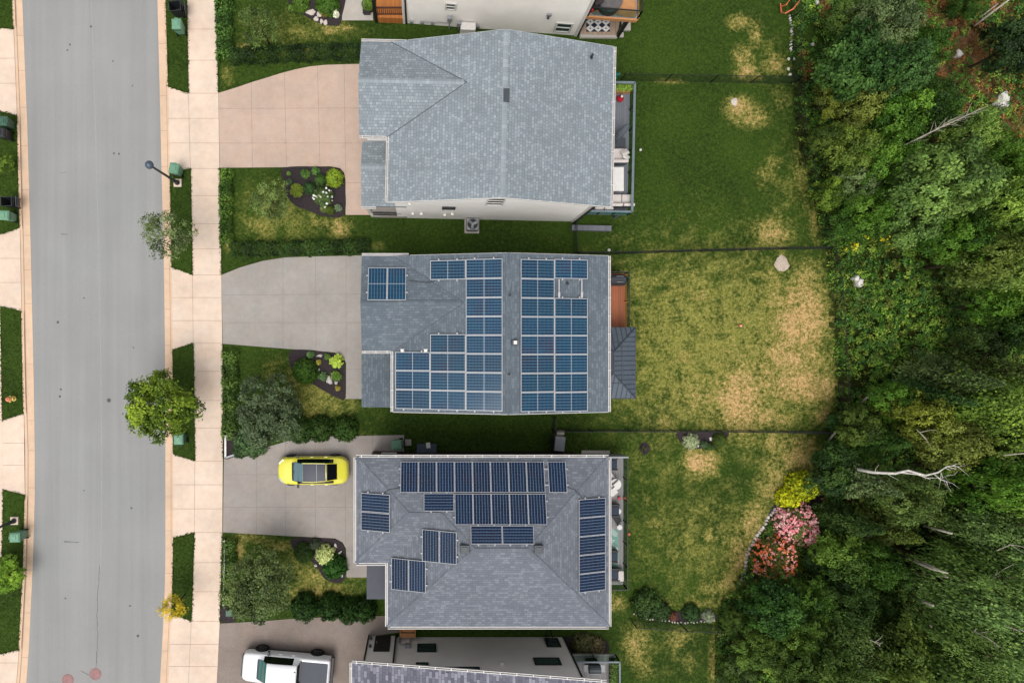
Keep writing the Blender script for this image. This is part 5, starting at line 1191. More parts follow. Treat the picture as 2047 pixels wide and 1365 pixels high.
for t in (.62,):
    A_, B_, C_, D_ = (plank(e, rr, t) + up * 1.5 for e, rr in ((E[0], ra), (E[1], ra), (E[2], rb), (E[3], rb))); rib.beam(A_, B_, .05, .05); rib.beam(B_, C_, .05, .05); rib.beam(C_, D_, .05, .05)
rib.build('roof_seam', M['gazrib'], o)
fm = MB()
for a, b in zip(E, E[1:] + E[:1]): fm.beam(Vector(a) - Z * .05, Vector(b) - Z * .05, .06, .14)
fm.build('roof_fascia', M['gazrib'], o)
for x in (gx0 + .2, gx1 - .2):
    for y in (gy0 + .2, gy1 - .2): pm = MB(); pm.box((x, y, zg / 2 - .05), (.12, .12, zg - .1)); pm.build('post', M['dark'], o)
# third deck
z3 = dz3
def disc(name, px, py, z, r, th, mat, label, cat, legs=True, group=None):
    p = W(px, py, z); o = thing(name, (p.x, p.y, z3), label, cat, group); mb = MB(); mb.lathe((p.x, p.y, z - th), [(r * .96, 0), (r, .01), (r, th - .01), (r * .97, th)], 28); mb.build('tabletop', M[mat], o)
    mb = MB(); mb.lathe((p.x, p.y, z3), [(r * .5, 0), (r * .45, .03), (.04, .05), (.04, z - th - z3)], 12); mb.build('pedestal', M['metal'], o)
disc('round_table', 1231, 968, z3 + .72, .36, .04, 'white', 'round white table on the pale grey deck', 'table')
disc('side_table', 1237, 1022, z3 + .5, .17, .03, 'white', 'small round white stool beside the dark lounger', 'stool', group='small stools on the pale grey deck'); disc('side_table', 1239, 1054, z3 + .5, .17, .03, 'white', 'small round white stool above the mint rug', 'stool', group='small stools on the pale grey deck')
def chair(px, py, rz, mat, label, z=z3, group='chairs on the pale grey deck'):
    o = local('deck_chair', label, 'chair', group); mb = MB(); mb.box((0, 0, .42), (.5, .5, .06)); mb.build('seat', M[mat], o, bevel=.02); mb = MB(); mb.box((0, .27, .68), (.5, .05, .5), rx=R(-12)); mb.build('backrest', M[mat], o, bevel=.02)
    for x in (-.21, .21):
        for y in (-.21, .21): mb = MB(); mb.box((x, y, .2), (.04, .04, .4)); mb.build('leg', M[mat], o)
    p = W(px, py, z + .5); put(o, (p.x, p.y, z), rz)
chair(1226, 983, R(40), 'white', 'white chair tucked below the round white table'); chair(1221, 955, R(-140), 'linen', 'white chair half under the roof edge beside the round table')
def armchair(px, py, rz, label):
    o = local('armchair', label, 'armchair', 'slate seats on the pale grey deck'); mb = MB(); mb.box((0, 0, .25), (.78, .8, .3)); mb.box((-.36, 0, .42), (.12, .8, .3)); mb.box((.36, 0, .42), (.12, .8, .3)); mb.build('frame', M['dark'], o, bevel=.03)
    mb = MB(); mb.box((0, -.04, .46), (.58, .66, .16)); mb.build('seat_cushion', M['navycloth'], o, bevel=.05); mb = MB(); mb.box((0, .34, .62), (.6, .16, .42), rx=R(-12)); mb.build('back_cushion', M['navycloth'], o, bevel=.05)
    p = W(px, py, z3 + .45); put(o, (p.x, p.y, z3), rz)
armchair(1226, 1020, R(90), 'slate armchair beside the upper white stool'); armchair(1226, 1148, R(90), 'slate armchair at the lower end of the pale deck'); armchair(1223, 1112, R(90), 'slate armchair on the lower half of the mint rug'); armchair(1222, 927, R(90), 'slate armchair at the upper end of the pale deck')
p = W(1232, 1030, z3 + .5); mb = MB(); mb.box((p.x - .1, p.y, z3 + .4), (.4, 1.3, .12), R(35), rx=R(12)); mb.box((p.x - .1, p.y, z3 + .2), (.3, 1.0, .25), R(35)); tag(mb.build('lounger', M['black'], loc=(p.x, p.y, z3), bevel=.03), 'narrow black lounger set diagonally between the white stools', 'lounger')
o = thing('patterned_rug', tuple(W(1226, 1095, z3)), 'mint green rug with pale fronds on the grey deck', 'rug'); mb = MB(); a, b = W(1212, 1058, z3), W(1236, 1133, z3); mb.box(((a.x + b.x) / 2, (a.y + b.y) / 2, z3 + .008), (b.x - a.x, a.y - b.y, .012))
for (fx, fy, fa) in ((.65, .1, 2.4), (.7, .5, 2.5), (.3, .35, .9), (.75, .85, 2.6), (.35, .75, .8)):
    cx, cy = a.x + (b.x - a.x) * fx, a.y + (b.y - a.y) * fy
    for k in range(6):
        s = -.25 + k * .09; ca, sa = math.cos(fa), math.sin(fa)
        for sg in (-1, 1): mb.beam((cx + ca * s, cy + sa * s, z3 + .017), (cx + ca * (s + .14) - sg * sa * .16, cy + sa * (s + .14) + sg * ca * .16, z3 + .017), .025, .003, 1)
mb.build('weave', [M['mint'], M['white']], o)
for (px, py, r, mt, lb) in ((1238, 996, .1, 'red', 'pink-red ball shaped pot beside the white chair'), (1249, 996, .09, 'orange', 'orange pot at the railing of the pale deck')):
    p = W(px, py, z3 + .2); mb = MB(); mb.lathe((p.x, p.y, z3), [(r * .7, 0), (r, .1), (r * 1.05, .2), (r * .8, .22)], 14); tag(mb.build('flower_pot', M[mt], loc=(p.x, p.y, z3)), lb, 'pot')
p = W(1257, 1067, .1); mb = MB(); mb.lathe((p.x, p.y, .05), [(.05, 0), (.1, .06), (.1, .1), (.04, .16)], 10); tag(mb.build('garden_ornament', M['orange'], loc=(p.x, p.y, 0)), 'small orange ornament on the grass beside the pale deck', 'ornament')
p = W(1240, 1150, z3 + .4); mb = MB(); mb.box((p.x, p.y, z3 + .3), (.42, .7, .5)); tag(mb.build('covered_stool', M['linen'], loc=(p.x, p.y, z3), bevel=.08), 'pale cloth covered seat at the lower end of the deck', 'stool')
# grill and planter on the fourth deck
o = thing('gas_grill', tuple(W(1188, 1337, dz4)), 'black gas grill with grey side shelves on the bottom deck', 'grill'); p = W(1189, 1337, dz4 + 1.0); mb = MB(); mb.box((p.x, p.y, dz4 + .45), (.7, .5, .9)); mb.build('cart', M['black'], o, bevel=.02)
mb = MB(); mb.tube([(p.x - .36, p.y, dz4 + .95), (p.x + .36, p.y, dz4 + .95)], .28, 14); mb.build('lid', M['charcoal'], o); mb = MB()
for s in (-1, 1): mb.box((p.x + s * .52, p.y, dz4 + .9), (.3, .46, .04))
mb.build('side_shelf', M['metal'], o, bevel=.01); mb = MB(); mb.tube([(p.x - .3, p.y - .3, dz4 + 1.0), (p.x + .3, p.y - .3, dz4 + 1.0)], .02, 6); mb.build('handle', M['alu'], o)
o = thing('planter_box', tuple(W(1236, 1345, dz4)), 'narrow planter full of green plants at the bottom deck railing', 'planter'); p = W(1236, 1345, dz4 + .5); mb = MB(); mb.box((p.x - .25, p.y - .2, dz4 + .22), (.4, 1.9, .44)); mb.build('box', M['dark'], o); PLANTER2 = (p.x - .25, p.y - .2, dz4 + .45)
# top right deck
o = thing('covered_table', tuple(W(1222, -6, zd)), 'round table under a grey cover on the raised deck at the top edge', 'table'); p = W(1222, -2, zd + .75); mb = MB(); mb.lathe((p.x, p.y, zd), [(.72, 0), (.70, .35), (.74, .66), (.7, .74), (.3, .79)], 26); mb.build('cover', M['graycloth'], o, smooth=True)
mb = MB(); mb.box((p.x - .85, p.y - .1, zd + .5), (.6, .62, .9), R(25)); tag(mb.build('covered_chair', mat_plain('dark_brown_cover', (62, 52, 54), .8), loc=(p.x, p.y, zd), bevel=.08), 'chair under a dark cover beside the grey covered table', 'chair')
p = W(1190, 8, zd + .3); mb = MB(); mb.box((p.x, p.y, zd + .2), (.25, 1.0, .4), R(-30)); tag(mb.build('cushion_box', M['red'], loc=(p.x, p.y, zd), bevel=.05), 'red cushion against the cream wall on the raised deck', 'cushion')
o = thing('patterned_rug', tuple(W(1195, 50, .25)), 'navy and white diamond rug on the patio under the raised deck', 'rug'); mb = MB(); a, b = W(1172, 38, .25), W(1219, 64, .25); cz = .262
mb.box(((a.x + b.x) / 2, (a.y + b.y) / 2, .257), (b.x - a.x, a.y - b.y, .01))
nx_, ny_ = 3, 2; cw, ch = (b.x - a.x) / nx_, (a.y - b.y) / ny_
for i in range(nx_):
    for j in range(ny_):
        cx, cy = a.x + cw * (i + .5), b.y + ch * (j + .5)
        for k in (.98, .70, .42):
            P_ = [Vector((cx + cw / 2 * k * dx, cy + ch / 2 * k * dy, cz + .003)) for dx, dy in ((1, 0), (0, 1), (-1, 0), (0, -1))]
            for u_, v_ in zip(P_, P_[1:] + P_[:1]): mb.beam(u_, v_, .045, .004, 1)
mb.build('weave', [mat_plain('navy_weave', (34, 42, 60), .95), M['white']], o)
# toys, balls, boulders
for (px, py, r, mt, lb) in ((1217, 500, .11, 'white', 'pale ball on the lawn beside the long fence'), (1280, 300, .1, 'white', 'pale ball on the lawn beside the upper deck')):
    mb = MB(); p = W(px, py, r); mb.lathe((p.x, p.y, .03), [(.02, 0), (r * .7, r * .3), (r, r), (r * .7, r * 1.7), (.02, 2 * r)], 14); tag(mb.build('ball', M[mt], smooth=True, loc=(p.x, p.y, .03)), lb, 'ball')
p = W(1479, 651); o = thing('toy', (p.x, p.y, .03), 'small red and white toy lying on the middle lawn', 'toy'); mb = MB(); mb.box((p.x, p.y, .1), (.22, .16, .12)); mb.build('body', M['orange'], o, bevel=.02); mb = MB(); mb.box((p.x - .02, p.y - .03, .18), (.12, .08, .06)); mb.build('top', M['linen'], o, bevel=.02)
o = thing('climbing_frame', tuple(W(1578, 12)), 'salmon tube play frame at the top lawn corner', 'play frame'); mb = MB()
for pts in ([(1560, 8, .1), (1562, 25, .5), (1570, 27, .9), (1586, 18, 1.2), (1598, 2, .8)], [(1560, 14, .1), (1572, 10, .6), (1580, -2, .8), (1582, -12, .1)]): mb.tube([W(*q) for q in pts], .045, 8)
mb.build('tube', M['orange'], o)
def rock(px, py, sx, sy, hgt, label, mat='rock', rz=0, group=None, z=.0, name='boulder', cat='boulder'):
    bm = bmesh.new(); bmesh.ops.create_icosphere(bm, subdivisions=2, radius=1); r = random.Random(int(px * 7 + py))
    for v in bm.verts:
        k = 1 + r.uniform(-.16, .16) + .13 * math.sin(3 * math.atan2(v.co.y, v.co.x) + px); v.co *= k
        if v.co.z > .55: v.co.z = .55 + (v.co.z - .55) * .3
    me = bpy.data.meshes.new(name); bm.to_mesh(me); bm.free(); me.materials.append(M[mat])
    o = bpy.data.objects.new(name, me); COL.objects.link(o); p = W(px, py, hgt * .5); o.location = (p.x, p.y, z); o.scale = (sx / 60, sy / 60, hgt); o.rotation_euler = (0, 0, rz)
    return tag(o, label, cat, group)
rock(1563, 526, 31, 37, .1, 'large pale boulder set in the middle lawn near the fence corner', 'boulder', rz=.4); rock(1469, 203, 14, 18, .2, 'pale stone in the dry patch of the upper lawn')
rock(2008, 200, 30, 34, .7, 'big white boulder at the right edge of the clearing', 'rockw'); rock(1714, 566, 13, 18, .5, 'white boulder in the undergrowth, lower and larger of the pair', 'rockw', z=.35); rock(1707, 557, 10, 12, .5, 'white boulder in the undergrowth, upper and smaller of the pair', 'rockw', z=.35); rock(1716, 594, 9, 9, .4, 'small white stone just below the pair of white boulders', 'rockw', z=.3)
rock(1914, 109, 12, 18, .5, 'white stone in the rust coloured clearing at the top', 'rockw', .5, z=.2); rock(1844, 52, 9, 11, .4, 'small white stone near the top of the clearing beside ferns', 'rockw', z=.2); rock(1841, 24, 8, 8, .4, 'small pale stone nearest the top edge of the clearing', 'rockw', z=.2); rock(1961, 329, 22, 10, .4, 'flat pale rock among the trees below the white boulder', 'rock', .5, z=.4)
for (px, py, s, lb) in ((1660, 45, 9, 'round pale stone beside the top trees'), (1625, 89, 8, 'pale stone on the grass beyond the top fence'), (1634, 5, 9, 'pale stone at the top edge beyond the fence')): rock(px, py, s, s, .16, lb, 'rockw')
for (px, py, sx, sy, lb) in ((1577, 118, 6, 7, 'upper left'), (1587, 118, 5, 7, 'upper right'), (1577, 138, 6, 7, 'middle'), (1580, 149, 7, 6, 'lowest')): rock(px, py, sx, sy, .12, f'{lb} stone of the four white stones at the fence corner', 'rockw', group='white stones at the fence corner', name='stone', cat='stone')
for (px, py, sx, sy, rz, lb) in ((621, 25, 21, 12, -.1, 'longest'), (638, 29, 11, 12, 0, 'squarish'), (632, 38, 11, 10, 0, 'middle'), (643, 43, 8, 10, 0, 'small lower'), (651, 46, 9, 10, 0, 'lowest right')): rock(px, py, sx, sy, .16, f'{lb} pale garden stone in the top mulch bed', 'rock', rz, 'garden stones in the top bed', .05, 'garden_stone', 'stone')
for (px, py, sx, sy, rz, lb) in ((639, 711, 13, 6, .1, 'upper flat pale stone in the mulch of the middle front bed'), (636, 739, 7, 9, .3, 'small pale stone beside the round bush of the middle bed'), (658, 760, 12, 17, .3, 'largest upright pale stone in the middle front bed'), (672, 765, 8, 7, 0, 'small pinkish stone beside the largest stone of the middle bed')): rock(px, py, sx, sy, .18, lb, 'rockg', rz, 'garden stones in the middle front bed', .05, 'garden_stone', 'stone')
for (px, py, sx, sy, rz, lb) in ((671, 1090, 5, 10, .4, 'upper slim white stone in the lower front bed'), (679, 1104, 11, 4, .6, 'slanting white stone in the lower front bed'), (631, 1130, 6, 5, 0, 'pale stone left of the variegated shrub'), (683, 1150, 6, 7, 0, 'pale stone at the lower end of the front bed'), (621, 1092, 7, 9, .4, 'reddish stone at the top of the lower front bed')): rock(px, py, sx, sy, .16, lb, 'rockw', rz, 'garden stones in the lower front bed', .05, 'garden_stone', 'stone')
for (px, py, s, lb) in ((1421, 877, 7, 'round white garden globe in the back bed'), (1395, 891, 5, 'left pale pebble at the lower rim of the back bed'), (1402, 891, 5, 'right pale pebble at the lower rim of the back bed')): rock(px, py, s, s, .14, lb, 'rockw', 0, None, .05, 'garden_stone', 'stone')
def edge_row(pts, n, label, group, smin=5, smax=9):
    P = [np.array(p, float) for p in pts]; ds = [np.linalg.norm(b - a) for a, b in zip(P, P[1:])]; tot = sum(ds)
    for k in range(n):
        t = tot * (k + .5) / n; i = 0
        while t > ds[i]: t -= ds[i]; i += 1
        q = P[i] + (P[i + 1] - P[i]) * t / ds[i]; rock(q[0] + random.uniform(-1.5, 1.5), q[1] + random.uniform(-1.5, 1.5), random.uniform(smin, smax), random.uniform(smin, smax), .16, label, random.choice(['rockw', 'rock', 'rockg']), random.uniform(0, 3), group, .03, 'edging_stone', 'stone')
edge_row([(1478, 1168), (1488, 1140), (1496, 1105), (1508, 1080), (1525, 1055), (1540, 1030), (1556, 1008), (1566, 998)], 27, 'white stone in the curved edging of the flower bed', 'stones edging the pink flower bed', 5.5, 8)
edge_row([(1266, 1224), (1280, 1233), (1320, 1240), (1370, 1244), (1430, 1240)], 26, 'small stone in the edging of the lower back bed', 'stones edging the lower back bed', 3, 5)
edge_row([(1580, 30), (1583, 70), (1582, 105)], 16, 'small pale stone in the row along the top back fence', 'stones along the top back fence', 3, 6)
# ------------------------------------------------------------------ fences of black wire mesh
M['wire'] = mat_plain('black_wire', (22, 24, 24), .5, .3)
def fence(pts, label, h=1.2, step=2.5, sp=.1, r=.0032, prop=None):
    o = thing('mesh_fence', tuple(W(*pts[0])), label, 'fence', 'black mesh fences between the yards'); ws = [W(*p) for p in pts]; wm, rm = MB(), MB()
    def wire(a, b):
        d = (b - a).normalized(); s = d.cross(Vector((.3, .2, .9))).normalized() * r; t = d.cross(s)
        wm.add([a + s, a - s * .5 + t * .87, a - s * .5 - t * .87, b + s, b - s * .5 + t * .87, b - s * .5 - t * .87], [(0, 1, 4, 3), (1, 2, 5, 4), (2, 0, 3, 5)])
    for a, b in zip(ws, ws[1:]):
        L = (b - a).length; d = (b - a) / L; n = max(1, round(L / step))
        for i in range(n + (b is ws[-1])):
            p = a + d * (L * i / n); pm = MB(); pm.lathe((p.x, p.y, 0), [(.035, 0), (.035, h + .06), (.02, h + .09)], 8); pm.build('post', M['black'], o)
        rm.tube([a + Z * h, b + Z * h], .02, 6); rm.tube([a + Z * .06, b + Z * .06], .008, 5)
        k = int((L + h) / sp)
        for i in range(k):
            s0 = i * sp
            for sg in (1, -1):
                u0, z0, u1, z1 = (s0 - h, 0., s0, h) if sg > 0 else (s0, 0., s0 - h, h)
                # clip to 0..L
                du, dz_ = u1 - u0, z1 - z0
                t0, t1 = sorted(((0 - u0) / du, (L - u0) / du)); t0, t1 = max(0, t0), min(1, t1)
                if t1 - t0 < .02: continue
                wire(a + d * (u0 + du * t0) + Z * (z0 + dz_ * t0), a + d * (u0 + du * t1) + Z * (z0 + dz_ * t1))
    wm.build('wire_mesh', M['wire'], o, fix=False); rm.build('rail', M['black'], o)
fence([(1147, 508), (1230, 508), (1400, 503), (1560, 499), (1650, 498)], 'black mesh fence between the upper lawn and the middle lawn'); fence([(1103, 858), (1250, 858), (1430, 859), (1560, 860), (1650, 862)], 'black mesh fence between the middle lawn and the lower lawn')
fence([(1240, 162), (1420, 165), (1578, 168)], 'black mesh fence above the upper lawn ending at the back corner'); fence([(1578, -40), (1580, 40), (1584, 168)], 'black mesh fence along the back of the topmost lawn')
fence([(1584, 168), (1590, 240), (1598, 300), (1625, 400), (1650, 498)], 'black mesh fence along the back of the upper lawn'); fence([(1650, 498), (1661, 560), (1668, 640), (1674, 740), (1674, 765)], 'black mesh fence along the back of the middle lawn')
fence([(1674, 797), (1670, 830), (1650, 862)], 'short black mesh fence between the back gate and the lower fence'); fence([(1262, 1240), (1360, 1246), (1436, 1250)], 'black mesh fence below the lower back bed')
fence([(1145, 440), (1147, 508)], 'short black mesh fence between the pale roof house and the next yard', step=2.2); fence([(1100, 905), (1103, 858), (1105, 832)], 'short black mesh fence between the middle house and the hip roof house', step=2.2); fence([(1098, 1256), (1090, 1268)], 'short black mesh fence between the two lower houses')
o = thing('garden_gate', tuple(W(1674, 781)), 'black framed gate in the back fence of the middle lawn', 'gate'); a, b = W(1674, 765), W(1674, 797); mb = MB()
for p in (a, b): mb.box((p.x, p.y, .68), (.08, .08, 1.36))
mb.build('post', M['black'], o); mb = MB(); a2, b2 = a + (b - a) * .08, a + (b - a) * .92
for q in (a2, b2): mb.beam(q + Z * .1, q + Z * 1.2, .05, .05)
for z in (.1, .65, 1.2): mb.beam(a2 + Z * z, b2 + Z * z, .05, .05)
mb.build('frame', M['black'], o)
# ------------------------------------------------------------------ vegetation
def leaf_mesh(name, c, n, s, aspect=1.7, mat='leaf', col=None, tone=None, dirs=None):
    """one diamond shaped leaf per point: centres c, normals n, lengths s"""
    c = np.asarray(c, np.float32); N = len(c); n = n / (np.linalg.norm(n, axis=1, keepdims=True) + 1e-9)
    r = RNG.normal(size=(N, 3)) if dirs is None else dirs + RNG.normal(size=(N, 3)) * .25
    t = np.cross(np.cross(n, r), n); t /= (np.linalg.norm(t, axis=1, keepdims=True) + 1e-9); b = np.cross(n, t)
    s = np.asarray(s).reshape(-1, 1); up = n * s * .10
    V = np.stack([c - t * s * .5, c + b * s * .5 / aspect + up, c + t * s * .5, c - b * s * .5 / aspect + up], 1).reshape(-1, 3).astype(np.float32)
    me = bpy.data.meshes.new(name); me.vertices.add(4 * N); me.vertices.foreach_set('co', V.ravel())
    me.loops.add(4 * N); me.loops.foreach_set('vertex_index', np.arange(4 * N, dtype=np.int32))
    me.polygons.add(N); me.polygons.foreach_set('loop_start', np.arange(0, 4 * N, 4, dtype=np.int32)); me.polygons.foreach_set('loop_total', np.full(N, 4, np.int32))
    tone = RNG.random(N) if tone is None else tone
    a = me.attributes.new('tone', 'FLOAT', 'POINT'); a.data.foreach_set('value', np.repeat(np.clip(tone, 0, 1), 4).astype(np.float32))
    if col is not None:
        a = me.attributes.new('col', 'FLOAT_COLOR', 'POINT'); cc = np.concatenate([col, np.ones((N, 1))], 1); a.data.foreach_set('color', np.repeat(cc, 4, 0).astype(np.float32).ravel())
    me.materials.append(M[mat]); me.update(); me.validate(); return me
def unit(n):
    v = RNG.normal(size=(n, 3)); return v / np.linalg.norm(v, axis=1, keepdims=True)
def crown(kind, seed):
    global RNG
    RNG = np.random.default_rng(seed); C, Nn, S, T, D = [], [], [], [], []
    def clump(p, d, m, sig, ls, tone, updir=.5, dr=None):
        q = p + RNG.normal(size=(m, 3)) * sig; nn = d * 1.0 + np.array([0, 0, updir * .6]) + RNG.normal(size=(m, 3)) * .36
        C.append(q); Nn.append(nn); S.append(ls * RNG.uniform(.65, 1.3, m)); T.append(np.clip(tone + RNG.normal(0, .16, m), 0, 1)); D.append(np.tile(dr if dr is not None else d, (m, 1)))
    if kind in ('broad', 'clumpy', 'airy'):
        nl = {'broad': 15, 'clumpy': 20, 'airy': 17}[kind]; ncl = {'broad': 34, 'clumpy': 26, 'airy': 22}[kind]; m = {'broad': 22, 'clumpy': 22, 'airy': 9}[kind]
        for i in range(nl):
            a = i * 2.399 + RNG.uniform(-.4, .4); e = 1 - (i + .5) / nl * 1.35; rr = math.sqrt(max(0, 1 - e * e)) * RNG.uniform(.55, .78)
            lc = np.array([rr * math.cos(a), rr * math.sin(a), e * RNG.uniform(.45, .7)]); lr = RNG.uniform(.22, .44) if kind != 'airy' else RNG.uniform(.18, .34); lt = RNG.uniform(.12, .82)
            for d in unit(ncl):
                if d[2] < -.45: d[2] *= -1
                clump(lc + d * lr * np.array([1, 1, .8]) * RNG.uniform(.75, 1.08), d, m, .05, {'broad': .070, 'clumpy': .078, 'airy': .07}[kind], lt + d[2] * .05)
    elif kind == 'feather':
        for i in range(150):
            a = RNG.uniform(0, 6.28); e = RNG.uniform(-.5, .95); rr = math.sqrt(max(.05, 1 - e * e)); d = np.array([math.cos(a) * rr, math.sin(a) * rr, e]); L = RNG.uniform(.7, 1.05); lt = RNG.uniform(.2, .8)
            for t in np.linspace(.3, 1, 9):
                p = d * L * t * np.array([1, 1, .8]) + np.array([0, 0, -.15 * t * t]); clump(p + RNG.normal(size=3) * .05, d, 9, .075, .062, lt + RNG.normal(0, .1), .7, RNG.normal(size=3))
    elif kind == 'pine':
        for lev in range(8):
            z = -.8 + lev * .22; R0 = (1.0 - lev / 8.4) ; nb = 13 - lev
            for k in range(nb):
                a = 6.283 * k / nb + lev * .4 + RNG.uniform(-.2, .2); lt = RNG.uniform(.2, .75); L = R0 * RNG.uniform(.8, 1.08); d = np.array([math.cos(a), math.sin(a), .12])
                for t in np.linspace(.2, 1, max(4, int(11 * R0))):
                    for sd in (-1, 0, 1):
                        w_ = .22 * (1 - t * .6) * R0 * sd; p = np.array([math.cos(a) * L * t - math.sin(a) * w_, math.sin(a) * L * t + math.cos(a) * w_, z - .1 * t * t * 2 + .06])
                        clump(p, np.array([0, 0, 1.]), 5, .028, .085, lt + .1 * t, .8, d)
    elif kind in ('dome', 'ball'):
        k = 420 if kind == 'dome' else 520
        for d in unit(k):
            d[2] = abs(d[2]); rad = RNG.uniform(.8, 1.03) if kind == 'dome' else RNG.uniform(.92, 1.0)
            bump_ = 1 + (.13 if kind == 'dome' else .03) * math.sin(d[0] * 7 + seed) * math.sin(d[1] * 6 + 1.7 * seed)
            clump(d * rad * bump_, d, 10, .05, .13 if kind == 'dome' else .085, RNG.uniform(.25, .75), .3)
    elif kind == 'rosette':
        for i in range(150):
            a = RNG.uniform(0, 6.28); rr = RNG.uniform(.15, .95); d = np.array([math.cos(a), math.sin(a), .2]); p = np.array([math.cos(a) * rr, math.sin(a) * rr, .75 - .55 * rr * rr + RNG.normal(0, .05)])
            clump(p, np.array([d[0] * .5, d[1] * .5, 1]), 2, .03, .42, RNG.uniform(.3, .8), .8, d)
    elif kind == 'grassy':
        for i in range(260):
            a = RNG.uniform(0, 6.28); L = RNG.uniform(.6, 1.0); d = np.array([math.cos(a), math.sin(a), 0]); lt = RNG.uniform(.3, .8)
            for t in (.3, .6, .9): clump(d * L * t + np.array([0, 0, .8 * t * (1.4 - t)]), np.array([-d[0] * .4, -d[1] * .4, 1]), 1, .01, .34, lt, .5, d)
    me = leaf_mesh('crown', np.concatenate(C), np.concatenate(Nn), np.concatenate(S), 4.5 if kind == 'grassy' else (1.8 if kind in ('feather', 'pine') else 1.6), 'leaf', None, np.concatenate(T), np.concatenate(D))
    return me
CR = {'broad': [crown('broad', s) for s in (1, 2, 3, 4)], 'clumpy': [crown('clumpy', s) for s in (11, 12, 13)], 'airy': [crown('airy', s) for s in (21, 22)],
      'feather': [crown('feather', s) for s in (31, 32, 33)], 'pine': [crown('pine', s) for s in (41, 42)], 'dome': [crown('dome', s) for s in (51, 52, 53)], 'ball': [crown('ball', 61)],
      'rosette': [crown('rosette', 71), crown('rosette', 72)], 'grassy': [crown('grassy', 81)]}
RNG = np.random.default_rng(5)
def trunk_mesh(seed, limbs=7, spread=.75):
    r = random.Random(seed); mb = MB(); mb.tube([(0, 0, -.02), (.01, .0, .3), (-.01, .015, .6), (.0, .0, .92)], [.030, .022, .015, .005], 8)
    for i in range(limbs):
        a = i * 2.4 + r.uniform(-.3, .3); z0 = .35 + .45 * i / limbs; L = spread * (1 - .5 * i / limbs); d = Vector((math.cos(a), math.sin(a), 0)) * .34
        p0 = Vector((0, 0, z0)); p1 = p0 + d * L * .5 + Z * .08; p2 = p0 + d * L + Z * .2; mb.tube([p0, p1, p2], [.011, .007, .002], 5)
        for s in (-1, 1):
            e = d * L * .4 + Vector((-d.y, d.x, 0)) * L * .5 * s + Z * .1; mb.tube([p1, p1 + e], [.005, .0015], 4)
    o = mb.build('trunk', M['bark'], smooth=True); me = o.data; bpy.data.objects.remove(o); return me
TRK = [trunk_mesh(s) for s in (1, 2, 3)]
cnt = [0]
def leafcol(c, g=1.9): a = alb(c, g); return (a[0], a[1], a[2], 1)
def tree(kind, cx, cy, rpx, h, c, label, name='tree', cat='tree', group=None, zc=.62, rz=None, trunk=True, base=0.0, gain=1.9):
    i = cnt[0]; cnt[0] += 1; r = random.Random(i * 31 + 7); z = h * zc; p = W(cx, cy, z); RR = rpx / 30 * (1 - z / HC)
    o = thing(name, (p.x, p.y, base), label, cat, group); me = CR[kind][i % len(CR[kind])]
    q = bpy.data.objects.new('crown' if trunk else 'foliage', me); COL.objects.link(q); q.parent = o; q.location = (0, 0, z - base); q.rotation_euler = (r.uniform(-.12, .12), r.uniform(-.12, .12), r.uniform(0, 6.28) if rz is None else rz)
    q.scale = (RR * r.uniform(.94, 1.08), RR * r.uniform(.94, 1.08), h * (1 - zc) * 1.12); q.color = leafcol(c, gain)
    if trunk:
        t = bpy.data.objects.new('trunk', TRK[i % 3]); COL.objects.link(t); t.parent = o; k = max(RR * 1.9, h * .6); t.scale = (k, k, h * .86)
    return o
def shrub(kind, cx, cy, rpx, h, c, label, name='shrub', cat='shrub', group=None, gain=1.9, base=.05):
    i = cnt[0]; cnt[0] += 1; r = random.Random(i * 17 + 3); z = h * .5; p = W(cx, cy, z); RR = rpx / 30 * (1 - z / HC); me = CR[kind][i % len(CR[kind])]
    o = bpy.data.objects.new(name, me); COL.objects.link(o); o.location = (p.x, p.y, base); o.rotation_euler = (0, 0, r.uniform(0, 6.28)); o.scale = (RR, RR, h); o.color = leafcol(c, gain)
    return tag(o, label, cat, group)
DK, MD, LT, OL, GG, YG, BG, VD = (46, 72, 24), (68, 100, 32), (100, 126, 60), (92, 102, 38), (88, 106, 68), (124, 136, 44), (54, 82, 42), (34, 54, 18)
# front yards
tree('airy', 335, 466, 58, 5.6, (84, 98, 58), 'thin airy street tree over the kerb and road, sparse leaves', group=None, zc=.72)
tree('clumpy', 325, 810, 72, 5.6, (102, 124, 34), 'dense leafy maple on the kerb lawn reaching over the road', zc=.62)
tree('airy', 346, 1213, 30, 3.2, (168, 150, 34), 'small yellow leaved sapling at the lower kerb lawn end', zc=.7)
tree('broad', 535, 822, 66, 4.6, (72, 86, 58), 'grey-green bushy tree below the middle driveway', zc=.55)
tree('broad', 522, 1172, 74, 5.2, (78, 92, 50), 'big grey-green tree on the front lawn beside the low white rail', zc=.6)
tree('airy', 520, 55, 48, 4.0, (78, 96, 46), 'light airy tree on the top front lawn', zc=.65); tree('airy', 540, 400, 44, 4.0, (82, 98, 50), 'light airy tree on the lawn beside the round flower bed drive', zc=.65)
tree('broad', 12, 1150, 40, 2.2, (92, 122, 36), 'bright green tree at the left edge below the lower lamp', zc=.6)
tree('airy', 8, 330, 22, 1.3, (84, 108, 34), 'small light tree at the left edge above the left carts', zc=.6)
shrub('dome', 500, 882, 34, 1.1, (74, 98, 58), 'low spreading evergreen at the driveway corner beside the white edging'); shrub('dome', 478, 902, 14, .6, (60, 86, 46), 'small low plant in the mulch corner by the white edging')
shrub('ball', 609, 742, 26, 1.3, (58, 88, 26), 'clipped round green bush in the middle front mulch bed'); shrub('ball', 606, 1106, 20, 1.0, (54, 78, 30), 'clipped green bush at the left of the lower front bed')
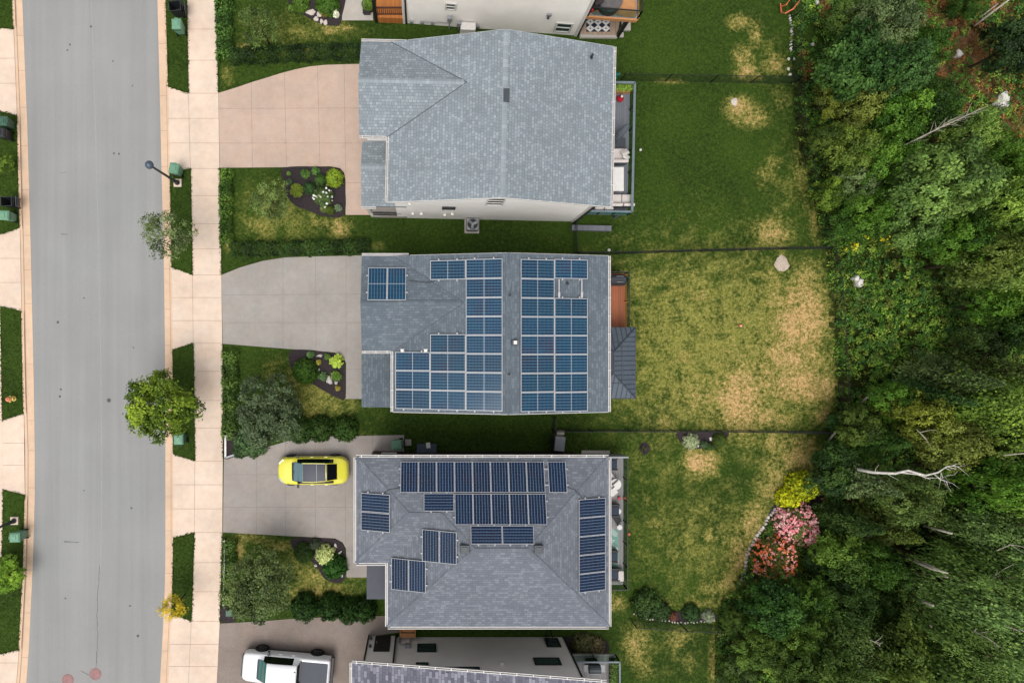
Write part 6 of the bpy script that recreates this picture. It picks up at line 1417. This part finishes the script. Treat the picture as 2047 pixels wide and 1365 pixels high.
shrub('dome', 650, 1110, 20, .9, (188, 196, 130), 'pale variegated shrub in the lower front bed'); shrub('dome', 668, 1134, 25, 1.0, (46, 82, 28), 'dark green bush below the pale variegated shrub'); shrub('dome', 630, 1088, 11, .6, (86, 98, 74), 'grey-green shrublet above the pale variegated shrub')
shrub('ball', 737, 13, 13, .5, (92, 122, 44), 'clipped green shrub growing in the black square planter', base=.5)
for (px, py, r, c, lb, k) in ((672, 721, 15, (140, 160, 60), 'bright lime hosta in the middle front bed', 'rosette'), (672, 752, 11, (88, 116, 44), 'green hosta below the lime hosta', 'rosette'), (645, 753, 10, (78, 102, 60), 'small leafy plant left of the largest bed stone', 'rosette'), (621, 709, 8, (80, 110, 62), 'small leafy plant above the clipped round bush', 'rosette'), (654, 713, 7, (78, 104, 44), 'small plant beside the flat stone of the middle bed', 'rosette'), (637, 724, 6, (150, 140, 60), 'tiny yellow-green plant in the middle of the front bed', 'rosette'), (675, 776, 6, (150, 140, 60), 'tiny yellow-green plant at the lower tip of the middle bed', 'rosette'),
    (668, 355, 18, (128, 150, 44), 'round lime shrub in the upper front bed', 'dome'), (593, 381, 15, (108, 124, 40), 'spiky yellow-green grass clump in the upper front bed', 'grassy'), (610, 347, 10, (72, 102, 42), 'small green plant at the top of the upper front bed', 'rosette'), (631, 341, 9, (66, 96, 44), 'green plant at the top right of the upper front bed', 'rosette'), (641, 360, 12, (64, 92, 40), 'leafy green plant left of the lime shrub', 'dome'), (618, 376, 13, (56, 84, 44), 'dark leafy plant in the middle of the upper front bed', 'dome'), (661, 420, 9, (84, 100, 40), 'small green plant at the lower end of the upper front bed', 'dome'), (648, 418, 9, (100, 112, 60), 'spiky grass clump at the lower end of the upper front bed', 'grassy'), (676, 416, 8, (92, 108, 80), 'greyish rosette plant at the lower right of the upper bed', 'rosette'), (577, 347, 5, (100, 130, 60), 'tiny light plant at the left of the upper front bed', 'rosette'), (577, 364, 7, (66, 88, 56), 'small greyish plant on the left rim of the upper bed', 'rosette'),
    (655, 8, 24, (66, 96, 30), 'leafy green bush in the bed at the top edge', 'dome'), (600, 4, 18, (74, 100, 34), 'green bush at the left of the top edge bed', 'dome'), (649, 28, 8, (150, 130, 60), 'straw coloured grass clump beside the garden stones', 'grassy'), (671, 28, 7, (220, 222, 200), 'small white flowering plant in the top bed', 'dome'), (582, 16, 7, (82, 108, 44), 'small plant at the lower left of the top bed', 'rosette'),
    (1382, 882, 16, (150, 158, 120), 'pale variegated shrub in the back bed at the fence', 'dome'), (1440, 880, 15, (74, 92, 34), 'round green bush at the right of the back bed', 'ball'), (1408, 888, 8, (84, 104, 70), 'low green plant in the middle of the back bed', 'dome'), (1416, 892, 8, (66, 96, 44), 'low leafy plant at the lower rim of the back bed', 'dome'), (1287, 897, 9, (84, 84, 62), 'small dry plant in the round mulch spot on the lower lawn', 'airy'),
    (1295, 1208, 30, (50, 72, 30), 'dark bush at the left of the lower back bed', 'dome'), (1322, 1222, 20, (52, 74, 36), 'low bush beside the dark bush of the lower back bed', 'dome'), (1382, 1226, 18, (46, 70, 34), 'dark green bush in the middle of the lower back bed', 'dome'), (1417, 1232, 12, (150, 160, 130), 'pale grey-green shrub at the right of the lower back bed', 'dome'), (1345, 1232, 9, (120, 80, 62), 'reddish low plant in the lower back bed', 'dome'), (1165, 1288, 22, (106, 106, 66), 'olive low shrub beside the bottom deck, left of two', 'dome'), (1190, 1292, 20, (112, 102, 72), 'brownish low shrub beside the bottom deck, right of two', 'dome')):
    shrub(k, px, py, r, .35 + r * .018, c, lb, 'garden_plant' if r < 13 else 'shrub', 'plant' if r < 13 else 'shrub')
def planting(pos, lx, ly, label, c, n=5):
    o = thing('potted_plants', pos, label, 'plant')
    for k in range(n):
        q = bpy.data.objects.new('foliage', CR['rosette'][k % 2]); COL.objects.link(q); q.parent = o; q.location = ((k / (n - 1) - .5) * lx, (k / (n - 1) - .5) * ly, -.05); q.scale = (.3, .3, .45); q.rotation_euler = (0, 0, k); q.color = leafcol(c)
planting(PLANTER1, .95, 0, 'leafy green plants growing in the upper deck planter', (104, 128, 48)); planting(PLANTER2, 0, 1.6, 'green plants growing in the bottom deck planter', (84, 108, 48), 6)
# hedges
def hedge(pts, wd, h, c, label, dens=210, lump=.26):
    C, Nn, S, T = [], [], [], []; P = [W(*p) for p in pts]
    for a, b in zip(P, P[1:]):
        L = (b - a).length; d = (b - a) / L; s = np.array([-d.y, d.x, 0]); n = int(L * dens * (wd + 2 * h) * .7)
        t = RNG.uniform(0, L, n); u = RNG.uniform(-(wd / 2 + h), wd / 2 + h, n); side_ = np.abs(u) > wd / 2
        lmp = 1 + lump * np.sin(t * 5.1 + 1) * np.sin(t * 2.3) + RNG.normal(0, .07, n)
        off = np.where(side_, np.sign(u) * wd / 2, u) * lmp; zz = np.where(side_, h - (np.abs(u) - wd / 2), h) * (1 + (lmp - 1) * .8)
        rnd_ = 1 - .3 * (np.abs(off) / (wd / 2)) ** 4; zz = zz * rnd_
        C.append(np.array([a.x, a.y, .03]) + np.outer(t, np.array(d)) + s * off[:, None] + np.outer(zz, (0, 0, 1)) + RNG.normal(0, .03, (n, 3)))
        Nn.append(s * np.where(side_, np.sign(u), u / wd)[:, None] + np.outer(np.where(side_, .4, 1), (0, 0, 1)) + RNG.normal(0, .4, (n, 3))); S.append(RNG.uniform(.09, .19, n)); T.append(np.clip(.5 + .25 * np.sin(t * 3.7) + RNG.normal(0, .2, n), 0, 1))
    me = leaf_mesh('hedge', np.concatenate(C), np.concatenate(Nn), np.concatenate(S), 1.6, 'leaf', None, np.concatenate(T)); o = bpy.data.objects.new('hedge', me); COL.objects.link(o); o.color = leafcol(c); return tag(o, label, 'hedge', 'garden hedges')
hedge([(450, -40), (451, 60), (454, 128)], .95, .9, (58, 86, 34), 'tall leafy hedge along the sidewalk at the top'); hedge([(466, 118), (560, 114), (640, 110), (725, 108)], .85, 1.0, (34, 54, 20), 'dark hedge above the pink driveway')
hedge([(455, 342), (454, 420), (456, 492)], .75, .7, (62, 88, 30), 'hedge along the sidewalk below the pink driveway'); hedge([(466, 500), (560, 498), (640, 496), (740, 494)], .85, .8, (36, 56, 20), 'dark shrub hedge above the grey middle driveway')
hedge([(463, 702), (463, 800), (462, 876)], .9, .8, (64, 86, 34), 'hedge along the sidewalk below the grey middle driveway'); hedge([(462, 1074), (461, 1140), (463, 1205)], .75, .75, (64, 88, 34), 'hedge behind the low white pole rail')
for (px, py, r, lb) in ((600, 860, 27, 'left dark bush in the row above the lower driveway'), (640, 858, 27, 'middle dark bush in the row above the lower driveway'), (690, 858, 26, 'right dark bush in the row above the lower driveway')): shrub('dome', px, py, r, 1.1, (52, 76, 28), lb, group='bushes above the lower driveway')
for (px, py, r, lb) in ((608, 1216, 28, 'left dark bush in the row above the bottom driveway'), (660, 1216, 27, 'second dark bush in the row above the bottom driveway'), (696, 1224, 25, 'third dark bush in the row above the bottom driveway'), (728, 1222, 24, 'dark bush nearest the porch in the row above the bottom driveway')): shrub('dome', px, py, r, 1.4, (40, 66, 24), lb, group='bushes above the bottom driveway')
# flowering shrubs at the forest edge
def flowering(px, py, rpx, h, c, blooms, label, n=420, bs=.15, bg=1.75):
    o = thing('flowering_shrub', tuple(W(px, py, h * .5) * Vector((1, 1, 0)) if False else (W(px, py, h * .5).x, W(px, py, h * .5).y, .05)), label, 'shrub'); RR = rpx / 30
    q = bpy.data.objects.new('foliage', CR['dome'][1]); COL.objects.link(q); q.parent = o; q.scale = (RR, RR, h); q.color = leafcol(c)
    C, Nn, K = [], [], []
    for d in unit(n):
        d[2] = abs(d[2]); m = 9; cc = np.array(alb(blooms[int(RNG.integers(len(blooms)))], bg)) * RNG.uniform(.75, 1.2)
        p = np.array([d[0] * RR, d[1] * RR, d[2] * h]) * RNG.uniform(.95, 1.1) * (1 + .1 * math.sin(d[0] * 6)); C.append(p + RNG.normal(0, bs * .33, (m, 3))); Nn.append(d + RNG.normal(0, .5, (m, 3))); K.append(np.tile(cc, (m, 1)))
    K = np.clip(np.concatenate(K), 0, .8); N = len(K); me = leaf_mesh('blossoms', np.concatenate(C), np.concatenate(Nn), RNG.uniform(.09, .16, N), 1.2, 'bloom', K); b = bpy.data.objects.new('blossoms', me); COL.objects.link(b); b.parent = o
def mat_bloom():
    t = NT('petals'); t.done(t.scale(t.attr('col', 'Color'), t.rng(t.attr('tone'), 0, 1, .8, 1.2)), .7, .1); return t.m
M['bloom'] = mat_bloom()
flowering(1600, 1050, 38, 1.7, (88, 96, 50), [(250, 160, 160), (252, 178, 170), (238, 136, 140)], 'pink flowering shrub, upper of two by the stone edging', 520)
flowering(1556, 1118, 42, 1.5, (80, 84, 36), [(236, 130, 92), (244, 152, 132), (220, 116, 70), (248, 160, 152)], 'orange and pink flowering shrub, lower of two by the stone edging', 330)
flowering(1606, 972, 27, 1.3, (140, 150, 24), [(206, 202, 36), (186, 190, 34), (150, 160, 36)], 'bright yellow shrub above the pink flowers, larger of two', 240, .12, 1.25); flowering(1578, 996, 21, 1.0, (160, 166, 26), [(214, 210, 40), (184, 188, 34)], 'bright yellow shrub beside the stone edging, smaller of two', 170, .12, 1.25)
flowering(1572, 1255, 20, 2.4, (84, 98, 30), [(206, 196, 30), (180, 180, 40)], 'shrub with yellow flowers in the lower thicket', 130, .12, 1.3)
flowering(646, 392, 20, .75, (78, 98, 52), [(240, 236, 226), (244, 220, 200), (236, 240, 236)], 'shrub dotted with white flowers in the upper front bed', 34, .05)
for (px, py, r, lb, n) in ((1700, 492, 8, 'small clump of yellow flowers beyond the fence corner', 22), (1770, 485, 17, 'larger patch of yellow flowers in the undergrowth', 26), (1728, 475, 9, 'small yellow flower clump between the two others', 12)): flowering(px, py, r, .9, (84, 110, 40), [(226, 210, 40), (200, 190, 60)], lb, n, .1)
# forest trees: kind, crown centre, radius, height, colour, label
FT = [('clumpy', 1715, 135, 76, 7, (58, 88, 40), 'large fresh green dense tree near the top back fence'), ('broad', 1760, 48, 66, 7, GG, 'grey-green tree at the top edge left of the rust clearing'), ('broad', 1800, 150, 56, 7, BG, 'blue-green tree left of the rust clearing'), ('broad', 1690, 40, 40, 4, (82, 104, 48), 'lighter low tree at the top beyond the pale stone'),
  ('broad', 1842, 95, 40, 5, DK, 'dark tree touching the rust clearing from the left'), ('broad', 1670, 195, 46, 4, OL, 'olive bush-like tree right of the upper lawn corner'), ('broad', 1730, 215, 52, 5, (82, 92, 40), 'olive tree below the large fresh green tree'), ('broad', 1650, 285, 40, 3.5, (70, 88, 34), 'low green tree at the bend of the back fence'), ('clumpy', 1790, 235, 58, 6, MD, 'mid green tree left of the pale leaning trunk'),
  ('broad', 1850, 215, 56, 6, DK, 'dark tree just above the pale leaning trunk'), ('broad', 1930, 272, 46, 6, LT, 'light green tree at the tip of the pale leaning trunk'), ('broad', 1860, 365, 92, 9, (94, 120, 60), 'broad pale green tree below the pale leaning trunk, largest there'), ('broad', 1770, 330, 56, 6, MD, 'mid green tree below the lower end of the pale leaning trunk'), ('broad', 1700, 310, 50, 5, (92, 112, 46), 'light green tree beside the back fence of the upper lawn'),
  ('broad', 1705, 375, 42, 4.5, GG, 'dull grey-green tree close to the back fence'), ('clumpy', 1665, 390, 40, 3.5, (92, 118, 40), 'bright leafy bush-tree against the back fence'), ('broad', 1745, 420, 54, 5.5, MD, 'mid green tree behind the yellow flower patch'), ('broad', 1690, 445, 40, 3.5, DK, 'dark low tree at the fence corner of the upper lawn'), ('broad', 1810, 440, 60, 7, (76, 100, 50), 'green tree under the broad pale tree'),
  ('broad', 1890, 480, 56, 7, MD, 'mid green tree above the shrub clearing'), ('broad', 1985, 330, 50, 6, MD, 'green tree below the white boulder'), ('clumpy', 2022, 420, 62, 9, (98, 124, 52), 'bright green tall tree at the right edge below the boulder'), ('broad', 1955, 400, 50, 7, VD, 'dark tree right of the broad pale tree'), ('clumpy', 2018, 95, 58, 6, (40, 60, 30), 'dark round tree at the top right of the rust clearing'),
  ('broad', 1925, 14, 30, 3, DK, 'dark tree at the top edge in the rust clearing'), ('broad', 2036, 312, 34, 4, (72, 96, 40), 'green tree at the right edge just below the white boulder'), ('broad', 1960, 520, 66, 8, (80, 96, 42), 'olive-green tree between clearing and right edge, upper'),
  ('broad', 2030, 530, 60, 9, (104, 126, 60), 'pale green tall tree on the right edge at mid height'), ('broad', 1985, 610, 50, 6, MD, 'mid green tree right of the shrub clearing'), ('broad', 2030, 650, 56, 7, DK, 'dark tree on the right edge beside the shrub clearing'), ('clumpy', 1960, 690, 40, 5, (56, 76, 36), 'dark small tree at the lower right of the shrub clearing'),
  ('pine', 1925, 760, 60, 8, (80, 100, 58), 'feathery pine right of the shrub clearing'), ('feather', 1990, 820, 86, 10, (106, 124, 44), 'large yellowish-green tree at the right below the clearing'), ('pine', 1880, 800, 48, 7, BG, 'blue-green pine below the shrub clearing'), ('broad', 1830, 840, 54, 7, OL, 'olive tree above the white forked dead tree'), ('broad', 1775, 800, 40, 5, MD, 'green tree beside the broken white birch trunk'),
  ('broad', 1890, 880, 60, 8, (96, 106, 50), 'olive green tree right above the white forked dead tree'), ('pine', 1770, 880, 44, 6, DK, 'dark pine left of the white forked dead tree'), ('clumpy', 1668, 938, 58, 4, (46, 70, 28), 'dense dark round shrub-tree at the lower lawn corner'), ('pine', 1735, 965, 52, 7, GG, 'grey-green pine at the foot of the white forked dead tree'), ('broad', 1800, 985, 56, 8, (72, 90, 44), 'green tree just below the white forked dead tree'),
  ('broad', 2010, 900, 64, 10, (84, 104, 46), 'green tree on the right edge beside the forked dead tree'), ('broad', 1960, 960, 62, 10, MD, 'mid green tree at the tip of the white forked dead tree'), ('broad', 2030, 980, 70, 11, LT, 'light green tall tree on the right edge, lower part'), ('broad', 1885, 985, 38, 5, DK, 'dark tree between the two pale dead trunks'), ('pine', 1715, 1050, 50, 6, (50, 72, 30), 'dark pine right of the pink flowers'),
  ('pine', 1785, 1062, 46, 6, (72, 86, 34), 'olive pine right of the dark pine near the pink flowers'), ('broad', 1680, 1115, 54, 5, (72, 98, 36), 'green tree below right of the pink flowers'), ('broad', 1745, 1125, 48, 6, DK, 'dark tree between pine and leaning pale trunks'), ('broad', 1958, 1090, 46, 9, (86, 102, 40), 'olive green tree right of the leaning pale trunks'), ('clumpy', 1545, 1210, 62, 5, (44, 74, 26), 'dense dark green tree at the bottom corner of the lower lawn'),
  ('broad', 1625, 1190, 46, 4.5, (60, 88, 30), 'green tree below the orange flowering shrub'), ('broad', 1600, 1255, 46, 5, (66, 90, 34), 'green tree beside the shrub with yellow flowers'), ('broad', 1690, 1200, 54, 6, (52, 74, 30), 'dark green tree in the lower thicket'), ('broad', 1755, 1205, 44, 5, VD, 'very dark tree left of the lower leaning trunks'), ('feather', 1985, 1060, 66, 11, (106, 126, 66), 'tall feathery light tree on the right, upper of that group'),
  ('feather', 2030, 1130, 70, 12, (106, 126, 66), 'tall feathery tree cut by the right edge'), ('feather', 1950, 1160, 62, 12, (98, 118, 54), 'tall feathery green tree above the lower leaning trunks'), ('feather', 1985, 1210, 84, 13, (106, 126, 66), 'tall feathery tree in the lower right forest'), ('feather', 1915, 1275, 66, 12, (98, 116, 54), 'tall feathery tree right of the lower leaning trunks'), ('feather', 2010, 1310, 90, 13, (106, 126, 66), 'tall feathery tree in the bottom right corner'),
  ('feather', 1905, 1350, 80, 12, (92, 112, 48), 'tall feathery tree at the bottom edge near the right corner'), ('broad', 1800, 1320, 76, 9, (74, 92, 38), 'broad green tree at the bottom edge of the forest'), ('feather', 1720, 1290, 72, 8, (70, 84, 38), 'olive feathery tree in the bottom middle of the forest'), ('broad', 1655, 1330, 66, 7, (58, 78, 32), 'dark green tree at the bottom edge left of the forest'), ('broad', 1590, 1340, 54, 5, (64, 84, 36), 'green tree at the bottom edge beside the lowest lawn'),
  ('broad', 1500, 1290, 46, 3.5, (66, 88, 34), 'low green bush-tree beside the lowest lawn'), ('broad', 1470, 1345, 42, 3, (66, 86, 44), 'low bush-tree at the bottom edge beside the lowest lawn'), ('broad', 1540, 1290, 40, 4, (60, 80, 30), 'green bush-tree in the bottom thicket'), ('broad', 1470, 1245, 26, 2.2, (76, 98, 44), 'low bush at the right end of the lower back bed'), ('clumpy', 1668, 842, 20, 2.2, (44, 70, 34), 'small dark evergreen in the back corner of the middle lawn'), ('broad', 1710, 850, 40, 4.5, (66, 84, 34), 'green tree behind the small evergreen corner'), ('broad', 1630, 1118, 26, 2.2, (56, 82, 44), 'low green bush right of the orange flowering shrub'), ('pine', 2020, 745, 50, 9, (62, 78, 36), 'dark pine on the right edge beside the feathery pine'), ('broad', 1835, 1085, 26, 3, VD, 'dark tree above the leaning pale trunks')]
for f in FT:
    f = (*f[:5], (f[5][0] * (.9 if f[0] == 'feather' else 1.03), f[5][1] * (.96 if f[0] == 'feather' else 1.02), f[5][2] * .95), f[6])
    tree(*f, group='trees of the back forest', zc=.6 if f[4] > 3 else .5)
# shrubs and ground cover under the trees: too many to count
def cover(label, n, region, hmax, seed, clumps=True):
    rg = np.random.default_rng(seed); x = rg.uniform(region[0], region[2], n * 3); y = rg.uniform(region[1], region[3], n * 3); ex_ = np.array([edge_x(v) for v in y]); ok = x > ex_ + rg.uniform(-6, 10, n * 3)
    hole = field([(1925, 110, 36, 60, .6), (1960, 170, 30, 24, .6), (1880, 40, 24, 20, .6), (2008, 200, 22, 24, 1), (2010, 250, 30, 30, .5), (1655, 10, 20, 26, .9), (1700, 772, 22, 12, .8), (1600, 1060, 40, 50, .7), (1625, 910, 24, 24, .7), (1625, 1010, 30, 24, .9), (1600, 60, 22, 60, .75), (1655, 1000, 20, 20, .9)], x, y)
    ok &= rg.random(n * 3) > hole; x, y = x[ok][:n], y[ok][:n]; n = len(x)
    m = 26; cx, cy = (x - 850) / 30, -(y - 680) / 30; bump_ = .5 + .5 * np.sin(cx * 1.9 + 1.3 * np.sin(cy * 1.1)) * np.sin(cy * 1.7 + np.sin(cx * 1.3))
    edgef = np.clip((x - np.array([edge_x(v) for v in y])) / 60, .25, 1); hh = hmax * (.25 + .75 * bump_) * edgef; rad = rg.uniform(.14, .36, n)
    d = rg.normal(size=(n, m, 3)); d /= np.linalg.norm(d, axis=2, keepdims=True); d[..., 2] = np.abs(d[..., 2])
    P = np.stack([cx, cy, hh * rg.uniform(.5, 1, n)], 1)[:, None, :] + d * rad[:, None, None] * rg.uniform(.5, 1.1, (n, m, 1))
    pal = np.array([alb(c, 1.9) for c in ((66, 102, 32), (84, 116, 38), (52, 82, 28), (88, 100, 38), (62, 96, 42), (104, 126, 46))])
    rs = rust(x, y); ci = pal[rg.integers(0, 6, n)] * rg.uniform(.8, 1.15, (n, 1)); rc = np.array(alb((124, 84, 46), 1.7)); isr = rg.random(n) < rs * .62; ci[isr] = rc * rg.uniform(.7, 1.3, (isr.sum(), 1))
    Cc = np.repeat(ci, m, 0); me = leaf_mesh('undergrowth', P.reshape(-1, 3), (d + np.array([0, 0, .6]) + rg.normal(0, .35, d.shape)).reshape(-1, 3), rg.uniform(.07, .18, n * m), 1.6, 'cover', Cc, np.repeat(rg.uniform(.2, .8, n), m) + rg.normal(0, .12, n * m))
    o = bpy.data.objects.new('undergrowth', me); COL.objects.link(o); tag(o, label, 'undergrowth', None, 'stuff')
cover('low leafy shrubs and weeds covering the ground beyond the back fences', 15000, (1430, -120, 2180, 1480), .9, 3)
# grass: fringes along the paving and tufts over the lawns
def grass(n, seed):
    rg = np.random.default_rng(seed); C = []
    x = rg.uniform(432, 1690, n); y = rg.uniform(-40, 1420, n); ok = (x > np.array([walkR(v) for v in y]) + 2) & (x < np.array([edge_x(v) for v in y])); x, y = x[ok], y[ok]
    hard = [[(437, 187), (505, 165), (560, 148), (620, 134), (680, 130), (760, 128), (760, 430), (691, 430), (570, 420), (568, 336), (440, 336)], [(443, 550), (480, 535), (525, 522), (570, 515), (760, 510), (760, 797), (650, 785), (582, 740), (585, 698), (446, 687)], [(448, 917), (530, 894), (580, 880), (650, 872), (808, 869), (808, 1153), (640, 1160), (586, 1085), (570, 1070), (446, 1063)], [(440, 1245), (530, 1240), (600, 1234), (800, 1230), (800, 1480), (425, 1480)], [(684, -80), (806, -80), (806, 48), (684, 42)], [(700, 60), (1235, 60), (1235, 440), (715, 440)], [(715, 510), (1235, 510), (1235, 830), (715, 830)], [(705, 900), (1245, 900), (1245, 1260), (705, 1260)], [(720, 1266), (1250, 1266), (1250, 1420), (720, 1420)], [(800, -60), (1270, -60), (1240, 76), (800, 60)], [(560, -40), (578, 6), (640, 48), (684, 44), (684, -40)], [(1358, 864), (1372, 892), (1440, 890), (1452, 864)], [(1266, 1222), (1290, 1236), (1425, 1240), (1428, 1224)]]
    k = np.zeros(x.shape, bool)
    for h in hard: k |= in_poly(x, y, h)
    x, y = x[~k], y[~k]; P = [np.stack([(x - 850) / 30, -(y - 680) / 30, np.full(len(x), .045)], 1)]
    for v in VERGES:                          # the verges, thicker at their edges
        vv = np.array([p for p in v]); x0, x1, y0, y1 = vv[:, 0].min(), vv[:, 0].max(), max(-30, vv[:, 1].min()), min(1400, vv[:, 1].max())
        m = int((x1 - x0) * (y1 - y0) * .16); xx, yy = rg.uniform(x0, x1, m), rg.uniform(y0, y1, m); q = in_poly(xx, yy, v); P.append(np.stack([(xx[q] - 850) / 30, -(yy[q] - 680) / 30, np.full(q.sum(), .115)], 1))
        for a, b in zip(v, v[1:] + v[:1]):
            L = math.dist(a, b); m = int(min(L, 400) * 1.6); t = rg.random((m, 1)); e = np.array(a) + (np.array(b) - np.array(a)) * t + rg.normal(0, 1.1, (m, 2)); P.append(np.stack([(e[:, 0] - 850) / 30, -(e[:, 1] - 680) / 30, np.full(m, .12)], 1))
    for f, s in ((walkR, 1), (lambda v: edge_x(v), 0)):
        m = 2400; yy = rg.uniform(-20, 1400, m); xx = np.array([f(v) for v in yy]) + rg.normal(0, 1.3, m)
        if s: q = ~(((yy > 186) & (yy < 337)) | ((yy > 549) & (yy < 688)) | ((yy > 916) & (yy < 1064)) | (yy > 1240)); xx, yy = xx[q], yy[q]
        P.append(np.stack([(xx - 850) / 30, -(yy - 680) / 30, np.full(len(xx), .1)], 1))
    P = np.concatenate(P); n = len(P); nn = rg.normal(0, .5, (n, 3)) + np.array([0, 0, 1.0]); me = leaf_mesh('grass', P, nn, rg.uniform(.05, .13, n), 2.4, 'lawn', None, rg.random(n)); grass_attrs(me)
    o = bpy.data.objects.new('grass_tufts', me); COL.objects.link(o); tag(o, 'short mown grass on the lawns and verges', 'grass', None, 'stuff')
grass(90000, 8)
# dead trees and trunks
def dead(parts, label, mat='dead', cat='dead tree', name='dead_tree', group=None, twigs=0, seed=1):
    mb = MB(); r = random.Random(seed)
    for pts, rs in parts:
        P = [W(*q) for q in pts]; rs = [v * .78 for v in rs]; mb.tube(P, rs, 7)
        for k in range(twigs):
            i = r.randrange(max(1, len(P) - 1)); t = r.random(); a = P[i] + (P[i + 1] - P[i]) * t; d = (P[i + 1] - P[i]).normalized() + Vector((r.uniform(-1, 1), r.uniform(-1, 1), r.uniform(-.3, .6))); L = r.uniform(.3, .9)
            b = a + d.normalized() * L; mb.tube([a, (a + b) / 2 + Vector((r.uniform(-.1, .1), r.uniform(-.1, .1), .03)), b], [.016, .011, .004], 4, cap=False)
    p = W(*parts[0][0][0]); tag(mb.build(name, M[mat], smooth=True, loc=(p.x, p.y, 0)), label, cat, group)
dead([([(1715, 938, 6.5), (1745, 944, 7.2), (1790, 946, 7.8), (1815, 940, 8.0), (1850, 950, 8.2), (1875, 944, 8.4), (1893, 932, 8.6), (1912, 938, 8.7)], [.11, .10, .09, .08, .07, .055, .04, .015]), ([(1800, 944, 7.8), (1835, 948, 8.1), (1860, 958, 8.3)], [.06, .05, .015]), ([(1868, 948, 8.3), (1880, 958, 8.4), (1892, 962, 8.5), (1895, 972, 8.6)], [.05, .04, .03, .01]), ([(1880, 942, 8.4), (1885, 955, 8.5), (1893, 950, 8.6)], [.03, .02, .01]), ([(1893, 932, 8.6), (1908, 930, 8.7), (1918, 934, 8.8)], [.03, .02, .01])], 'white forked dead tree sticking out over the lower forest', 'birch', twigs=3)
dead([([(1766, 1000, 4.0), (1800, 1010, 4.8), (1830, 1018, 5.3), (1838, 1013, 5.4), (1862, 1012, 5.7)], [.10, .09, .075, .05, .015]), ([(1830, 1018, 5.3), (1836, 1020, 5.4)], [.06, .03])], 'pale dead limb below the white forked dead tree', twigs=3, seed=2)
dead([([(1785, 302, 4.5), (1830, 280, 5.4), (1880, 255, 6.4), (1920, 237, 7.2), (1962, 217, 8)], [.07, .06, .05, .035, .012]), ([(1870, 262, 6.2), (1900, 240, 6.8), (1935, 230, 7.4)], [.03, .02, .008])], 'long pale leaning trunk with bare twigs in the upper forest', twigs=16, seed=3)
dead([([(1948, 52, .8), (1985, 24, 1.6), (2025, -6, 2.4)], [.09, .08, .06]), ([(1958, 36, .8), (1995, 8, 1.5)], [.06, .04])], 'fallen grey trunk at the top right corner')
dead([([(1848, 1050, 4.5), (1875, 1058, 5.6), (1903, 1066, 6.6)], [.10, .09, .08])], 'pale trunk standing bare among the right hand trees', 'dead', seed=4)
dead([([(1803, 1111, 3.0), (1835, 1124, 5), (1862, 1136, 6.8), (1895, 1145, 7.8)], [.12, .10, .09, .05]), ([(1838, 1120, 5.2), (1862, 1131, 6.6), (1880, 1140, 7.2)], [.07, .06, .03])], 'upper of the two leaning pale trunks in the lower forest', 'dead', seed=5)
dead([([(1826, 1141, 3.0), (1860, 1147, 5), (1895, 1153, 7)], [.10, .08, .06])], 'lower of the two leaning pale trunks in the lower forest', seed=6)
dead([([(1815, 1188, 3), (1840, 1200, 5), (1866, 1210, 7)], [.12, .10, .08])], 'short thick pale trunk below the two leaning trunks', seed=7); dead([([(1822, 1216, 3), (1842, 1232, 5), (1862, 1252, 7)], [.08, .06, .05])], 'thin pale trunk below the short thick one', seed=8)
dead([([(1722, 804, .8), (1735, 793, 1.6), (1749, 780, 2.4)], [.09, .08, .06])], 'broken white birch trunk right of the back gate, upper piece', 'birch', seed=9); dead([([(1657, 880, .2), (1664, 871, .9), (1672, 862, 1.5)], [.09, .08, .07])], 'white birch trunk crossing the lower fence corner', 'birch', seed=10); dead([([(1690, 838, 1.5), (1701, 827, 2.0)], [.08, .07])], 'short white birch piece between the gate and the lower fence corner', 'birch', seed=11)
dead([([(1960, 1175, 8), (1968, 1165, 8.3), (1985, 1160, 8.6), (2000, 1163, 9)], [.05, .04, .03, .01]), ([(1968, 1165, 8.3), (2010, 1135, 9.0)], [.03, .008])], 'bare grey branch in the tall trees on the right', twigs=5, seed=12)
dead([([(1930, 1062, 6), (1950, 1058, 6.6), (1965, 1048, 7)], [.05, .035, .01]), ([(1950, 1058, 6.6), (1960, 1072, 7)], [.03, .008])], 'tangle of bare grey twigs right of the standing bare trunk', twigs=12, seed=13)
dead([([(1590, 1032, .1), (1612, 1010, .5)], [.04, .03])], 'thin pale stick between the yellow and the pink shrubs', seed=14)
dead([([(1925, 455, 4), (1955, 452, 4.3), (1962, 444, 4.6)], [.06, .05, .03])], 'short pale branch in the dark gap on the right', seed=15); dead([([(2005, 910, 9), (2047, 906, 9.6)], [.04, .03])], 'pale bare branch at the right edge', seed=16)
for k, (pts, lb) in enumerate([([(1945, 1260, 12.6), (1975, 1275, 13.4), (2010, 1300, 14)], 'thin bare branch over the bottom right canopy, upper'), ([(1905, 1350, 12.2), (1920, 1325, 12.8), (1922, 1312, 13)], 'thin bare branch over the bottom right canopy, lowest'), ([(2010, 1250, 13.4), (2040, 1262, 14)], 'thin bare branch at the right edge low in the picture'), ([(1935, 1225, 12.5), (1950, 1205, 13), (1948, 1190, 13.3)], 'short bare branch above the bottom right canopy'), ([(1738, 1278, 8.6), (1752, 1284, 8.8), (1760, 1292, 9)], 'small white twig over the bottom middle canopy'), ([(1992, 1100, 12), (2020, 1088, 12.6), (2045, 1092, 13)], 'bare grey branch high in the tall trees at the right edge'), ([(1832, 858, 9.4), (1842, 868, 9.6), (1850, 878, 9.8)], 'small white twig over the olive canopy below the clearing'), ([(1995, 960, 11.5), (2020, 985, 12), (2045, 990, 12.4)], 'thin grey branch in the light tree at the right edge')]):
    if k not in (1, 3, 7): dead([(pts, [.035] + [.022] * (len(pts) - 2) + [.006])], lb, 'dead', 'bare branch', 'bare_branch', twigs=3, seed=20 + k)
